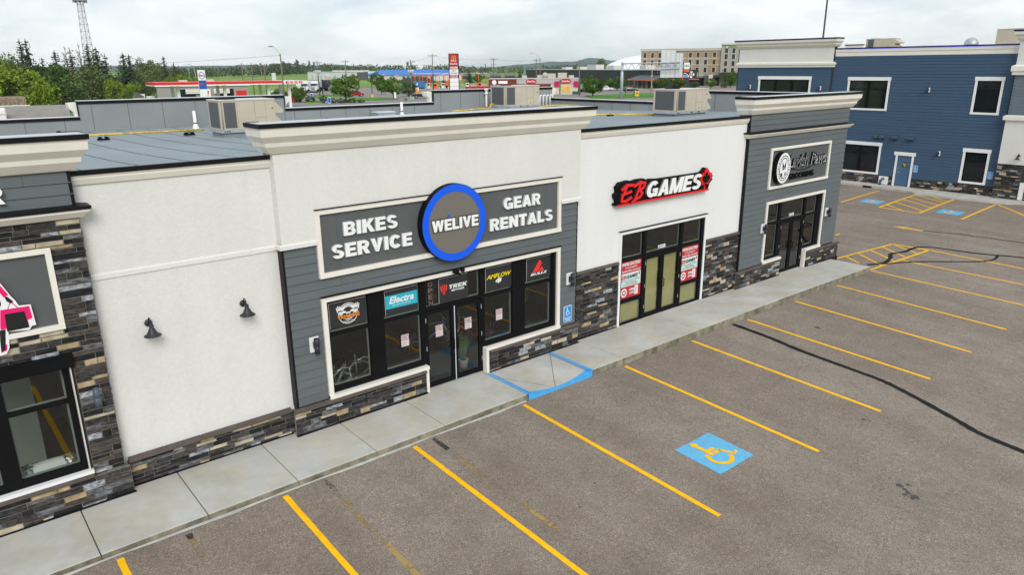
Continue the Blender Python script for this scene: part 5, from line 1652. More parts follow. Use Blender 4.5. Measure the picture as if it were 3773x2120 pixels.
def trim_window(p, u0, u1, z0, z1, nx=1, hw=.21, rail=True, head_over=.03):
    f = MB()
    f.box(u0 - head_over, u1 + head_over, -.06, .0, z1 - hw + .03, z1 + .03)
    f.box(u0, u0 + .13, -.045, .0, z0 + .12, z1 - hw + .03).box(u1 - .13, u1, -.045, .0, z0 + .12, z1 - hw + .03)
    f.box(u0 - .01, u1 + .01, -.06, .0, z0, z0 + .12)
    w = f.build('window_trim', white_m, p, bevel=.004)
    a, b, c, d = u0 + .13, u1 - .13, z0 + .12, z1 - hw + .03
    holes = []
    wd = (b - a - .05 - .16 * (nx - 1)) / nx
    for k in range(nx):
        h0 = a + .03 + k * (wd + .16)
        zm = c + (d - c) * .70
        holes += [(h0, h0 + wd - .01, c + .04, zm - .02), (h0, h0 + wd - .01, zm + .02, d - .03)]
    fr = wall_holes(MB(), a, b, c, d, .03, .10, holes).build('window_frame', black_m, p)
    for h in holes:
        MB().poly([(h[0], .06, h[2]), (h[1], .06, h[2]), (h[1], .06, h[3]), (h[0], .06, h[3])]).build('glass', M('tinted_glass', (.012, .016, .018), .05, .3, .8), fr)
    return w
for k, n in (('a', 2), ('b', 1), ('c', 2), ('d', 1)):
    trim_window(BB, *wins[k], n)
f = MB().box(-6.36, -5.09, -.06, .0, 2.02, 2.23).box(-6.25, -6.13, -.045, 0, .12, 2.02).box(-5.29, -5.17, -.045, 0, .12, 2.02)
f.build('door_trim', white_m, BB, bevel=.004)
d_ = MB().box(-6.12, -5.30, .02, .06, .16, 1.99).build('door', blue_door_m, BB)
MB().box(-6.05, -5.93, -.02, .02, .97, 1.0).lathe([(0, 0), (.03, 0), (.03, .03), (0, .03)], (-6.03, -.01, 1.22), 10, 0, 'y').build('handle', galv, d_)
MB().box(-5.80, -5.53, .012, .018, 1.33, 1.62, 0).disc((-5.74, .009, 1.52), .035, 14, 1).box(-5.69, -5.57, .008, .011, 1.50, 1.54, 1).box(-5.72, -5.60, .008, .011, 1.38, 1.44, 1).build('door_notice', [blk, yl], d_)
stone_part(BB, -10.98, -6.26, .0, .64, -.03, 61, lmax=.4)
stone_part(BB, -5.16, -.60, .0, .64, -.03, 62, lmax=.4)
# left raised block
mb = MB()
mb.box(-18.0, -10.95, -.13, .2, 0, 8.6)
mb.build('wall', M('shadow_line_sheathing', (.05, .05, .05)), BB)
mb = MB()
siding(mb, -17.9, -10.99, .68, 7.30, -.15, holes=[(-16.25, -12.27, 4.66, 6.72)], seed=22, e=.183)
mb.build('siding', blue_siding, BB)
mb = MB()
ring_profile(mb, [(0, 7.28), (.10, 7.31), (.10, 7.42), (.16, 7.46), (.16, 7.58), (.03, 7.64)], -17.9, -10.95, -.15, .3, True, True)
mb.build('band_moulding', trim_m, BB)
MB().box(-17.9, -10.95, -.19, .3, 7.63, 8.62).build('wall', stucco, BB)
cornice(BB, -17.9, -10.95, -.19, .4, z=2.66)
f = MB()
f.box(-16.25, -12.27, -.22, -.15, 6.5, 6.72).box(-16.2, -16.07, -.2, -.15, 4.7, 6.5).box(-12.42, -12.29, -.2, -.15, 4.7, 6.5)
f.build('window_trim', white_m, BB)
hs = [(-16.0 + k * 1.22, -16.0 + k * 1.22 + 1.02, 4.8, 6.42) for k in range(3)]
fr = wall_holes(MB(), -16.07, -12.42, 4.7, 6.5, -.16, -.14, hs).build('window_frame', black_m, BB)
for h in hs: MB().poly([(h[0], -.145, h[2]), (h[1], -.145, h[2]), (h[1], -.145, h[3]), (h[0], -.145, h[3])]).build('glass', MATS['tinted_glass'], fr)
# right raised block
MB().box(-.58, 9, -.26, .2, -.2, 2.05).build('wall', M('shadow_line_sheathing', (.05, .05, .05)), BB)
MB().box(-.60, 9, -.30, .2, 2.05, 4.45).box(-.60, 9, -.30, .2, 7.35, 8.64).build('wall', stucco, BB)
stone_part(BB, -.60, .62, .0, 2.05, -.28, 63, lmax=.42)
stone_part(BB, .95, 3, .0, 2.05, -.28, 64, lmax=.42)
mb = MB(); siding(mb, -.58, 9, 4.72, 6.84, -.28, seed=23, e=.183); mb.box(-.60, -.56, -.31, .0, 4.7, 6.85, 1).build('siding', [slate_siding, cap_m], BB)
mb = MB()
ring_profile(mb, [(0, 4.42), (.12, 4.45), (.12, 4.66), (.0, 4.71)], -.60, 9, -.30, .1, True, False)
ring_profile(mb, [(0, 6.82), (.10, 6.85), (.10, 7.0), (.16, 7.04), (.16, 7.30), (.02, 7.38)], -.60, 9, -.30, .1, True, False)
mb.build('band_moulding', trim_m, BB)
cornice(BB, -.60, 9, -.30, .4, right=False, z=2.70)
MB().box(.68, .90, -.36, -.28, .15, 1.1).build('window_trim', white_m, BB)
# things fixed to the blue building
def on_bb(o, u, d, z):
    o.location = (BBX + d, -u, z); o.rotation_euler = (0, 0, -pi / 2)
    return o
for u, d, z, lab in ((-4.94, -.02, 5.96, 'dark wall light on the blue wall, upstairs between the two windows'), (-3.81, -.02, 2.31, 'dark wall light on the blue wall, right of the blue door'), (-11.62, -.17, 5.97, 'dark wall light on the blue wall, right of the triple window'), (-16.86, -.17, 5.99, 'dark wall light on the blue wall, left of the triple window')):
    q = dup(u0, (0, 0, 0), label=lab); on_bb(q, u, d, z); q.scale = (.8, 1, .85)
q = dup(g0, (0, 0, 0), label='dark gooseneck lamp above the ledgestone of the blue building', group='gooseneck lamps'); on_bb(q, .36, -.31, 2.55); q.scale = (.8, .8, .8)
for i, (u, lab) in enumerate(((-7.58, 'small blue exhaust hood, leftmost of the row under the upper window'), (-7.21, 'blue exhaust hood second from the left, close to the leftmost one'), (-6.44, 'blue exhaust hood above the blue door'), (-5.48, 'blue exhaust hood, rightmost of the row'))):
    w = .11 if i == 0 else .16
    mb = MB().prism([(-w, 0, -.12), (-w, -.05, -.12), (-w, -.24, -.02), (-w, -.22, .06), (-w, -.06, .13), (-w, 0, .13)], (2 * w, 0, 0))
    o = mb.build('exhaust_hood', M('blue_grey_metal', (.045, .075, .115), .5, .1)); tag(o, lab, 'vent', 'exhaust hoods on the blue wall'); on_bb(o, u, -.02, 3.06)
for u, z, lab in ((-4.99, 1.28, 'blue handicapped parking plate right of the blue door'), (-.93, 1.30, 'blue handicapped parking plate by the ground floor single window')):
    o = plate('parking_plate', 0, 0, .27, .42, -.01, lab); on_bb(o, u, -.03, z)
t = thing('bell_mouth_pipe', 'blue elbow pipe on a white plate by the blue door', 'pipe', (0, 0, 0), 0, None, False)
MB().box(-.28, .28, -.06, 0, -.25, .25).build('plate', white_m, t)
MB().tube([(-.0, -.05, .10), (-.0, -.16, .10), (-.05, -.24, .02), (-.08, -.25, -.15), (-.08, -.25, -.42)], .075, 12).build('elbow', M('blue_grey_metal', (.045, .075, .115), .5, .1), t)
on_bb(t, -6.78, -.06, .40)
led = M('blue_led', (.02, .03, 1.0), .4, 0, emit=2.5)
mb = MB()
for k in range(70): mb.box(-10.85 + .149 * k, -10.79 + .149 * k, -.072, -.062, 8.375, 8.392)
for k in range(45): mb.box(-18.1 + .159 * k, -18.04 + .159 * k, -.485, -.475, 9.05, 9.068)
for k in range(20): mb.box(-.85 + .15 * k, -.79 + .15 * k, -.595, -.585, 9.09, 9.108)
o = mb.build('light_string', led); tag(o, 'string of tiny blue lights under the roof edge of the blue building', 'lights'); o.location = (BBX, 0, 0); o.rotation_euler = (0, 0, -pi / 2)
q = dup(r1, (48.2, 11.8, 8.30), -pi / 2, (1.12, .9, .78), 'small beige rooftop unit with a rain hood on the blue building', 'rooftop units of the blue building')
q2 = dup(r2, (48.4, 2.2, 8.30), pi / 2 + .0, (1.0, 1.0, 1.0), 'large beige rooftop unit at the right end of the blue building', 'rooftop units of the blue building')
q2.location = (49.4, 1.6, 8.34)
t = thing('turbine_vent', 'silver hooded roof vent on the blue building', 'vent', (0, 0, 0), 0, None, False)
mb = MB()
n0 = len(mb.v)
for j in range(9):
    a = pi * j / 8
    for i in range(13):
        b = pi * i / 12 - pi / 2
        mb.v.append((.42 * cos(a) * cos(b), .42 * sin(b), .42 * sin(a) * abs(cos(b))))
for j in range(8):
    for i in range(12):
        k = j * 13 + i
        mb.face([k, k + 1, k + 14, k + 13], 0, True)
mb.build('hood', galv, t)
MB().lathe([(.3, -.4), (.3, .05)], (0, 0, 0), 14).build('stub', galv, t)
t.location = (48.2, 5.1, 8.62)
MBp = MB().box(47.8, 48.1, 11.9, 13.05, 8.2, 8.76, 0).box(47.75, 48.15, 11.85, 13.1, 8.762, 8.82, 1)
o = MBp.build('back_parapet', [trim_m, cap_m], None); o.parent = BB; o.matrix_parent_inverse = Matrix.Translation((BBX, 0, 0)).inverted() @ Matrix.Identity(4)
o.matrix_parent_inverse = (Matrix.Translation((BBX, 0, 0)) @ Matrix.Rotation(-pi / 2, 4, 'Z')).inverted()
# its sidewalk
wk = [(42.5, 14), (41.45, 14), (41.36, 8.97), (41.1, 5.6), (40.9, 4.7), (40.5, 4.15), (40.55, 2), (40.7, 0), (40.85, -.55), (41.3, -1.0), (41.6, -3), (42.5, -3)]
struct(MB().prism([(x, y, -.3) for x, y in wk], (0, 0, .42), 0).build('sidewalk', concrete, bevel=.01))
mb = MB()
for y in (7.6, 6.0, 4.4, 3.2, 2.0, .4):
    mb.box(40.75 if y < 4.5 else 41.2, 42.2, y - .008, y + .008, .120, .1215)
struct(mb.build('sidewalk_joint', joint_m))
struct(MB().box(41.06, 41.32, 7.0, 7.5, -.02, .09).build('catch_basin', black_m))
t = thing('light_standard', 'tall slim dark pole rising behind the blue building', 'pole', (61.1, 21.8, 0))
MB().tube([(61.1, 21.8, 0), (61.1, 21.8, 14)], [.11, .07], 10).build('pole', lamp_m, t)
MB().lathe([(.0, .5), (.25, .5), (.25, 0)], (61.1, 21.8, -.2), 12).build('footing', concrete, t)

# ------------------------------------------------------------------ vegetation
def foliage(name, col, amp=.5):
    return M(name, col, .85, .25, 1.2, island=amp)
leaf_y = foliage('leaves_yellow_green', (.165, .235, .028))
leaf_m = foliage('leaves_mid_green', (.095, .170, .026))
leaf_d = foliage('leaves_dark_green', (.072, .125, .036))
leaf_g = foliage('leaves_grey_green', (.125, .165, .06))
leaf_s = foliage('needles_dark', (.060, .095, .052))
leaf_sb = foliage('needles_brownish', (.10, .085, .05))
bark = M('bark', (.085, .070, .055), .95, .3, 6)
bark_p = M('pale_bark', (.26, .25, .22), .95, .2, 6)
def rdir(r):
    z = r.uniform(-1, 1); a = r.uniform(0, 2 * pi); s = math.sqrt(1 - z * z)
    return Vector((s * cos(a), s * sin(a), z))
def leaf(mb, p, s, r, mi=0, up=.5):
    n = (rdir(r) + Vector((0, 0, up))).normalized()
    u = n.cross(rdir(r)).normalized(); w = n.cross(u)
    u *= s * r.uniform(.7, 1.3); w *= s * r.uniform(.4, .8)
    mb.poly([p - u, p - w * .9, p + u, p + w], mi)
_TREES = {}
def broad(kind, seed, mat, n=2600, shape=(.5, .5, .40), zc=.60, ls=.030, clumps=34, trunk=True, bare=0.0):
    """unit-height broadleaf tree: trunk and limbs, leaves in clumps with gaps between"""
    r = random.Random(seed)
    t = thing('broadleaf_tree', 'tree', 'tree', (0, 0, 0), 0, None, False)
    mb = MB()
    cs = []
    for k in range(clumps):
        d = rdir(r); q = r.uniform(.45, 1.0) ** .6
        c = Vector((d.x * shape[0] * q, d.y * shape[1] * q, zc + d.z * shape[2] * q))
        cs.append((c, r.uniform(.07, .16)))
    for c, rad in cs:
        m = int(n / clumps * (rad / .12) ** 2)
        for _ in range(m):
            p = c + rdir(r) * rad * r.uniform(.5, 1.05)
            leaf(mb, p, ls * r.uniform(.7, 1.25), r)
    for _ in range(n // 7):
        d = rdir(r)
        p = Vector((d.x * shape[0] * .85, d.y * shape[1] * .85, zc + d.z * shape[2] * .85)) * 1.0
        leaf(mb, p * r.uniform(.75, 1.0) if False else p, ls, r)
    mb.build('crown', mat, t)
    if trunk:
        tb = MB().tube([(0, 0, -.02), (.01, 0, .2), (.0, .01, zc)], [.028, .022, .012], 7)
        for c, rad in cs[:16]:
            tb.tube([(0, 0, r.uniform(.12, .35)), tuple(Vector((c.x * .5, c.y * .5, lerp(.3, c.z, .6)))), tuple(c)], [.012, .008, .003], 5)
        tb.build('trunk', bark, t)
    return t
def conifer(seed, mat, thin=1.0, n_lv=26, droop=.10, lean=0.0, sparse=0.0):
    """unit-height spruce: whorls of drooping boughs of short needle sprays, ragged outline"""
    r = random.Random(seed)
    t = thing('spruce_tree', 'spruce', 'tree', (0, 0, 0), 0, None, False)
    mb = MB()
    for i in range(n_lv):
        z = .10 + .88 * i / n_lv
        R = .30 * thin * (1 - z) ** .72 + .012
        nb = max(5, int(12 * (1 - z) + 4))
        for k in range(nb):
            if r.random() < sparse: continue
            a = r.uniform(0, 2 * pi); l = R * r.uniform(.55, 1.25)
            steps = max(2, int(l / .022))
            for j in range(steps):
                f = (j + r.random()) / steps
                p = Vector((cos(a) * l * f, sin(a) * l * f, z - droop * l * f * 2 + r.uniform(-.008, .008) + .04 * f * f * l / .2))
                leaf(mb, p, .027 * (1.1 - .45 * f), r, 0, .3)
    for k in range(14): leaf(mb, Vector((r.uniform(-.006, .006), r.uniform(-.006, .006), .93 + .005 * k)), .010, r)
    mb.build('crown', mat, t)
    MB().tube([(0, 0, -.02), (0, 0, .5), (0, 0, .99)], [.020, .012, .002], 6).build('trunk', bark, t)
    return t
def bare_tree(seed):
    r = random.Random(seed)
    t = thing('bare_tree', 'bare tree', 'tree', (0, 0, 0), 0, None, False)
    mb = MB().tube([(0, 0, -.02), (.01, 0, .5), (0, 0, 1)], [.014, .009, .002], 5)
    for k in range(30):
        z = r.uniform(.3, .95); a = r.uniform(0, 2 * pi); l = (1.05 - z) * .30 * r.uniform(.5, 1)
        e = Vector((cos(a) * l, sin(a) * l, z + l * r.uniform(.6, 1.3)))
        mb.tube([(0, 0, z), tuple(e)], [.005, .0015], 4)
        for q in range(3):
            s = Vector((0, 0, z)).lerp(e, r.uniform(.4, .9)); e2 = s + rdir(r) * l * .4 + Vector((0, 0, l * .2)); mb.tube([tuple(s), tuple(e2)], [.003, .001], 3)
    mb.build('branches', M('dead_wood', (.20, .175, .155), .95, .2, 6), t)
    mb = MB()
    for k in range(160):
        leaf(mb, Vector((r.gauss(0, .09), r.gauss(0, .09), r.uniform(.15, .62))), .022, r)
    mb.build('crown', leaf_sb, t)
    return t
PROTO = {'dy': broad('dy', 1, leaf_y, 3600, (.42, .42, .42), .56, .026, 46), 'dm': broad('dm', 2, leaf_m, 3200, (.44, .44, .40), .58, .027, 40),
         'dd': broad('dd', 3, leaf_d, 3600, (.36, .36, .46), .54, .026, 46), 'dg': broad('dg', 4, leaf_g, 3400, (.36, .36, .44), .55, .024, 44),
         'park': broad('park', 5, leaf_m, 2600, (.50, .50, .36), .62, .034, 36), 'park2': broad('park2', 6, foliage('leaves_fresh_green', (.075, .15, .022)), 2600, (.44, .44, .38), .60, .034, 34),
         'bush': broad('bush', 7, leaf_d, 1600, (.62, .62, .46), .48, .05, 26, False),
         's': conifer(11, leaf_s), 's2': conifer(12, leaf_s, .85, 28, .14), 'sb': conifer(13, leaf_sb, .9, 24, .1, 0, .3), 'sg': conifer(14, foliage('needles_green', (.078, .118, .056)), 1.05, 26, .08, 0, .12), 'b': bare_tree(15)}
used = set()
def plant(kind, x, y, h, w, lab, group, rz=None, name=None, z=-.12):
    """a copy of a unit tree, h metres tall and w metres across"""
    p = PROTO[kind]
    base_w = {'s': .42, 's2': .38, 'sb': .38, 'sg': .44, 'b': .5, 'bush': 1.25, 'park': 1.0, 'park2': .9, 'dy': .86, 'dm': .9, 'dd': .74, 'dg': .74}[kind]
    sc = (w / base_w, w / base_w, h)
    a = (x * 1.7 + y * .9) % 6.28 if rz is None else rz
    if kind in used: o = dup(p, (x, y, z), a, sc, lab, group)
    else:
        used.add(kind); o = p; p.location = (x, y, z); p.rotation_euler = (0, 0, a); p.scale = sc; p['label'] = lab; p['group'] = group
    return o
GL = 'trees left of the gas station'
for kind, x, y, h, w, lab in [
    ('dy', 8.6, 106.5, 8.6, 8.5, 'large bright yellow green tree at the left edge, beside the stone walled house'),
    ('dm', 5.5, 113.0, 9.2, 8.0, 'mid green tree cut by the left edge of the picture, behind the bright one'),
    ('dy', 10.7, 103.9, 6.3, 3.4, 'lower yellow green tree on the right flank of the big left tree'),
    ('dd', 20.8, 161.0, 4.6, 5.2, 'small dark green tree in front of the spruces, right of the big left tree'),
    ('s', 16.3, 160.5, 13.6, 4.6, 'tall dark spruce with a twin close beside it, the left one of the pair'),
    ('s2', 17.4, 161.4, 13.7, 4.4, 'tall dark spruce of the leftmost pair, the right one'),
    ('dg', 11.5, 136.0, 9.6, 5.0, 'dull green tree behind the big left tree, below the spruce pair'),
    ('sg', 20.4, 167.0, 10.3, 4.0, 'short pointed spruce between the twin spruces and the next broad one'),
    ('sg', 22.5, 164.7, 11.6, 5.6, 'broad green spruce left of the bare branched trees'),
    ('sb', 26.7, 173.1, 12.4, 5.2, 'thin ragged spruce left of the lattice tower'),
    ('b', 25.2, 169.3, 12.8, 5.5, 'leafless tree with fine upright branches left of the lattice tower'),
    ('b', 28.1, 170.8, 13.4, 5.5, 'leafless tree with fine branches just in front of the lattice tower'),
    ('s', 28.7, 165.6, 13.0, 5.4, 'tall dark spruce standing in front of the lattice tower foot'),
    ('sb', 29.8, 167.0, 11.0, 4.6, 'brown needled dying spruce below the lattice tower'),
    ('s2', 31.6, 172.2, 12.6, 5.0, 'dark pointed spruce right of the lattice tower'),
    ('sb', 33.1, 171.9, 11.2, 4.4, 'thin brownish spruce, last of the group right of the tower'),
    ('s', 33.4, 157.5, 11.0, 5.4, 'dark spruce with a flat double top, the left one, left of the gas station'),
    ('s2', 35.6, 162.1, 10.9, 5.2, 'dark spruce of the flat topped pair, the right one, left of the gas station'),
    ('dd', 20.0, 165.1, 8.8, 6.0, 'dark green tree filling the gap under the short pointed spruce'),
    ('dd', 21.6, 159.8, 8.9, 6.4, 'dark green tree below the broad green spruce'),
    ('dg', 24.9, 149.1, 7.8, 7.6, 'grey green broad tree in the middle of the left grove, in front of the spruces'),
    ('dd', 28.1, 155.6, 6.4, 6.0, 'dark low tree right of the grey green grove tree'),
    ('dy', 27.6, 140.4, 6.1, 4.2, 'bright yellow green tree, left of a pair, left of the gas station'),
    ('dy', 29.9, 139.9, 5.5, 3.9, 'bright yellow green tree, right of a pair, left of the gas station'),
    ('bush', 28.9, 135.0, 4.1, 3.2, 'round green shrub in front of the yellow green pair'),
    ('dd', 34.4, 167.5, 6.6, 6.0, 'dark tree under the flat topped spruces'),
    ('dg', 38.8, 171.7, 6.6, 6.0, 'grey green tree left of the gas station canopy corner'),
    ('dg', 52.4, 217.7, 10.1, 6.6, 'tall pale poplar like tree behind the grove'),
    ('dg', 56.3, 224.0, 9.4, 5.5, 'grey green tree behind the gas station, right of the poplar like one'),
    ('dg', 53.8, 209.1, 8.0, 6.6, 'lower grey green tree behind the gas station canopy'),
    ('s', 49.9, 189.5, 11.0, 3.8, 'single narrow spruce rising behind the gas station canopy'),
    ('s2', 53.9, 195.6, 9.6, 3.0, 'small slim spruce right of the single narrow one'),
    ('sb', 64.1, 227.0, 9.0, 4.4, 'thin faded tree right of the slim spruce'),
    ('dy', 46.2, 169.7, 6.4, 5.4, 'yellow green rounded tree behind the canopy, the left one'),
    ('dy', 49.0, 168.9, 6.7, 6.0, 'yellow green rounded tree behind the canopy, the right one'),
    ('dd', 16.5, 130.0, 6.0, 6.0, 'dark green tree above the parked white pickup'),
    ('dm', 68.0, 151.2, 3.6, 3.2, 'small bushy tree right of the gas station canopy'),
    ('dd', 58.2, 139.2, 3.6, 4.0, 'dark bush beside the gas station at the end of the canopy')]:
    plant(kind, x, y, h, w, lab, GL)
GP = 'trees on the far parking lot'
for kind, x, y, h, w, lab in [
    ('park', 76.5, 144.4, 5.8, 7.4, 'broad green tree with low branches left of the red van'),
    ('park2', 108.5, 183.3, 4.6, 3.6, 'slim tree between the yellow footed pole and the round parking lot tree'),
    ('park', 94.4, 153.0, 5.3, 5.8, 'round leafy tree right of the yellow footed pole'),
    ('park2', 146.8, 252.7, 5.8, 6.2, 'tree in front of the blue roofed building'),
    ('park', 137.2, 254.0, 5.3, 5.8, 'tree in front of the long white warehouse'),
    ('dd', 105.5, 163.5, 4.0, 4.8, 'thin dark tree around the transformer pole'),
    ('s', 212.7, 279.1, 6.6, 4.6, 'small spruce right of the tall red pylon sign'),
    ('dm', 216.5, 277.0, 4.6, 5.0, 'bushy tree right of the small spruce'),
    ('park2', 137.8, 124.2, 5.0, 6.6, 'large round tree with twin stems left of the steel gantry'),
    ('park', 183.2, 159.8, 3.8, 4.6, 'small tree left of the gantry, the paler of two'),
    ('park2', 179.1, 152.8, 4.1, 6.0, 'tree right behind the gantry post'),
    ('park2', 193.5, 146.0, 4.3, 5.2, 'round tree right of the leaning pole'),
    ('park2', 205.8, 148.3, 3.5, 5.0, 'round tree under the green topped pylon sign'),
    ('dd', 215.7, 149.2, 2.4, 3.2, 'low dark bush by the hotel porch, left one'),
    ('dm', 217.0, 143.2, 3.5, 3.8, 'small tree in front of the hotel porch'),
    ('park2', 229.1, 143.4, 5.5, 5.0, 'taller light green tree by the hotel entrance'),
    ('dg', 224.8, 143.0, 2.3, 2.8, 'sparse shrub left of the tall tree by the hotel entrance'),
    ('bush', 149.0, 163.0, 3.2, 4.4, 'round bush in front of the red oval drive through sign')]:
    plant(kind, x, y, h, w, lab, GP)
plant('dg', 330, 302, 12, 7, 'dark tree silhouetted against the white dome', GP)
plant('dg', 296, 292, 8, 8, 'shrubby tree at the left foot of the white dome', GP)
plant('s', 250, 285, 6.5, 3.5, 'small brown green spruce before the charcoal hall', GP)
GB = 'bushes beside the far drive'
for x, y, h, w, lab in [(69.6, 156.2, 3.6, 4.4, 'big dark bush right of the gas station end sign'), (71.6, 153.2, 1.6, 2.6, 'small dark bush right of the big one'), (74.5, 152.0, 1.5, 2.2, 'lowest dark bush before the blue post sign'),
    (72.0, 142.4, 1.3, 2.4, 'clipped hedge bush right of the second blue sign'), (74.0, 141.7, 1.3, 2.6, 'clipped hedge bush in the middle of the row'), (76.0, 140.9, 1.25, 2.4, 'clipped hedge bush under the broad tree'), (78.0, 140.0, .9, 2.0, 'low bush at the right end of the hedge')]:
    plant('bush', x, y, h, w, lab, GB)
# the far wood: reads as one mass
r = random.Random(77)
mb = MB()
line = [(120, 560, 640), (207, 695, 739), (257, 765, 0), (317, 820, 0), (412, 928, 0), (487, 962, 0), (526, 892, 0), (604, 886, 0), (598, 762, 0), (620, 690, 0), (700, 690, 0), (820, 640, 0)]
tot = 0
for (a, b, _), (c, d, __) in zip(line, line[1:]):
    ln = hypot(c - a, d - b)
    for k in range(int(ln / 1.35)):
        t_ = r.random(); dep = r.uniform(0, 60)
        x, y = lerp(a, c, t_), lerp(b, d, t_)
        l_ = hypot(x, y); x += x / l_ * dep; y += y / l_ * dep
        con = r.random() < .05
        h = r.uniform(9, 13.0) * (1.2 if con else 1) * interp(math.degrees(math.atan2(x, y)), [20, 30, 36, 40], [1, 1.05, .8, .7]) * (1 + .12 * sin(x * .02)) * (l_ / 900)** .8
        w = h * (.12 if con else .26)
        if r.random() < .35: mb.tube([(x, y, 0), (x + r.uniform(-.5, .5), y, h * r.uniform(.8, 1.05))], [.22, .06], 3, 2)
        for _ in range(30):
            u = r.random()
            if con: rr_ = w * 1.6 * (1 - u); zz = h * (.1 + .92 * u)
            else: rr_ = w * math.sqrt(max(.05, 1 - (2 * u - 1) ** 2)); zz = h * (.12 + .86 * u)
            an = r.uniform(0, 2 * pi)
            leaf(mb, Vector((x + rr_ * cos(an), y + rr_ * sin(an), zz)), h * .105, r, 1 if con else 0)
o = mb.build('far_wood', [foliage('far_leaves', (.085, .125, .055), .5), leaf_s, bark_p])
o['kind'] = 'stuff'; tag(o, 'long distant belt of mixed trees across the fields', 'wood')
# distant hills
def hill(name, pts, col, depth=1500):
    mb = MB()
    n = len(pts)
    for x, y, z in pts: mb.v.append((x, y, -2))
    for x, y, z in pts: mb.v.append((x * 1.06, y * 1.06, z * .55 + 2))
    for x, y, z in pts: mb.v.append((x * 1.16, y * 1.16, z * 1.16 * 1.0))
    for x, y, z in pts: mb.v.append((x * 1.24, y * 1.24, -2))
    for j in range(3):
        for i in range(n - 1):
            mb.face([j * n + i, j * n + i + 1, (j + 1) * n + i + 1, (j + 1) * n + i], 0, True)
    return struct(mb.build(name, col))
hm = M('hill_woods', (.055, .095, .075), .95, .35, .004, var2=.35, scale2=.0012)
def ridge(az0, az1, D, zf, n=60, seed=0):
    rr = random.Random(seed); ph = [rr.uniform(0, 6) for _ in range(4)]
    P = []
    for i in range(n + 1):
        t = i / n; a = radians(lerp(az0, az1, t))
        z = zf(t) * (1 + .05 * sin(t * 40 + ph[0]) + .03 * sin(t * 95 + ph[1]))
        P.append((-5.2 + D * sin(a), -13.2 + D * cos(a), max(-2, z)))
    return P
hill('hills', ridge(-20, 30, 5000, lambda t: 31 * min(1, (1 - t) * 7) * min(1, t * 6), 90, 1), hm)
hill('hills', ridge(22, 32, 4800, lambda t: 35 * max(0, 1 - abs(t - .45) * 1.9), 50, 2), hm)
hill('hills', ridge(37, 56, 4500, lambda t: interp(t, [0, .12, .28, .40, .47, .60, .75, 1], [0, 16, 36, 40, 58, 40, 22, 0]), 80, 3), hm)

# ------------------------------------------------------------------ poles
wood_m = M('weathered_pole', (.20, .165, .125), .9, .2, 3, stretch=(1, 1, .1))
def utility_pole(h, lab, loc, rz, trans=False, double=False):
    t = thing('utility_pole', lab, 'pole', (0, 0, 0), 0, 'wooden utility poles', False)
    MB().tube([(0, 0, -.2), (0, 0, h)], [.17, .11], 8).build('pole', wood_m, t)
    mb = MB().box(-1.25, 1.25, -.14, -.03, h - .55, h - .42)
    if double: mb.box(-.9, .9, -.14, -.03, h - 2.0, h - 1.88)
    mb.tube([(-.8, -.08, h - .5), (0, -.1, h - 1.1), (.8, -.08, h - .5)], .025, 4)
    mb.build('crossarm', wood_m, t)
    mb = MB()
    for x in (-1.15, -.55, .55, 1.15): mb.tube([(x, -.08, h - .42), (x, -.08, h - .24)], .05, 6)
    mb.tube([(0, 0, h), (0, 0, h + .18)], .05, 6)
    mb.build('insulator', M('porcelain', (.25, .25, .27), .4, .1), t)
    if trans:
        mb = MB()
        for x in (-.55, .05, .55): mb.tube([(x, -.42, h - 3.4), (x, -.42, h - 2.5)], .23, 10)
        mb.build('transformer', M('grey_transformer', (.55, .57, .58), .5, .05), t)
    t.location = (*loc, -.12); t.rotation_euler = (0, 0, rz)
    return t
for h, lab, loc, rz, tr, db in [
    (9.7, 'wooden pole with transformers above the orange roadside sign', (104.8, 160.7), -.6, True, False),
    (9.7, 'wooden pole with three transformers left of the broad parking lot tree', (89.3, 184.9), -.45, True, False),
    (11.4, 'tall wooden pole with a crossarm left of the red pylon sign', (114.9, 165.1), -.6, False, False),
    (10.4, 'wooden pole with a crossarm right of the red pylon sign, by the red brick shop', (138.2, 166.6), -.7, False, True),
    (10.3, 'wooden pole in front of the white warehouse', (115.0, 217.4), -.5, False, False),
    (9.2, 'wooden pole with a short crossarm above the gas station canopy, the left one', (70.9, 193.2), -.3, False, False),
    (9.2, 'double armed wooden pole above the gas station canopy, the right one', (73.3, 192.3), -.3, False, True),
    (8.5, 'wooden pole just left of the tall street lamp, behind the canopy', (65.3, 163.3), -.4, False, False),
    (9.4, 'wooden pole right of the drive through shop', (140.4, 131.9), -.75, False, False),
    (10.1, 'thin wooden pole left of the right hand street lamp', (150.6, 160.9), -.75, False, False)]:
    utility_pole(h, lab, loc, rz, tr, db)
def street_lamp(h, lab, loc, ang, mat, reach=1.6, rise=.7):
    t = thing('street_lamp', lab, 'lamp', (0, 0, 0), 0, 'street lamps', False)
    MB().tube([(0, 0, -.2), (0, 0, h)], [.16, .10], 8).build('pole', mat, t)
    MB().tube([(0, 0, h - .5), (reach * .35, 0, h + rise * .45), (reach * .8, 0, h + rise * .95), (reach, 0, h + rise)], .05, 6).build('arm', galv, t)
    MB().box(reach - .1, reach + .65, -.14, .14, h + rise - .06, h + rise + .08).build('lamp_head', M('lamp_head_grey', (.10, .10, .10), .5), t, bevel=.03)
    t.location = (*loc, -.12); t.rotation_euler = (0, 0, ang)
    return t
street_lamp(10.0, 'wooden street lamp with an arm to the left, in front of the gas station sign', (45.5, 106.5), pi - .4, wood_m, 1.1, 1.1)
street_lamp(10.4, 'wooden street lamp with a long arm to the left, by the drive through shop', (151.3, 160.0), pi - .75, wood_m, 2.3, 1.4)
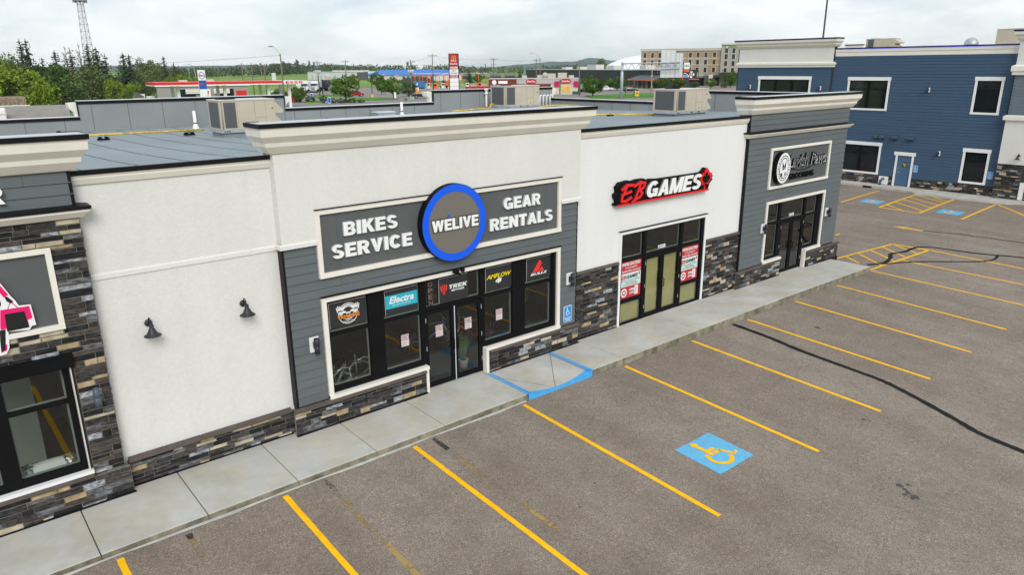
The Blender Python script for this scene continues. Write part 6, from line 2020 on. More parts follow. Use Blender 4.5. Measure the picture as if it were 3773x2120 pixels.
def davit(h, lab, loc, ang):
    t = thing('davit_lamp', lab, 'lamp', (0, 0, 0), 0, 'curved grey road lamps', False)
    MB().tube([(0, 0, -.2), (0, 0, h * .75), (.15, 0, h * .88), (.55, 0, h * .96), (1.2, 0, h)], [.13, .11, .1, .08, .06], 6).build('pole', galv, t)
    MB().box(1.15, 1.8, -.12, .12, h - .05, h + .05).build('lamp_head', MATS['lamp_head_grey'], t)
    t.location = (*loc, -.12); t.rotation_euler = (0, 0, ang)
for h, lab, loc, ang in [(9, 'curved grey lamp left of the canopy poles, nearer', (62, 205), pi), (8, 'curved grey lamp left of the canopy poles, farther', (58, 215), pi), (9.5, 'curved grey lamp at the left of the field', (95, 320), pi),
    (9.5, 'curved grey lamp in front of the far wood by the warehouse', (176, 335), pi), (9.5, 'curved grey lamp left of the red pylon sign', (205, 290), pi), (9.0, 'curved grey lamp by the white warehouse corner', (150, 380), pi)]:
    davit(h, lab, loc, ang)
def lot_pole(h, lab, loc, foot):
    t = thing('lot_light', lab, 'lamp', (0, 0, 0), 0, 'dark parking lot lights', False)
    MB().tube([(0, 0, .9), (0, 0, h)], .09, 6).box(-.3, .3, -.15, .15, h, h + .12).build('pole', lamp_m, t)
    MB().lathe([(0, .95), (.30, .95), (.30, -.1)], (0, 0, 0), 12).build('footing', foot, t)
    t.location = (*loc, -.1)
yf = M('yellow_footing', (.72, .42, .02), .6, .1)
lot_pole(5.1, 'dark light pole on a yellow footing between the parking lot trees', (94.0, 163.3), yf)
lot_pole(5.1, 'dark light pole beside the second blue sign', (70.5, 143.9), lamp_m)
lot_pole(3.4, 'short dark pole among the parked semi trucks', (88.3, 192.0), lamp_m)
lot_pole(5.4, 'dark light pole behind the orange roadside sign', (119, 171), lamp_m)
lot_pole(6.4, 'dark light pole before the porch of the charcoal hall', (186, 156), lamp_m)
lot_pole(5.6, 'dark light pole at the left of the hotel porch', (231, 159), lamp_m)
lot_pole(6.0, 'dark light pole at the right of the hotel porch', (232, 149), lamp_m)
orange = M('safety_orange', (.85, .10, .012), .5, .05)
def orange_pole(h, loc, i):
    t = thing('orange_lot_light', 'orange pole with a white lamp head, one of a row around the truck stop pumps', 'lamp', (0, 0, 0), 0, 'orange poles of the truck stop', False)
    MB().tube([(0, 0, .6), (0, 0, h)], .15, 6).build('pole', orange, t)
    MB().box(-.85, .85, -.2, .2, h, h + .16).build('lamp_head', white_m, t)
    MB().lathe([(0, .7), (.28, .7), (.28, 0)], (0, 0, 0), 8).build('footing', concrete, t)
    t.location = (*loc, -.12); t.rotation_euler = (0, 0, -.6)
    return t
op0 = orange_pole(5.5, (152.2, 224.4), 0)
for k, (x, y, s) in enumerate([(153.2, 223.7, 1), (154.8, 222.6, 1), (155.9, 221.9, 1), (157.7, 220.7, 1), (158.7, 220, 1.02), (172.6, 264.8, .96), (174.2, 263.8, .96), (175.4, 263, .95), (127.3, 256, .92), (127.8, 255.7, .82), (171.4, 289, .9), (176.3, 286.1, .82), (195.3, 248.9, .93), (197.7, 247.1, .96), (196, 262, .9), (165, 232, .95)]):
    dup(op0, (x, y, -.12), -.6, (1, 1, s))
# wires
wire = M('wire', (.05, .05, .055), .6)
def cable(a, b, sag, lab):
    P = [(lerp(a[0], b[0], t), lerp(a[1], b[1], t), lerp(a[2], b[2], t) - sag * 4 * t * (1 - t)) for t in [i / 16 for i in range(17)]]
    tag(MB().tube(P, .022, 3).build('overhead_wire', wire), lab, 'wire', 'overhead wires')
for a, b, s_, lab in [((45.5, 106.5, 9.6), (10, 250, 9.0), 1.0, 'faint wire running left from the tall wooden street lamp'), ((89.3, 184.9, 9.3), (115, 217.4, 9.9), .5, 'wire between the transformer pole and the warehouse pole'), ((89.3, 184.9, 9.3), (73.3, 192.3, 8.9), .4, 'wire between the canopy poles and the transformer pole'),
    ((104.8, 160.7, 9.3), (114.9, 165.1, 10.9), .4, 'wire between the two poles left of the red pylon sign'), ((114.9, 165.1, 10.9), (138.2, 166.6, 9.9), .6, 'wire passing behind the red pylon sign'), ((138.2, 166.6, 9.9), (150.6, 160.9, 9.6), .4, 'wire over the red brick shop'), ((150.6, 160.9, 9.6), (140.4, 131.9, 9.0), .4, 'wire over the drive through')]:
    cable(a, b, s_, lab)
# lattice tower
t = thing('lattice_tower', 'tall steel lattice radio tower rising behind the left grove', 'tower', (34.1, 193.1, -.12))
tw = M('tower_steel', (.30, .29, .29), .6, .1)
mb = MB()
def tc_(k, z):
    w = lerp(1.75, .62, z / 25.5)
    a = 2 * pi * k / 3 + .4
    return (34.1 + w * cos(a), 193.1 + w * sin(a), z)
H_ = 25.5; nz = 17
for k in range(3):
    mb.tube([tc_(k, 0), tc_(k, H_)], .07, 5)
    for j in range(nz):
        z0, z1 = H_ * j / nz, H_ * (j + 1) / nz
        k2 = (k + 1) % 3
        mb.tube([tc_(k, z0), tc_(k2, z1)], .028, 4); mb.tube([tc_(k2, z0), tc_(k, z1)], .028, 4); mb.tube([tc_(k, z1), tc_(k2, z1)], .035, 4)
mb.build('lattice', tw, t)
mb = MB().lathe([(0, 23.2), (1.5, 23.2), (1.5, 23.35), (0, 23.35)], (34.1, 193.1, 0), 12)
for k in range(9):
    a = 2 * pi * k / 9
    mb.box(34.1 + 1.4 * cos(a) - .13, 34.1 + 1.4 * cos(a) + .13, 193.1 + 1.4 * sin(a) - .1, 193.1 + 1.4 * sin(a) + .1, 22.9, 24.9)
mb.build('antennas', M('antenna_grey', (.22, .22, .23), .5, .1), t)

# ------------------------------------------------------------------ vehicles
tyre = M('vehicle_tyre', (.018, .018, .018), .8)
rimm = M('vehicle_rim', (.35, .36, .37), .35, metal=.5)
cglass = M('vehicle_glass', (.02, .025, .03), .08)
hl = M('headlight', (.75, .76, .74), .25)
def vehicle(kind, paint):
    """car along +X: lower body with shaped sides, tapered cabin with its glass, wheels, lamps, bumpers"""
    t = thing({'suv': 'parked_suv', 'van': 'minivan', 'pickup': 'pickup_truck', 'sedan': 'sedan'}[kind], 'car', 'car', (0, 0, 0), 0, None, False)
    L_, W_, zt, zr = {'suv': (4.7, 1.85, 1.02, 1.72), 'van': (4.9, 1.95, 1.02, 1.72), 'pickup': (5.7, 1.98, 1.10, 1.86), 'sedan': (4.7, 1.80, .92, 1.42)}[kind]
    lower = {'suv': [(-2.3, .45), (-2.32, .95), (-2.2, zt), (1.0, zt), (2.1, .92), (2.33, .75), (2.33, .35), (-2.2, .32)],
             'van': [(-2.4, .4), (-2.43, .95), (-2.35, zt), (1.2, zt), (2.25, .85), (2.43, .6), (2.4, .32), (-2.3, .3)],
             'pickup': [(-2.8, .55), (-2.82, 1.08), (.9, 1.10), (1.1, 1.12), (2.6, 1.05), (2.82, .9), (2.82, .45), (-2.7, .42)],
             'sedan': [(-2.3, .4), (-2.34, .85), (-2.2, .95), (-1.2, .93), (1.0, .92), (2.1, .78), (2.33, .6), (2.33, .28), (-2.2, .26)]}[kind]
    cab = {'suv': [(-2.2, zt), (-1.95, zr - .06), (-1.6, zr), (.1, zr), (.35, zr - .06), (1.05, zt)], 'van': [(-2.35, zt), (-2.15, zr - .06), (-1.8, zr), (.25, zr), (.6, zr - .1), (1.5, zt)],
           'pickup': [(-.95, 1.08), (-.80, zr - .05), (-.6, zr), (.55, zr), (.75, zr - .06), (1.45, 1.10)], 'sedan': [(-1.75, .92), (-1.05, zr - .03), (-.7, zr), (.1, zr), (.35, zr - .05), (1.15, .9)]}[kind]
    def loft(prof, w0, w1, z0, z1):
        mb = MB(); n = len(prof)
        f = lambda z: lerp(w0, w1, min(1, max(0, (z - z0) / (z1 - z0))))
        mb.v += [(x, -f(z) / 2, z) for x, z in prof] + [(x, f(z) / 2, z) for x, z in prof]
        mb.face(list(range(n))); mb.face(list(range(2 * n - 1, n - 1, -1)))
        for i in range(n):
            j = (i + 1) % n
            mb.face([j, i, n + i, n + j])
        return mb
    mb = loft(lower, W_ - .05, W_, .3, zt)
    if kind == 'pickup': mb.box(-2.72, -1.05, -.80, .80, 1.101, 1.106, 1)
    bo = mb.build('body', [paint, black_m], t, bevel=.05)
    loft(cab, W_ - .12, W_ - .48, zt, zr).build('cabin', paint, t, bevel=.04)
    g = MB()
    xs = [p[0] for p in cab]
    zb, zt2 = zt + .04, zr - .09
    f = lambda z: lerp(W_ - .12, W_ - .48, (z - zt) / (zr - zt)) / 2 + .012
    def xat(front, z):
        p = cab[-2:][::-1] if front else cab[:2]
        (xa, za), (xb, zb_) = p
        return lerp(xa, xb, (z - za) / (zb_ - za))
    for s in (-1, 1):
        a0, a1, b0, b1 = xat(False, zb) + .18, xat(False, zt2) + .16, xat(True, zb) - .22, xat(True, zt2) - .12
        m0, m1 = lerp(a0, b0, .48), lerp(a1, b1, .48)
        for q in ((a0, a1, m0 - .04, m1 - .04), (m0 + .04, m1 + .04, b0, b1)):
            g.poly([(q[0], s * f(zb), zb), (q[2], s * f(zb), zb), (q[3], s * f(zt2), zt2), (q[1], s * f(zt2), zt2)])
    for fr in (True, False):
        d = .014 if fr else -.014
        x0, x1 = xat(fr, zb) + d, xat(fr, zt2) + d
        g.poly([(x0, -f(zb) + .1, zb), (x0, f(zb) - .1, zb), (x1, f(zt2) - .1, zt2), (x1, -f(zt2) + .1, zt2)])
    g.build('window', cglass, t)
    xf = {'suv': 1.45, 'van': 1.5, 'pickup': 1.85, 'sedan': 1.42}[kind]; xr = -{'suv': 1.4, 'van': 1.45, 'pickup': 1.75, 'sedan': 1.38}[kind]
    R = .39 if kind == 'pickup' else .34
    for x in (xf, xr):
        for s in (-1, 1):
            w = MB().lathe([(0, -.11), (R, -.11), (R, .11), (0, .11)], (x, s * (W_ / 2 - .10), R), 18, 0, 'y', False).build('wheel', tyre, t)
            MB().lathe([(0, .0), (R * .62, .0), (R * .62, .01), (0, .02)], (x, s * (W_ / 2 + .012), R), 12, 0, 'y').build('rim', rimm, w)
    ex = lower[-3][0]
    for s in (-1, 1):
        MB().box(ex - .12, ex + .012, s * W_ * .34 - .22, s * W_ * .34 + .22, zt - .34, zt - .16).build('headlight', hl, t)
        MB().box(-ex - .012, -ex + .08, s * W_ * .42 - .10, s * W_ * .42 + .10, zt - .36, zt - .06).build('tail_light', M('tail_light', (.45, .01, .01), .3), t)
    MB().box(ex - .05, ex + .03, -W_ * .42, W_ * .42, .38, .52).box(ex - .05, ex + .02, -.45, .45, .58, zt - .25).build('bumper', black_m, t)
    return t
pw_ = M('white_car_paint', (.72, .73, .74), .25, 0); pr_ = M('red_car_paint', (.36, .008, .012), .25, 0); pb_ = M('black_car_paint', (.012, .014, .018), .2, 0); pm_ = M('maroon_car_paint', (.16, .01, .02), .25, 0); pg_ = M('grey_car_paint', (.16, .17, .18), .25, 0)
pk_ = M('red_pickup_paint', (.55, .012, .012), .3, 0)
V = {k: vehicle(k, pw_) for k in ('suv', 'van', 'pickup', 'sedan')}
uv = set()
def park(kind, paint, x, y, rz, lab, cat='car', z=-.06):
    if kind in uv: o = dup(V[kind], (x, y, z), rz, label=lab)
    else:
        uv.add(kind); o = V[kind]; o.location = (x, y, z); o.rotation_euler = (0, 0, rz); o['label'] = lab
    o['category'] = cat; o['group'] = 'parked vehicles'
    if paint != pw_: recolour(o, pw_, paint)
    return o
park('pickup', pw_, 19.2, 148.5, -1.9, 'white pickup truck facing the camera at the left, above the roof parapet', 'pickup', -.1)
park('sedan', pb_, 21.8, 152.0, -.2, 'black car half hidden beside the white pickup', z=-.1)
park('sedan', pm_, 27.5, 144.0, 0, 'maroon car of which only the roof shows above the parapet', z=.5)
park('van', pr_, 95.4, 175.3, -.25, 'dark red minivan on the far parking lot between two trees', 'minivan')
park('pickup', pb_, 101.3, 149.7, 2.6, 'dark pickup truck beside the raised parapet end', 'pickup')
park('suv', pw_, 174.5, 153.8, -.6, 'white suv between the trees left of the gantry', 'suv')
park('suv', pg_, 173.0, 157.5, -.6, 'grey suv half hidden left of the white suv', 'suv')
park('sedan', pw_, 172.0, 141.0, -.75, 'white sedan right of the steel gantry post')
park('sedan', pg_, 161.5, 150.0, .3, 'silver car beside the drive through wall')
park('pickup', pb_, 65.6, 157.7, .1, 'black pickup truck under the end of the gas station canopy', 'pickup')
park('pickup', pk_, 69.6, 156.9, 1.2, 'red pickup truck under the end of the gas station canopy', 'pickup')
park('pickup', pk_, 148, 190, -.6, 'red pickup truck right of the red pylon sign, front one', 'pickup', .3)
park('pickup', pk_, 150.8, 188, -.6, 'red pickup truck right of the red pylon sign, second one', 'pickup', .3)
def semi(paint, hood=True):
    t = thing('semi_truck', 'semi truck', 'truck', (0, 0, 0), 0, 'parked semi trucks', False)
    MB().box(-1.6, .2, -1.2, 1.2, 1.1, 3.7).hexa([(.2, -1.15, 1.1), (1.2, -1.1, 1.1), (1.2, 1.1, 1.1), (.2, 1.15, 1.1), (.2, -1.15, 3.3), (.75, -1.05, 2.95), (.75, 1.05, 2.95), (.2, 1.15, 3.3)]).hexa([(1.0, -.85, .7), (3.1, -.75, .7), (3.1, .75, .7), (1.0, .85, .7), (1.0, -.8, 2.15), (3.0, -.65, 1.9), (3.0, .65, 1.9), (1.0, .8, 2.15)]).build('cab', paint, t, bevel=.06)
    MB().poly([(1.10, -1.0, 2.2), (1.10, 1.0, 2.2), (.80, .95, 2.9), (.80, -.95, 2.9)]).poly([(.25, -1.16, 2.1), (.95, -1.13, 2.1), (.7, -1.1, 2.85), (.25, -1.16, 2.9)]).poly([(.25, 1.16, 2.1), (.95, 1.13, 2.1), (.7, 1.1, 2.85), (.25, 1.16, 2.9)]).build('window', cglass, t)
    MB().box(3.05, 3.13, -.6, .6, .8, 1.85).build('grille', M('chrome', (.55, .56, .57), .2, metal=.8), t)
    MB().box(3.0, 3.3, -1.2, 1.2, .45, .75).build('bumper', MATS['chrome'], t)
    for s in (-1, 1):
        MB().hexa([(1.3, s * .75, .9), (3.05, s * .75, .9), (3.05, s * 1.2, .9), (1.3, s * 1.2, .9), (1.5, s * .75, 1.3), (2.9, s * .75, 1.3), (2.9, s * 1.15, 1.3), (1.5, s * 1.15, 1.3)]).build('fender', paint, t)
        MB().box(2.98, 3.1, s * 1.0 - .15, s * 1.0 + .15, 1.0, 1.2).build('headlight', hl, t)
        MB().tube([(-1.75, s * 1.05, 1), (-1.75, s * 1.05, 4.1)], .09, 8).build('exhaust_stack', MATS['chrome'], t)
        for x in (2.2, -2.6, -3.9): MB().lathe([(0, -.25), (.5, -.25), (.5, .25), (0, .25)], (x, s * 1.0, .5), 14, 0, 'y', False).build('wheel', tyre, t)
    MB().box(-4.6, 2.8, -.45, .45, .6, .95).build('chassis', black_m, t)
    return t
sm = semi(pw_)
sm.location = (100.1, 217.8, -.06); sm.rotation_euler = (0, 0, -2.3); sm['label'] = 'white semi truck cab, leftmost of the parked trucks, by the gas station end sign'
for x, y, rz, p, lab in ((104.2, 219.5, -2.2, pw_, 'white semi truck cab just right of the leftmost one'), (110.5, 232.5, -2.0, pb_, 'black semi truck cab with chrome front between the two white ones and the blue one'), (115.2, 232.6, -1.6, M('navy_truck_paint', (.02, .03, .06), .3), 'dark blue semi truck cab with a pale sleeper, right of the black one'), (138.9, 256.3, -1.9, pw_, 'white semi truck cab half hidden behind the broad parking lot tree')):
    o = dup(sm, (x, y, -.06), rz, label=lab)
    if p != pw_: recolour(o, pw_, p)
for x, y, rz, lab in ((103.0, 224.5, -2.3, 'tan tarped trailer behind the white cabs'), (112.0, 239.5, -2.0, 'pale flat fronted trailer behind the black cab'), (117.0, 241.5, -1.6, 'white box trailer behind the dark blue cab')):
    t = thing('truck_trailer', lab, 'trailer', (0, 0, 0), 0, 'parked trailers', False)
    MB().box(-5, 5, -1.25, 1.25, 1.2, 3.6).build('box', pw_ if 'white' in lab else M('tan_tarp', (.40, .33, .24), .8, .1), t, bevel=.05)
    mb = MB()
    for xx in (-4, -2.8):
        for s in (-1, 1): mb.lathe([(0, -.25), (.5, -.25), (.5, .25), (0, .25)], (xx, s, .5), 12, 0, 'y', False)
    mb.box(-4.8, 4.5, -.5, .5, .8, 1.2).build('running_gear', black_m, t)
    t.location = (x, y, -.06); t.rotation_euler = (0, 0, rz)

# ------------------------------------------------------------------ far buildings
def local(name, lab, cat, loc, rz, group=None):
    return thing(name, lab, cat, (*loc, -.1), rz, group, False)
# gas station canopy: local x along the long side
def rot_of(a, b): return math.atan2(b[1] - a[1], b[0] - a[0])
cA, cB = (30.5, 125.3), (57.4, 123.1)
t = local('gas_canopy', 'long red and white gas station canopy with a white end reading ESSO', 'canopy', cA, rot_of(cA, cB))
esso_red = M('canopy_red', (.72, .012, .018), .4, .02)
Lc = hypot(cB[0] - cA[0], cB[1] - cA[1])
MB().box(0, Lc, 0, 9, 4.80, 5.40).build('roof', white_m, t)
MB().box(-.02, Lc - 4.9, -.04, -.002, 5.02, 5.42).box(-.04, -.002, .0, 9, 5.02, 5.42).box(0, Lc - 4.9, 0, 9, 5.402, 5.43).build('red_band', esso_red, t)
block_text(MB(), 'ESSO', Lc - 4.2, Lc - .9, 4.90, 5.36, -.03, .03, 0).build('lettering', esso_red, t)
mb = MB()
for x in (4, 12, 20, Lc - 3):
    for y in (2, 7): mb.box(x - .25, x + .25, y - .25, y + .25, 0, 4.8)
mb.split('column', white_m, t)
MB().box(5, 6.4, 5, 6.2, 5.4, 5.75).box(9.5, 11, 5, 6.4, 5.4, 5.8).split('roof_box', M('pale_sheet_metal', (.58, .56, .52)), t)
for x in (7, 15, 21):
    for y in (3.4, 5.6): MB().box(x - .6, x + .6, y - .35, y + .35, .1, 2.3).box(x - .5, x + .5, y - .36, y - .351, 1.2, 2.0).build('fuel_pump', esso_red, t)
sA, sB = (37.9, 153.3), (55.0, 147.9)
t = local('convenience_store', 'low grey convenience store with striped window bands under the red canopy', 'store', sA, rot_of(sA, sB))
MB().box(0, 18, 0, 10, 0, 4.2).build('wall', M('store_grey', (.34, .33, .32), .8, .05), t)
MB().box(-.3, 18.3, -.3, 10, 4.2, 4.45).build('roof', white_m, t)
mb = MB()
for a, b in ((4, 7.4), (11.5, 15)): mb.box(a, b, -.06, -.002, .4, 3.6)
mb.split('window', glass_far, t)
mb = MB()
for a in (5.5, 11):
    for k in range(3): mb.box(a, a + 3.2, -.5, -.4, 2.7 + k * .33, 2.95 + k * .33, 0)
    mb.box(a, a + 3.2, -.5, -.4, 2.95, 3.02, 1).box(a, a + 3.2, -.5, -.4, 3.28, 3.35, 2)
mb.split('awning_stripe', [white_m, M('stripe_green', (.02, .22, .10), .5), M('stripe_orange', (.7, .1, .02), .5)], t)
MB().box(9.2, 10.4, -.4, -.3, 1.6, 3.6).build('panel', white_m, t)
MB().text('7', 9.5, 10.1, 2.0, 3.2, -.45, .04, 0, .03).box(15.5, 17.6, -.1, -.01, 2.2, 3.2).box(.4, 1.4, -.1, -.01, .8, 2.0).box(2.2, 3.4, -.1, -.01, .8, 2.0).build('red_signs', esso_red, t)
t = local('price_pylon', 'white and blue gas station pylon sign with a red oval ringed word Esso', 'sign', (33.9, 110.8), -.15)
MB().box(-.55, .55, -.2, .2, .0, 7.5).build('frame', white_m, t)
MB().box(-.56, .56, -.22, -.201, 4.55, 5.9).build('price_panel', M('pylon_blue', (.01, .10, .42), .4), t)
mb = MB().disc((0, -.215, 6.65), .46, 32, 0, ry=.56, ri=.38, riy=.47)
mb.build('oval', M('pylon_blue', (.01, .10, .42)), t)
MB().text('Esso', -.33, .33, 6.5, 6.85, -.22, .015, 0, .04).text('149.9', -.35, .05, 5.1, 5.5, -.235, .01, 0, .03).build('lettering', esso_red, t)
# tall red restaurant pylon
t = local('pylon_sign', 'tall red and white pylon sign with yellow arches reading Drive-Thru and FOR LEASE', 'sign', (111.4, 149.9), -.62)
mr = M('pylon_red', (.42, .012, .02), .4, .03)
MB().box(-1.35, 1.35, .0, .7, 0, 11.2).build('frame', black_m, t)
MB().box(-1.15, 1.15, -.06, -.002, 8.15, 11.05).box(-1.15, 1.15, -.06, -.002, 7.25, 8.05).box(-1.15, 1.15, -.06, -.002, 5.0, 5.75).split('red_panel', mr, t)
MB().box(-1.15, 1.15, -.06, -.002, 5.78, 7.22).box(-1.15, 1.15, -.06, -.002, 3.9, 4.95).box(-1.15, 1.15, -.06, -.002, 2.85, 3.85).box(-1.15, 1.15, -.06, -.002, 1.8, 2.80).split('white_panel', white_m, t)
mb = MB()
for s in (-1, 1):
    P = [(s * .30 + .30 * cos(radians(a)) * 1.0, 9.3 + 1.45 * sin(radians(a))) for a in range(0, 181, 15)]
    for (a, b), (c, d) in zip(P, P[1:]):
        mb.prism([(a, -.12, b), (c, -.12, d), (s * .30 + (c - s * .30) * .62, -.12, 9.3 + (d - 9.3) * .90), (s * .30 + (a - s * .30) * .62, -.12, 9.3 + (b - 9.3) * .90)], (0, .04, 0))
mb.build('arches', M('arch_yellow', (.85, .50, .0), .4), t)
MB().text("McDonald's", -.75, .75, 9.2, 9.48, -.14, .02, 0, .03).text('Drive-Thru', -.95, .95, 8.4, 8.8, -.10, .03, 0, .04).text('FOR LEASE', -1.0, 1.0, 7.4, 7.9, -.10, .03, 0, .04).text('403-777-1123', -.95, .95, 5.42, 5.68, -.10, .03, 0, .03).text('OR YOUR AGENT', -.95, .95, 5.08, 5.32, -.10, .03, 0, .03).build('white_lettering', letter_w, t)
MB().text('1,060 TO', -.65, .65, 6.6, 7.05, -.10, .03, 0, .02).text('2,700 SQ FT', -.95, .95, 5.95, 6.4, -.10, .03, 0, .02).build('dark_lettering', M('lettering_brown', (.25, .03, .03), .5), t)
# red brick restaurant with drive through
t = local('drive_through_shop', 'low red brick and grey drive through shop with red oval signs and pink awnings', 'shop', (127.7, 155.8), -.72)
br = M('far_brick', (.19, .045, .035), .9, .1, 2)
MB().box(0, 8, 0, 12, 0, 4.4).box(8, 26, .6, 12, 0, 3.0).build('wall', br, t)
MB().box(8, 26, .5, 12, 3.0, 4.4).build('upper_wall', M('store_pale', (.46, .45, .44), .8, .05), t)
MB().box(-.1, 26.1, .4, 12, 4.4, 4.5).build('roof', M('pale_sheet_metal', (.58, .56, .52)), t)
mb = MB()
for x in (12.2, 22.1): mb.disc((x, .30, 3.7), 1.55, 28, 0, ry=.75, d=.2)
mb.split('oval_sign', M('oval_red', (.50, .01, .02), .4), t)
mb = MB()
for x in (12.2, 22.1): mb.text('Drive-Thru', x - 1.15, x + 1.15, 3.45, 3.95, .24, .04, 0, .03)
mb.text('1012', 3.4, 5.2, 3.3, 3.8, -.10, .05, 0, .03) if False else None
mb.box(2.8, 5.4, -.08, -.01, 3.1, 3.9).disc((1.6, -.03, 3.5), .7, 6, 0, d=.02)
mb.build('white_lettering', letter_w, t)
MB().box(17.8, 25.6, -.3, .49, 0, 2.9).build('bay', M('shop_cream', (.62, .57, .47), .8, .05), t)
MB().box(20.9, 23.4, -.36, -.31, .6, 2.5).build('menu_poster', M('menu_yellow', (.72, .45, .10), .5, .2, 1.2), t)
MB().box(18.8, 20.2, -.7, -.1, 2.2, 3.7).box(24.3, 25.7, -.7, -.1, 2.2, 3.7).split('awning', M('awning_pink', (.50, .02, .10), .7), t)
MB().box(20.3, 20.6, -.4, -.31, 0, 4.2).box(26.0, 26.3, -.3, .3, 0, 4.5).box(17.5, 17.7, -.45, .4, 0, 3).box(24.0, 26.2, -.36, -.31, 0, .9).build('green_trim', M('trim_green', (.02, .10, .06), .6), t)
mb = MB()
for k, (x, w, h) in enumerate(((14, 1.6, .9), (17, 2.4, 1.3), (20, 2.6, 1.5), (23.2, 1.5, .8), (9.5, 1.5, .8))): mb.box(x, x + w, 4 + k % 2, 6.5, 4.5, 4.5 + h)
mb.lathe([(.0, -.5), (.5, -.3), (.75, 0)], (16.2, 3, 5.4), 14, 0, 'y')
mb.split('roof_unit', M('roof_unit_tan', (.46, .43, .37), .6, .1), t)
# charcoal hall with a red edged porch
ch = M('charcoal_cladding', (.040, .045, .052), .7, .1, 2, stretch=(3, 3, .05))
hA, hB = (315.0, 354.6), (208.1, 159.8)
t = local('charcoal_hall', 'long charcoal metal hall with a red edged timber porch and white emblems', 'hall', (208.1, 159.8), rot_of(hB, hA))
# local x runs away along the long front, y<0 is towards the camera side... front at y = 0 (left hand)
Lh = hypot(hA[0] - hB[0], hA[1] - hB[1])
MB().box(0, Lh, -13.5, 0, 0, 6.2).build('wall', ch, t)
MB().box(-.2, Lh + .2, -13.7, .25, 6.2, 6.45).build('roof', M('hall_roof', (.42, .44, .46), .6, .05), t)
mb = MB()
for k in range(16): mb.box(4 + k * 13, 4.25 + k * 13, .0, .03, 0, 6.2)
mb.split('wall_rib', black_m, t)
mb = MB()
for x, w, h, dx in ((8, 5, 2.2, 3), (22, 7, 3.0, 3), (60, 9, 3.2, 2), (86, 14, 4.4, 2), (112, 6, 2.6, 2), (140, 8, 2.4, 2)): mb.box(x, x + w, -8, -4, 6.45, 6.45 + h * .5)
mb.split('roof_unit', M('pale_sheet_metal', (.58, .56, .52)), t)
# porch
MB().hexa([(-6, 0, 3.2), (18, 0, 3.2), (18, 4.6, 2.7), (-6, 4.6, 2.7), (-6, -.1, 4.6), (18, -.1, 4.6), (18, 4.6, 2.9), (-6, 4.6, 2.9)]).build('porch_roof', M('slate_metal_roof', (.075, .085, .10), .6), t)
MB().box(-6.1, 18.1, 4.6, 4.75, 2.68, 3.0).box(-6.2, -6.05, 0, 4.7, 2.9, 3.2).box(18.0, 18.15, .0, 4.7, 2.9, 3.2).build('red_fascia', orange, t)
mb = MB()
for k in range(6):
    x = -5.5 + k * 4.6
    mb.tube([(x, 4.3, 0), (x, 4.3, 2.75)], .16, 6).tube([(x - .9, 4.3, 2.7), (x, 4.3, 1.9), (x + .9, 4.3, 2.7)], .09, 5)
    mb.box(x - .35, x + .35, 3.95, 4.65, 0, 1.0)
mb.build('timber_post', M('stained_timber', (.24, .17, .11), .8, .15), t)
MB().box(-4, -1.5, .01, .08, 0, 2.3).box(3, 5, .01, .08, .3, 2.3).box(9, 12, .01, .08, .3, 2.3).split('window', glass_far, t)
mb = MB().box(-1.4, 1.6, .02, .10, 4.9, 6.0)
mb.mapv(lambda p: p)
mb.build('emblem_board', black_m, t)
mb = MB()
for q in range(4):
    a = q * pi / 2
    mb.prism([(.1 + .55 * cos(a + d) * r_, .12, 5.45 + .42 * sin(a + d) * r_) for d, r_ in ((-.5, .5), (0, 1), (.5, .5))], (0, .03, 0))
mb.build('emblem', letter_w, t)
# right wing with a big white cross emblem
t2 = t
def cross_emblem(mb, cx, cz, s, y, d):
    for a, b, c, e in ((-.33, .33, -1, -.42), (-.33, .33, .42, 1), (-1, -.42, -.33, .33), (.42, 1, -.33, .33)):
        mb.box(cx + a * s, cx + b * s, y, y + d, cz + c * s, cz + e * s)
    mb.box(cx - .16 * s, cx + .16 * s, y, y + d, cz - .16 * s, cz + .16 * s)
t = local('signed_wing', 'charcoal screen wall with a large white cross emblem and red trim beside the hotel', 'building', (208.3, 159.0), -.50)
MB().box(.2, 14.2, 0, .7, 0, 6.4).build('wall', ch, t)
mb = MB(); cross_emblem(mb, 12.0, 4.7, 1.15, -.06, .05); mb.build('cross_emblem', letter_w, t)
MB().text('H', .7, 1.7, 4.1, 4.9, -.06, .05).build('white_mark', letter_w, t)
MB().box(4.2, 14.6, -1.2, 0, 2.9, 3.15).build('red_trim', orange, t)
MB().box(5, 7.5, -.05, -.002, 0, 2.2).box(8.6, 10.6, -.05, -.002, .5, 2.2).split('window', glass_far, t)
# hotel
htan = M('hotel_tan', (.36, .235, .13), .85, .06); hgrey = M('hotel_grey', (.37, .34, .29), .85, .05); hcream = M('hotel_cream', (.60, .55, .47), .8, .04)
gA, gB = (235.7, 191.4), (253.2, 164.9)
t = local('hotel', 'five storey tan and grey hotel with rows of dark windows and a green sign', 'hotel', gA, rot_of(gA, gB))
Lg = hypot(gB[0] - gA[0], gB[1] - gA[1])
MB().box(0, Lg, 0, 16, 0, 13.6).build('wall', hgrey, t)
MB().box(Lg, Lg + 9.5, -1.0, 16, 0, 15.6).build('tower_wall', hgrey, t)
mb = MB()
for a, b in ((.6, 9.5), (16.5, 19.5), (21.5, 23.5), (27, Lg - .6)): mb.box(a, b, -.09, -.002, 5.2, 12.9)
mb.box(.6, Lg - .6, -.11, -.002, 10.6, 12.9)
mb.split('tan_panel', htan, t)
mb = MB()
for z in (3.9, 8.0, 10.5): mb.box(0, Lg, -.20, -.0, z, z + .22)
mb.box(-.3, Lg + .0, -.5, 16, 13.6, 14.3).box(Lg - .2, Lg + 9.9, -1.5, 16, 15.6, 16.15).box(Lg - .1, Lg + 9.7, -1.25, -1.0, 3.9, 4.3).box(-.5, Lg, -.7, 16, 14.3, 14.45)
mb.build('cornice', hcream, t)
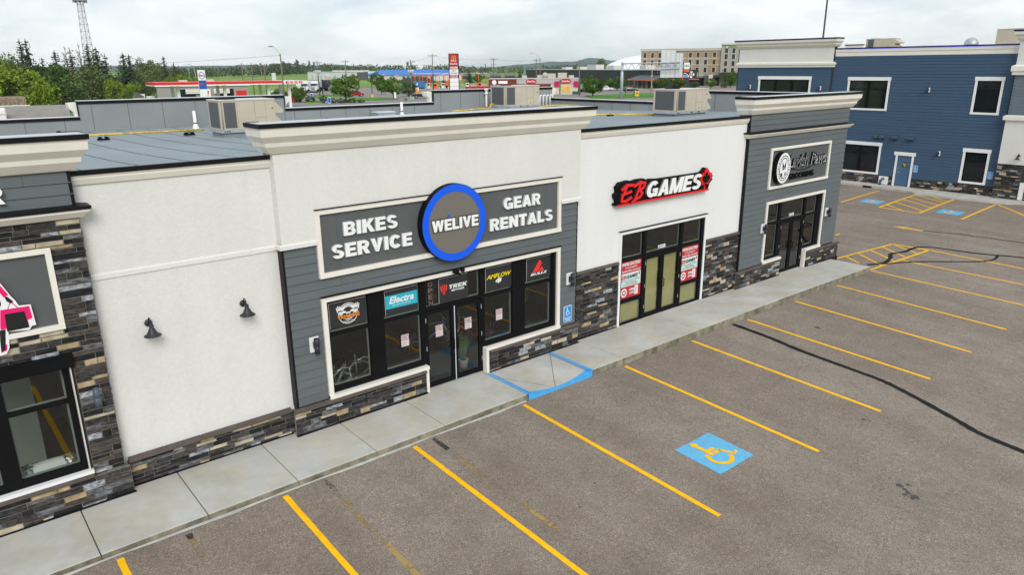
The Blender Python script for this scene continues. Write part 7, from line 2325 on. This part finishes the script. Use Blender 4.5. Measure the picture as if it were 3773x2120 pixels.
wx = [1.6, 4.7, 7.6, 16.8, 19.8, 22.8, 25.9, 29.2]
def hotel_windows(xs, zs, y):
    for z in zs:
        for x in xs:
            if x > Lg and y > -.9: continue
            f = MB().box(x - .75, x + .75, y - .12, y - .02, z - .15, z + 2.05).build('window', hcream, t)
            MB().box(x - .58, x + .58, y - .16, y - .121, z, z + 1.9).build('pane', glass_far, f)
hotel_windows(wx, (5.2, 8.2, 11.0), 0)
hotel_windows([Lg + 2.0, Lg + 4.8, Lg + 7.6], (4.9, 7.6, 10.2, 12.4), -1.0)
MB().text('Holiday Inn', Lg + 3.2, Lg + 8.8, 14.15, 15.1, -1.12, .1, 0, .025, .15).build('green_lettering', M('hotel_green', (.02, .36, .05), .5), t)
MB().box(Lg + 1.3, Lg + 2.8, -1.12, -1.01, 14.0, 15.4).build('green_emblem', MATS['hotel_green'], t)
MB().text('H', Lg + 1.6, Lg + 2.5, 14.3, 15.15, -1.18, .05, 0, .03, .2).build('emblem_letter', letter_w, t)
mb = MB()
for k in range(12):
    a0, a1 = -9 + 18 * k / 12, -9 + 18 * (k + 1) / 12
    zz = lambda a: 5.3 - .9 * (a / 9) ** 2
    mb.hexa([(Lg + 3 + a0, -8, zz(a0) - .25), (Lg + 3 + a1, -8, zz(a1) - .25), (Lg + 3 + a1, -1, zz(a1) - .25), (Lg + 3 + a0, -1, zz(a0) - .25), (Lg + 3 + a0, -8, zz(a0)), (Lg + 3 + a1, -8, zz(a1)), (Lg + 3 + a1, -1, zz(a1)), (Lg + 3 + a0, -1, zz(a0))])
mb.build('porch_roof', M('porch_metal', (.14, .15, .16), .5), t)
MB().box(Lg - 4, Lg - 2.4, -7.8, -6.4, 0, 4.6).box(Lg + 7, Lg + 8.6, -7.8, -6.4, 0, 4.6).split('porch_column', hcream, t)
MB().box(Lg - 9, Lg - 6, -.1, -.01, 0, 3.2).box(Lg - 3, Lg + .0, -.1, -.01, 0, 3.2).box(Lg + 2, Lg + 5, -1.1, -1.01, 0, 3.2).split('entrance', glass_far, t)
# white dome
t = thing('white_dome', 'huge white inflated dome behind the charcoal hall', 'dome', (367, 274, -.1), 0, None, False)
mb = MB()
nu, nv = 40, 14
for j in range(nv + 1):
    b = pi / 2 * j / nv
    for i in range(nu):
        a = 2 * pi * i / nu
        mb.v.append((48 * cos(a) * cos(b) ** .75, 24 * sin(a) * cos(b) ** .75, 15.2 * sin(b) ** .9))
for j in range(nv):
    for i in range(nu):
        i2 = (i + 1) % nu
        mb.face([j * nu + i, j * nu + i2, (j + 1) * nu + i2, (j + 1) * nu + i], 0, True)
mb.build('membrane', M('dome_fabric', (.80, .81, .82), .6, .02), t)
mb = MB()
for k in range(11):
    x = -38 + 7.6 * k
    P = []
    for q in range(13):
        y = -23 + 46 * q / 12
        f = max(0, 1 - (x / 48) ** 2 - (y / 24) ** 2)
        P.append((x, y, 15.25 * f ** .42))
    mb.tube(P, .12, 4)
mb.build('cable', M('dome_cable', (.55, .56, .58), .6), t)
t.rotation_euler = (0, 0, -.75)
# steel sign gantry with ribbed backs of sign boards
gs = M('gantry_steel', (.46, .50, .54), .45, .08, 2, metal=.3)
t = local('sign_gantry', 'grey steel highway gantry carrying the ribbed backs of two white boards', 'gantry', (134.1, 110.9), -.78)
MB().tube([(0, 0, -.1), (0, 0, 8.6)], [.42, .30], 12).build('post', gs, t)
mb = MB()
La = 13.9
for z, yy in ((8.25, -.5), (8.25, .5), (6.75, -.5), (6.75, .5)): mb.tube([(-.2, yy, z), (La, yy, z + .25)], .13, 8)
for k in range(8):
    x = .5 + k * 1.75
    mb.tube([(x, -.5, 8.3), (x + .87, -.5, 6.8), (x + 1.75, -.5, 8.3)], .055, 5)
    mb.tube([(x, .5, 8.3), (x + .87, .5, 6.8), (x + 1.75, .5, 8.3)], .055, 5)
mb.build('truss_arm', gs, t)
bw = M('board_back', (.62, .65, .66), .5, .03)
def ribs(mb, x0, x1, z0, z1, y):
    mb.box(x0, x1, y, y + .05, z0, z1, 0)
    z = z0
    while z < z1 - .02:
        mb.box(x0, x1, y - .03, y - .001, z + .02, min(z + .30, z1) - .02, 0); z += .30
    n = max(2, int((x1 - x0) / .9))
    for k in range(n + 1):
        x = lerp(x0 + .1, x1 - .1, k / n)
        mb.box(x - .04, x + .04, y - .12, y - .031, z0 - .05, z1 + .05, 1)
mb = MB(); ribs(mb, 9.3, 12.9, 4.9, 11.3, .75); ribs(mb, 12.9, 14.7, 4.9, 10.6, .75)
mb.build('board_back', [bw, gs], t)
# green topped pylon
t = local('pylon_sign', 'slim pylon sign with a white UFA top, red, black and blue panels', 'sign', (211.9, 150.2), -.8)
MB().box(-1.05, 1.05, 0, .5, 0, 8.9).build('frame', M('pylon_dark', (.03, .03, .035), .5), t)
MB().box(-.95, .95, -.05, -.002, 6.6, 8.8).box(-.95, .95, -.05, -.002, 3.9, 4.5).split('white_panel', white_m, t)
MB().box(-.95, .95, -.05, -.002, 5.7, 6.35).split('red_panel', orange, t)
MB().box(-.7, .5, -.06, -.052, 4.0, 4.42).build('blue_panel', cy, t)
MB().text('UFA', -.75, .75, 7.3, 8.1, -.1, .04, 0, .03).build('green_lettering', M('ufa_green', (.05, .25, .06), .5), t)
MB().box(-.9, -.2, -.06, -.052, 5.05, 5.3).box(-.1, .5, -.06, -.052, 4.7, 4.95).build('white_print', letter_w, t)
MB().box(-1.3, -1.06, .0, .3, 0, 5).build('red_post', orange, t)
# warehouse and blue roofed building
wA, wB = (237.7, 513.2), (240.5, 437.3)
t = local('warehouse', 'long white metal warehouse with loading doors in front of the far wood', 'warehouse', wA, rot_of(wA, (249.6, 444.0)))
Lw = hypot(249.6 - wA[0], 444 - wA[1])
ww = M('warehouse_white', (.66, .68, .68), .7, .04, .5, stretch=(3, 3, .05))
MB().box(0, Lw, 0, 40, 0, 5.3).build('wall', ww, t)
MB().box(-.3, Lw - 12, -.3, 40, 5.3, 5.65).build('roof', M('warehouse_roof', (.55, .56, .58), .6), t)
MB().box(Lw - 12, Lw + .1, -.08, -.002, .0, 5.3).build('grey_bay', M('bay_grey', (.11, .12, .13), .7), t)
mb = MB()
for k in range(6): mb.box(4 + k * 5.5, 7 + k * 5.5, -.08, -.002, 0, 3.2)
mb.split('loading_door', M('door_pale', (.50, .53, .56), .6), t)
mb = MB()
for k in range(7): mb.box(22 + k * 6, 24.5 + k * 6, 6, 9, 5.65, 6.5)
mb.split('roof_unit', M('pale_sheet_metal', (.58, .56, .52)), t)
t = local('blue_roofed_building', 'long white building with a bright blue metal roof', 'building', (249.6, 444.0), rot_of((249.6, 444.0), (262.8, 379.3)))
Lb = hypot(13.2, 64.7)
MB().box(0, Lb, 0, 22, 0, 3.6).build('wall', M('blue_building_wall', (.70, .72, .74), .7, .04), t)
MB().hexa([(-.5, -1, 3.6), (Lb + .5, -1, 3.6), (Lb + .5, 23, 3.6), (-.5, 23, 3.6), (3, 9, 6.6), (Lb - 4, 9, 6.6), (Lb - 4, 13, 6.6), (3, 13, 6.6)]).build('roof', M('bright_blue_roof', (.012, .17, .56), .5, .05), t)
mb = MB()
for k in range(7): mb.box(34 + k * 4.2, 36.4 + k * 4.2, -.08, -.002, 0, 2.6)
mb.split('window', M('office_glass', (.05, .10, .18), .2), t)
mb = MB()
for k in range(11): mb.tube([(3 + k * 6, 9, 6.0), (3 + k * 6, 9, 7.3)], .18, 5)
mb.split('roof_vent', galv, t)
# earth mounds
r = random.Random(9)
for (x, y, w, h, lab) in ((224, 354, 5, 2.3, 'small dark earth mound left of the bigger one'), (220, 335, 10, 3.4, 'large dark earth mound before the blue roofed building')):
    mb = MB(); n = 22
    for j in range(7):
        f = j / 6
        for i in range(n):
            a = 2 * pi * i / n; q = (1 - f) * w * r.uniform(.88, 1.1) + .2
            mb.v.append((x + q * cos(a), y + q * sin(a), -.1 + h * (1 - (1 - f) ** 1.7) * r.uniform(.93, 1.05)))
    for j in range(6):
        for i in range(n):
            i2 = (i + 1) % n
            mb.face([j * n + i, j * n + i2, (j + 1) * n + i2, (j + 1) * n + i], 0, True)
    mb.face([6 * n + i for i in range(n)])
    tag(mb.build('earth_mound', M('dark_earth', (.060, .048, .040), .95, .2, 1)), lab, 'mound', 'earth mounds')
# truck stop clutter
t = local('dumpster', 'long blue bin trailer at the truck stop, behind the transformer pole', 'bin', (151.6, 229.4), -.6)
MB().box(-2.3, 2.3, -1, 1, .4, 2.7).build('bin', M('bin_blue', (.01, .16, .45), .5, .1), t, bevel=.06)
MB().box(-2.1, 2.1, -.9, .9, 0, .4).build('skid', black_m, t)
MB().box(-1.9, -.4, -1.03, -1.005, 1.3, 2.1).build('label_plate', white_m, t)
for i, (x, y) in enumerate(((158, 222.5), (161.5, 219.5), (165.5, 217), (169.5, 214.5), (154, 226.5), (150, 216), (174, 210))):
    t = local('fuel_island', 'orange and white pump island of the truck stop, one of a row', 'pump', (x, y), -.6, 'pump islands of the truck stop')
    MB().box(-.6, .6, -.35, .35, .15, 2.1).build('pump', orange if i % 2 else white_m, t, bevel=.04)
    MB().box(-.45, .45, -.37, -.352, 1.2, 1.8).build('screen', black_m, t)
    MB().box(-1.4, 1.4, -.6, .6, 0, .15).build('kerb', concrete, t)
t = local('telehandler', 'orange loader parked among the orange poles', 'loader', (160.5, 225), -.5)
MB().box(-1.6, 1.2, -.9, .9, .7, 1.5).build('chassis', orange, t, bevel=.08)
MB().box(-.9, .3, -.75, .75, 1.5, 3.0).build('cab', cglass, t, bevel=.06)
MB().tube([(-.9, 0, 1.7), (2.4, 0, 3.2)], .2, 8).build('boom', orange, t)
for x in (-1.1, .9):
    for s in (-1, 1): MB().lathe([(0, -.2), (.55, -.2), (.55, .2), (0, .2)], (x, s * .95, .55), 14, 0, 'y', False).build('wheel', tyre, t)
t = local('storage_tank', 'row of dark storage tanks on the far field', 'tank', (330, 440), -.6)
mb = MB()
for k in range(6): mb.lathe([(0, -4), (1.6, -4), (1.6, 4), (0, 4)], (k * 11, 0, 1.8), 12, 0, 'x', False)
mb.split('tank', M('tank_grey', (.10, .11, .12), .5, .2), t)
MB().box(-5, 62, -.5, .5, 0, .6).build('cradle', black_m, t)
# small roadside things
def post_sign(name, lab, loc, rz, w, h, z0, pmat, post=galv, band=None):
    t = local(name, lab, 'sign', loc, rz)
    MB().box(-w / 2, w / 2, -.08, .08, z0, z0 + h).build('panel', pmat, t, bevel=.02)
    if band: MB().box(-w / 2 + .06, w / 2 - .06, -.095, -.082, z0 + h * .08, z0 + h * .92).build('face', band, t)
    MB().box(-.06, .06, -.06, .06, 0, max(z0, .12)).build('post', post, t)
    return t
pbl = M('sign_royal_blue', (.01, .12, .46), .5)
post_sign('entry_sign', 'white edged blue upright sign right of the dark bushes', (75.3, 160.1), -.45, .62, 1.75, .1, white_m, white_m, pbl)
post_sign('entry_sign', 'white edged blue upright sign left of the clipped hedge', (71.0, 141.9), -.45, .72, 1.3, .1, white_m, white_m, pbl)
post_sign('banner', 'tall blank white panel right of the grass island', (91.5, 147.5), -.5, .5, 1.4, .45, white_m)
t = post_sign('road_sign', 'orange and white advertising sign on a yellow foot', (107.0, 161.3), -.55, 1.0, 1.4, 1.15, M('ad_orange', (.85, .30, .03), .5), yf)
MB().box(-.42, .42, -.10, -.085, 1.75, 2.4).build('white_face', white_m, t)
MB().text('5', -.2, .1, 1.8, 2.3, -.13, .02, 0, .04).build('red_numeral', rd, t)
MB().box(-.28, .28, -.2, .2, 0, 1.14).build('yellow_foot', yf, t, bevel=.04)
t = post_sign('road_sign', 'yellow burger advertising board on the lawn by the gantry', (138.9, 110.0), -.75, 1.0, 1.25, .45, M('ad_yellow', (.85, .52, .03), .5))
mb = MB()
for zc_, m_i, hh in ((.95, 1, .10), (1.08, 2, .06), (1.16, 3, .05), (1.28, 1, .16)): mb.disc((0, -.10, zc_), .30, 20, m_i - 1, ry=hh)
mb.build('burger_print', [M('bun', (.55, .25, .05), .6), M('lettuce', (.15, .35, .03), .6), M('patty', (.16, .05, .02), .6)], t)
t = post_sign('poster_stand', 'white poster stand with a drink picture by the drive through', (143.1, 143.0), -.75, .85, 1.15, .1, white_m)
MB().box(-.3, .0, -.10, -.085, .3, 1.0).box(.05, .3, -.10, -.085, .25, .8).build('print', pbl, t)
post_sign('utility_cabinet', 'pale green transformer cabinet at the foot of the pole', (94.3, 144.1), -.5, 1.0, .8, .05, M('cabinet_green', (.30, .38, .30), .6), concrete)
post_sign('utility_cabinet', 'small dark green bin left of the pale cabinet', (91.1, 141.9), -.5, .6, .5, .05, M('bin_green', (.02, .10, .05), .6), concrete)
post_sign('price_board', 'white and red price board on the far field behind the canopy', (154.7, 375.2), -.4, 2.0, 3.6, 2.0, white_m, galv, M('price_face', (.58, .60, .60), .5, .3, .7))
t = local('flag_board', 'blue and white service board beside the gas station canopy end', 'sign', (62, 150), -.4)
MB().box(-.9, .9, -.05, .05, 1.6, 2.9).build('panel', white_m, t); MB().box(-.85, .85, -.065, -.052, 1.65, 2.0).build('blue_band', cy, t); MB().box(-.7, .6, -.065, -.052, 2.3, 2.6).build('face', pbl, t)
MB().box(-.05, .05, -.04, .04, 0, 1.6).build('post', galv, t)
t = local('goal_frame', 'grey steel H shaped sign frame on the gravel by the gantry', 'frame', (142.5, 115.5), -.75)
MB().tube([(-1.1, 0, 0), (-1.1, 0, 4.2), (1.1, 0, 4.2), (1.1, 0, 0)], .09, 8).build('frame', M('frame_grey', (.12, .14, .15), .5), t)
t = local('leaning_pole', 'pale leaning utility pole stub on the lawn', 'pole', (142.5, 108.5), 0)
MB().tube([(0, 0, 0), (.35, .25, 6.8)], [.14, .11], 8).build('pole', M('silvered_wood', (.42, .38, .34), .9, .1), t)
MB().box(.2, .5, .1, .4, 5.2, 5.5).build('lamp_bracket', white_m, t)
# ------------------------------------------------------------------ the air
hzm = bpy.data.materials.new('air')
hzm.use_nodes = True
hzm.node_tree.nodes.clear()
ho = hzm.node_tree.nodes.new('ShaderNodeOutputMaterial')
hv = hzm.node_tree.nodes.new('ShaderNodeVolumePrincipled')
hv.inputs['Color'].default_value = (.80, .91, 1.0, 1)
hv.inputs['Density'].default_value = 6.0e-5
hv.inputs['Anisotropy'].default_value = .2
hzm.node_tree.links.new(hv.outputs[0], ho.inputs['Volume'])
o = MB().box(-6600, 6600, -6600, 6600, -4, 110).build('haze', hzm)
o['kind'] = 'stuff'; tag(o, 'thin bluish summer haze over the whole place', 'haze')
# ------------------------------------------------------------------ things behind the left parapet
t = local('round_roofed_shed', 'grey brown shed with a rounded metal roof, just beyond the back parapet', 'shed', (.7, 33.5), -.12)
mb = MB()
for k in range(10):
    a0, a1 = pi * k / 10, pi * (k + 1) / 10
    mb.poly([(-1.6, -1.9 * cos(a0), 4.6 + 1.15 * sin(a0)), (-1.6, -1.9 * cos(a1), 4.6 + 1.15 * sin(a1)), (1.5, -1.9 * cos(a1), 4.6 + 1.15 * sin(a1)), (1.5, -1.9 * cos(a0), 4.6 + 1.15 * sin(a0))], 0)
    for x in (-1.6, 1.5): mb.poly([(x, 0, 4.6), (x, -1.9 * cos(a0), 4.6 + 1.15 * sin(a0)), (x, -1.9 * cos(a1), 4.6 + 1.15 * sin(a1))], 0)
mb.build('roof', M('shed_roof', (.24, .22, .20), .6, .12, 3), t)
MB().box(-1.55, 1.45, -1.85, 1.85, 0, 4.6).build('wall', M('shed_wall', (.45, .42, .38), .8, .05), t)
t = local('cargo_box', 'plain white box standing left of the round roofed shed', 'box', (-1.9, 31.0), -.1)
MB().box(-1.2, 1.0, -1, 1, 0, 5.75).build('box', white_m, t, bevel=.05)
MB().box(-1.22, 1.02, -1.02, 1.02, 5.5, 5.56).build('rim', strip_m, t)
t = local('stone_house', 'house with a river stone wall and tan eaves at the left edge', 'house', (4.0, 86), -.05)
MB().box(-6, 2.6, 0, 5, 0, 4.7).build('wall', M('river_stone', (.20, .145, .11), .9, .5, 4.0, var2=.3, scale2=9, tint2=(.34, .27, .20)), t)
MB().box(-6, -.4, -5.6, -3.6, 5.1, 5.85).box(-6, -.3, -5.7, -3.5, 5.86, 6.0).build('eave', M('tan_eave', (.62, .54, .40), .7, .05), t)
MB().box(-6, -2.5, -5.4, 4, 0, 5.1).build('back_wing', M('shop_cream', (.62, .57, .47)), t)
t = local('picket_fence', 'white picket railing in front of the river stone house', 'fence', (4.0, 78.2), -.05)
mb = MB()
for k in range(16): mb.box(-2.6 + k * .29, -2.48 + k * .29, -.03, .03, 2.9, 4.05)
mb.build('picket', white_m, t)
MB().box(-2.7, 1.95, -.05, .05, 4.05, 4.15).box(-2.7, 1.95, -.05, .05, 2.8, 2.9).build('rail', white_m, t)
MB().box(-2.7, 1.95, .06, 1.5, 0, 2.8).build('deck', M('deck_tan', (.40, .33, .24), .8, .1), t)
t = local('garden_shed', 'tiny shed with a pitched roof beside the yellow green trees', 'shed', (29.6, 134.0), -.2)
MB().box(-.9, .9, -.8, .8, 0, 2.9).build('wall', M('shop_cream', (.62, .57, .47)), t)
MB().prism([(-1.1, -1, 2.85), (1.1, -1, 2.85), (0, -1, 3.7)], (0, 2, 0)).build('roof', M('shed_shingle', (.14, .12, .11), .9), t)
t = local('air_station', 'white air and propane cabinets left of the canopy', 'cabinet', (31.2, 136), -.1)
MB().box(-1.6, .0, -.6, .6, 0, 3.3).box(.3, 1.6, -.5, .5, 0, 2.9).build('cabinet', white_m, t, bevel=.04)
MB().box(-1.62, -1.58, -.5, .5, 2.2, 3.0).box(-1.3, -.4, -.63, -.605, 2.4, 2.9).build('screen', black_m, t)
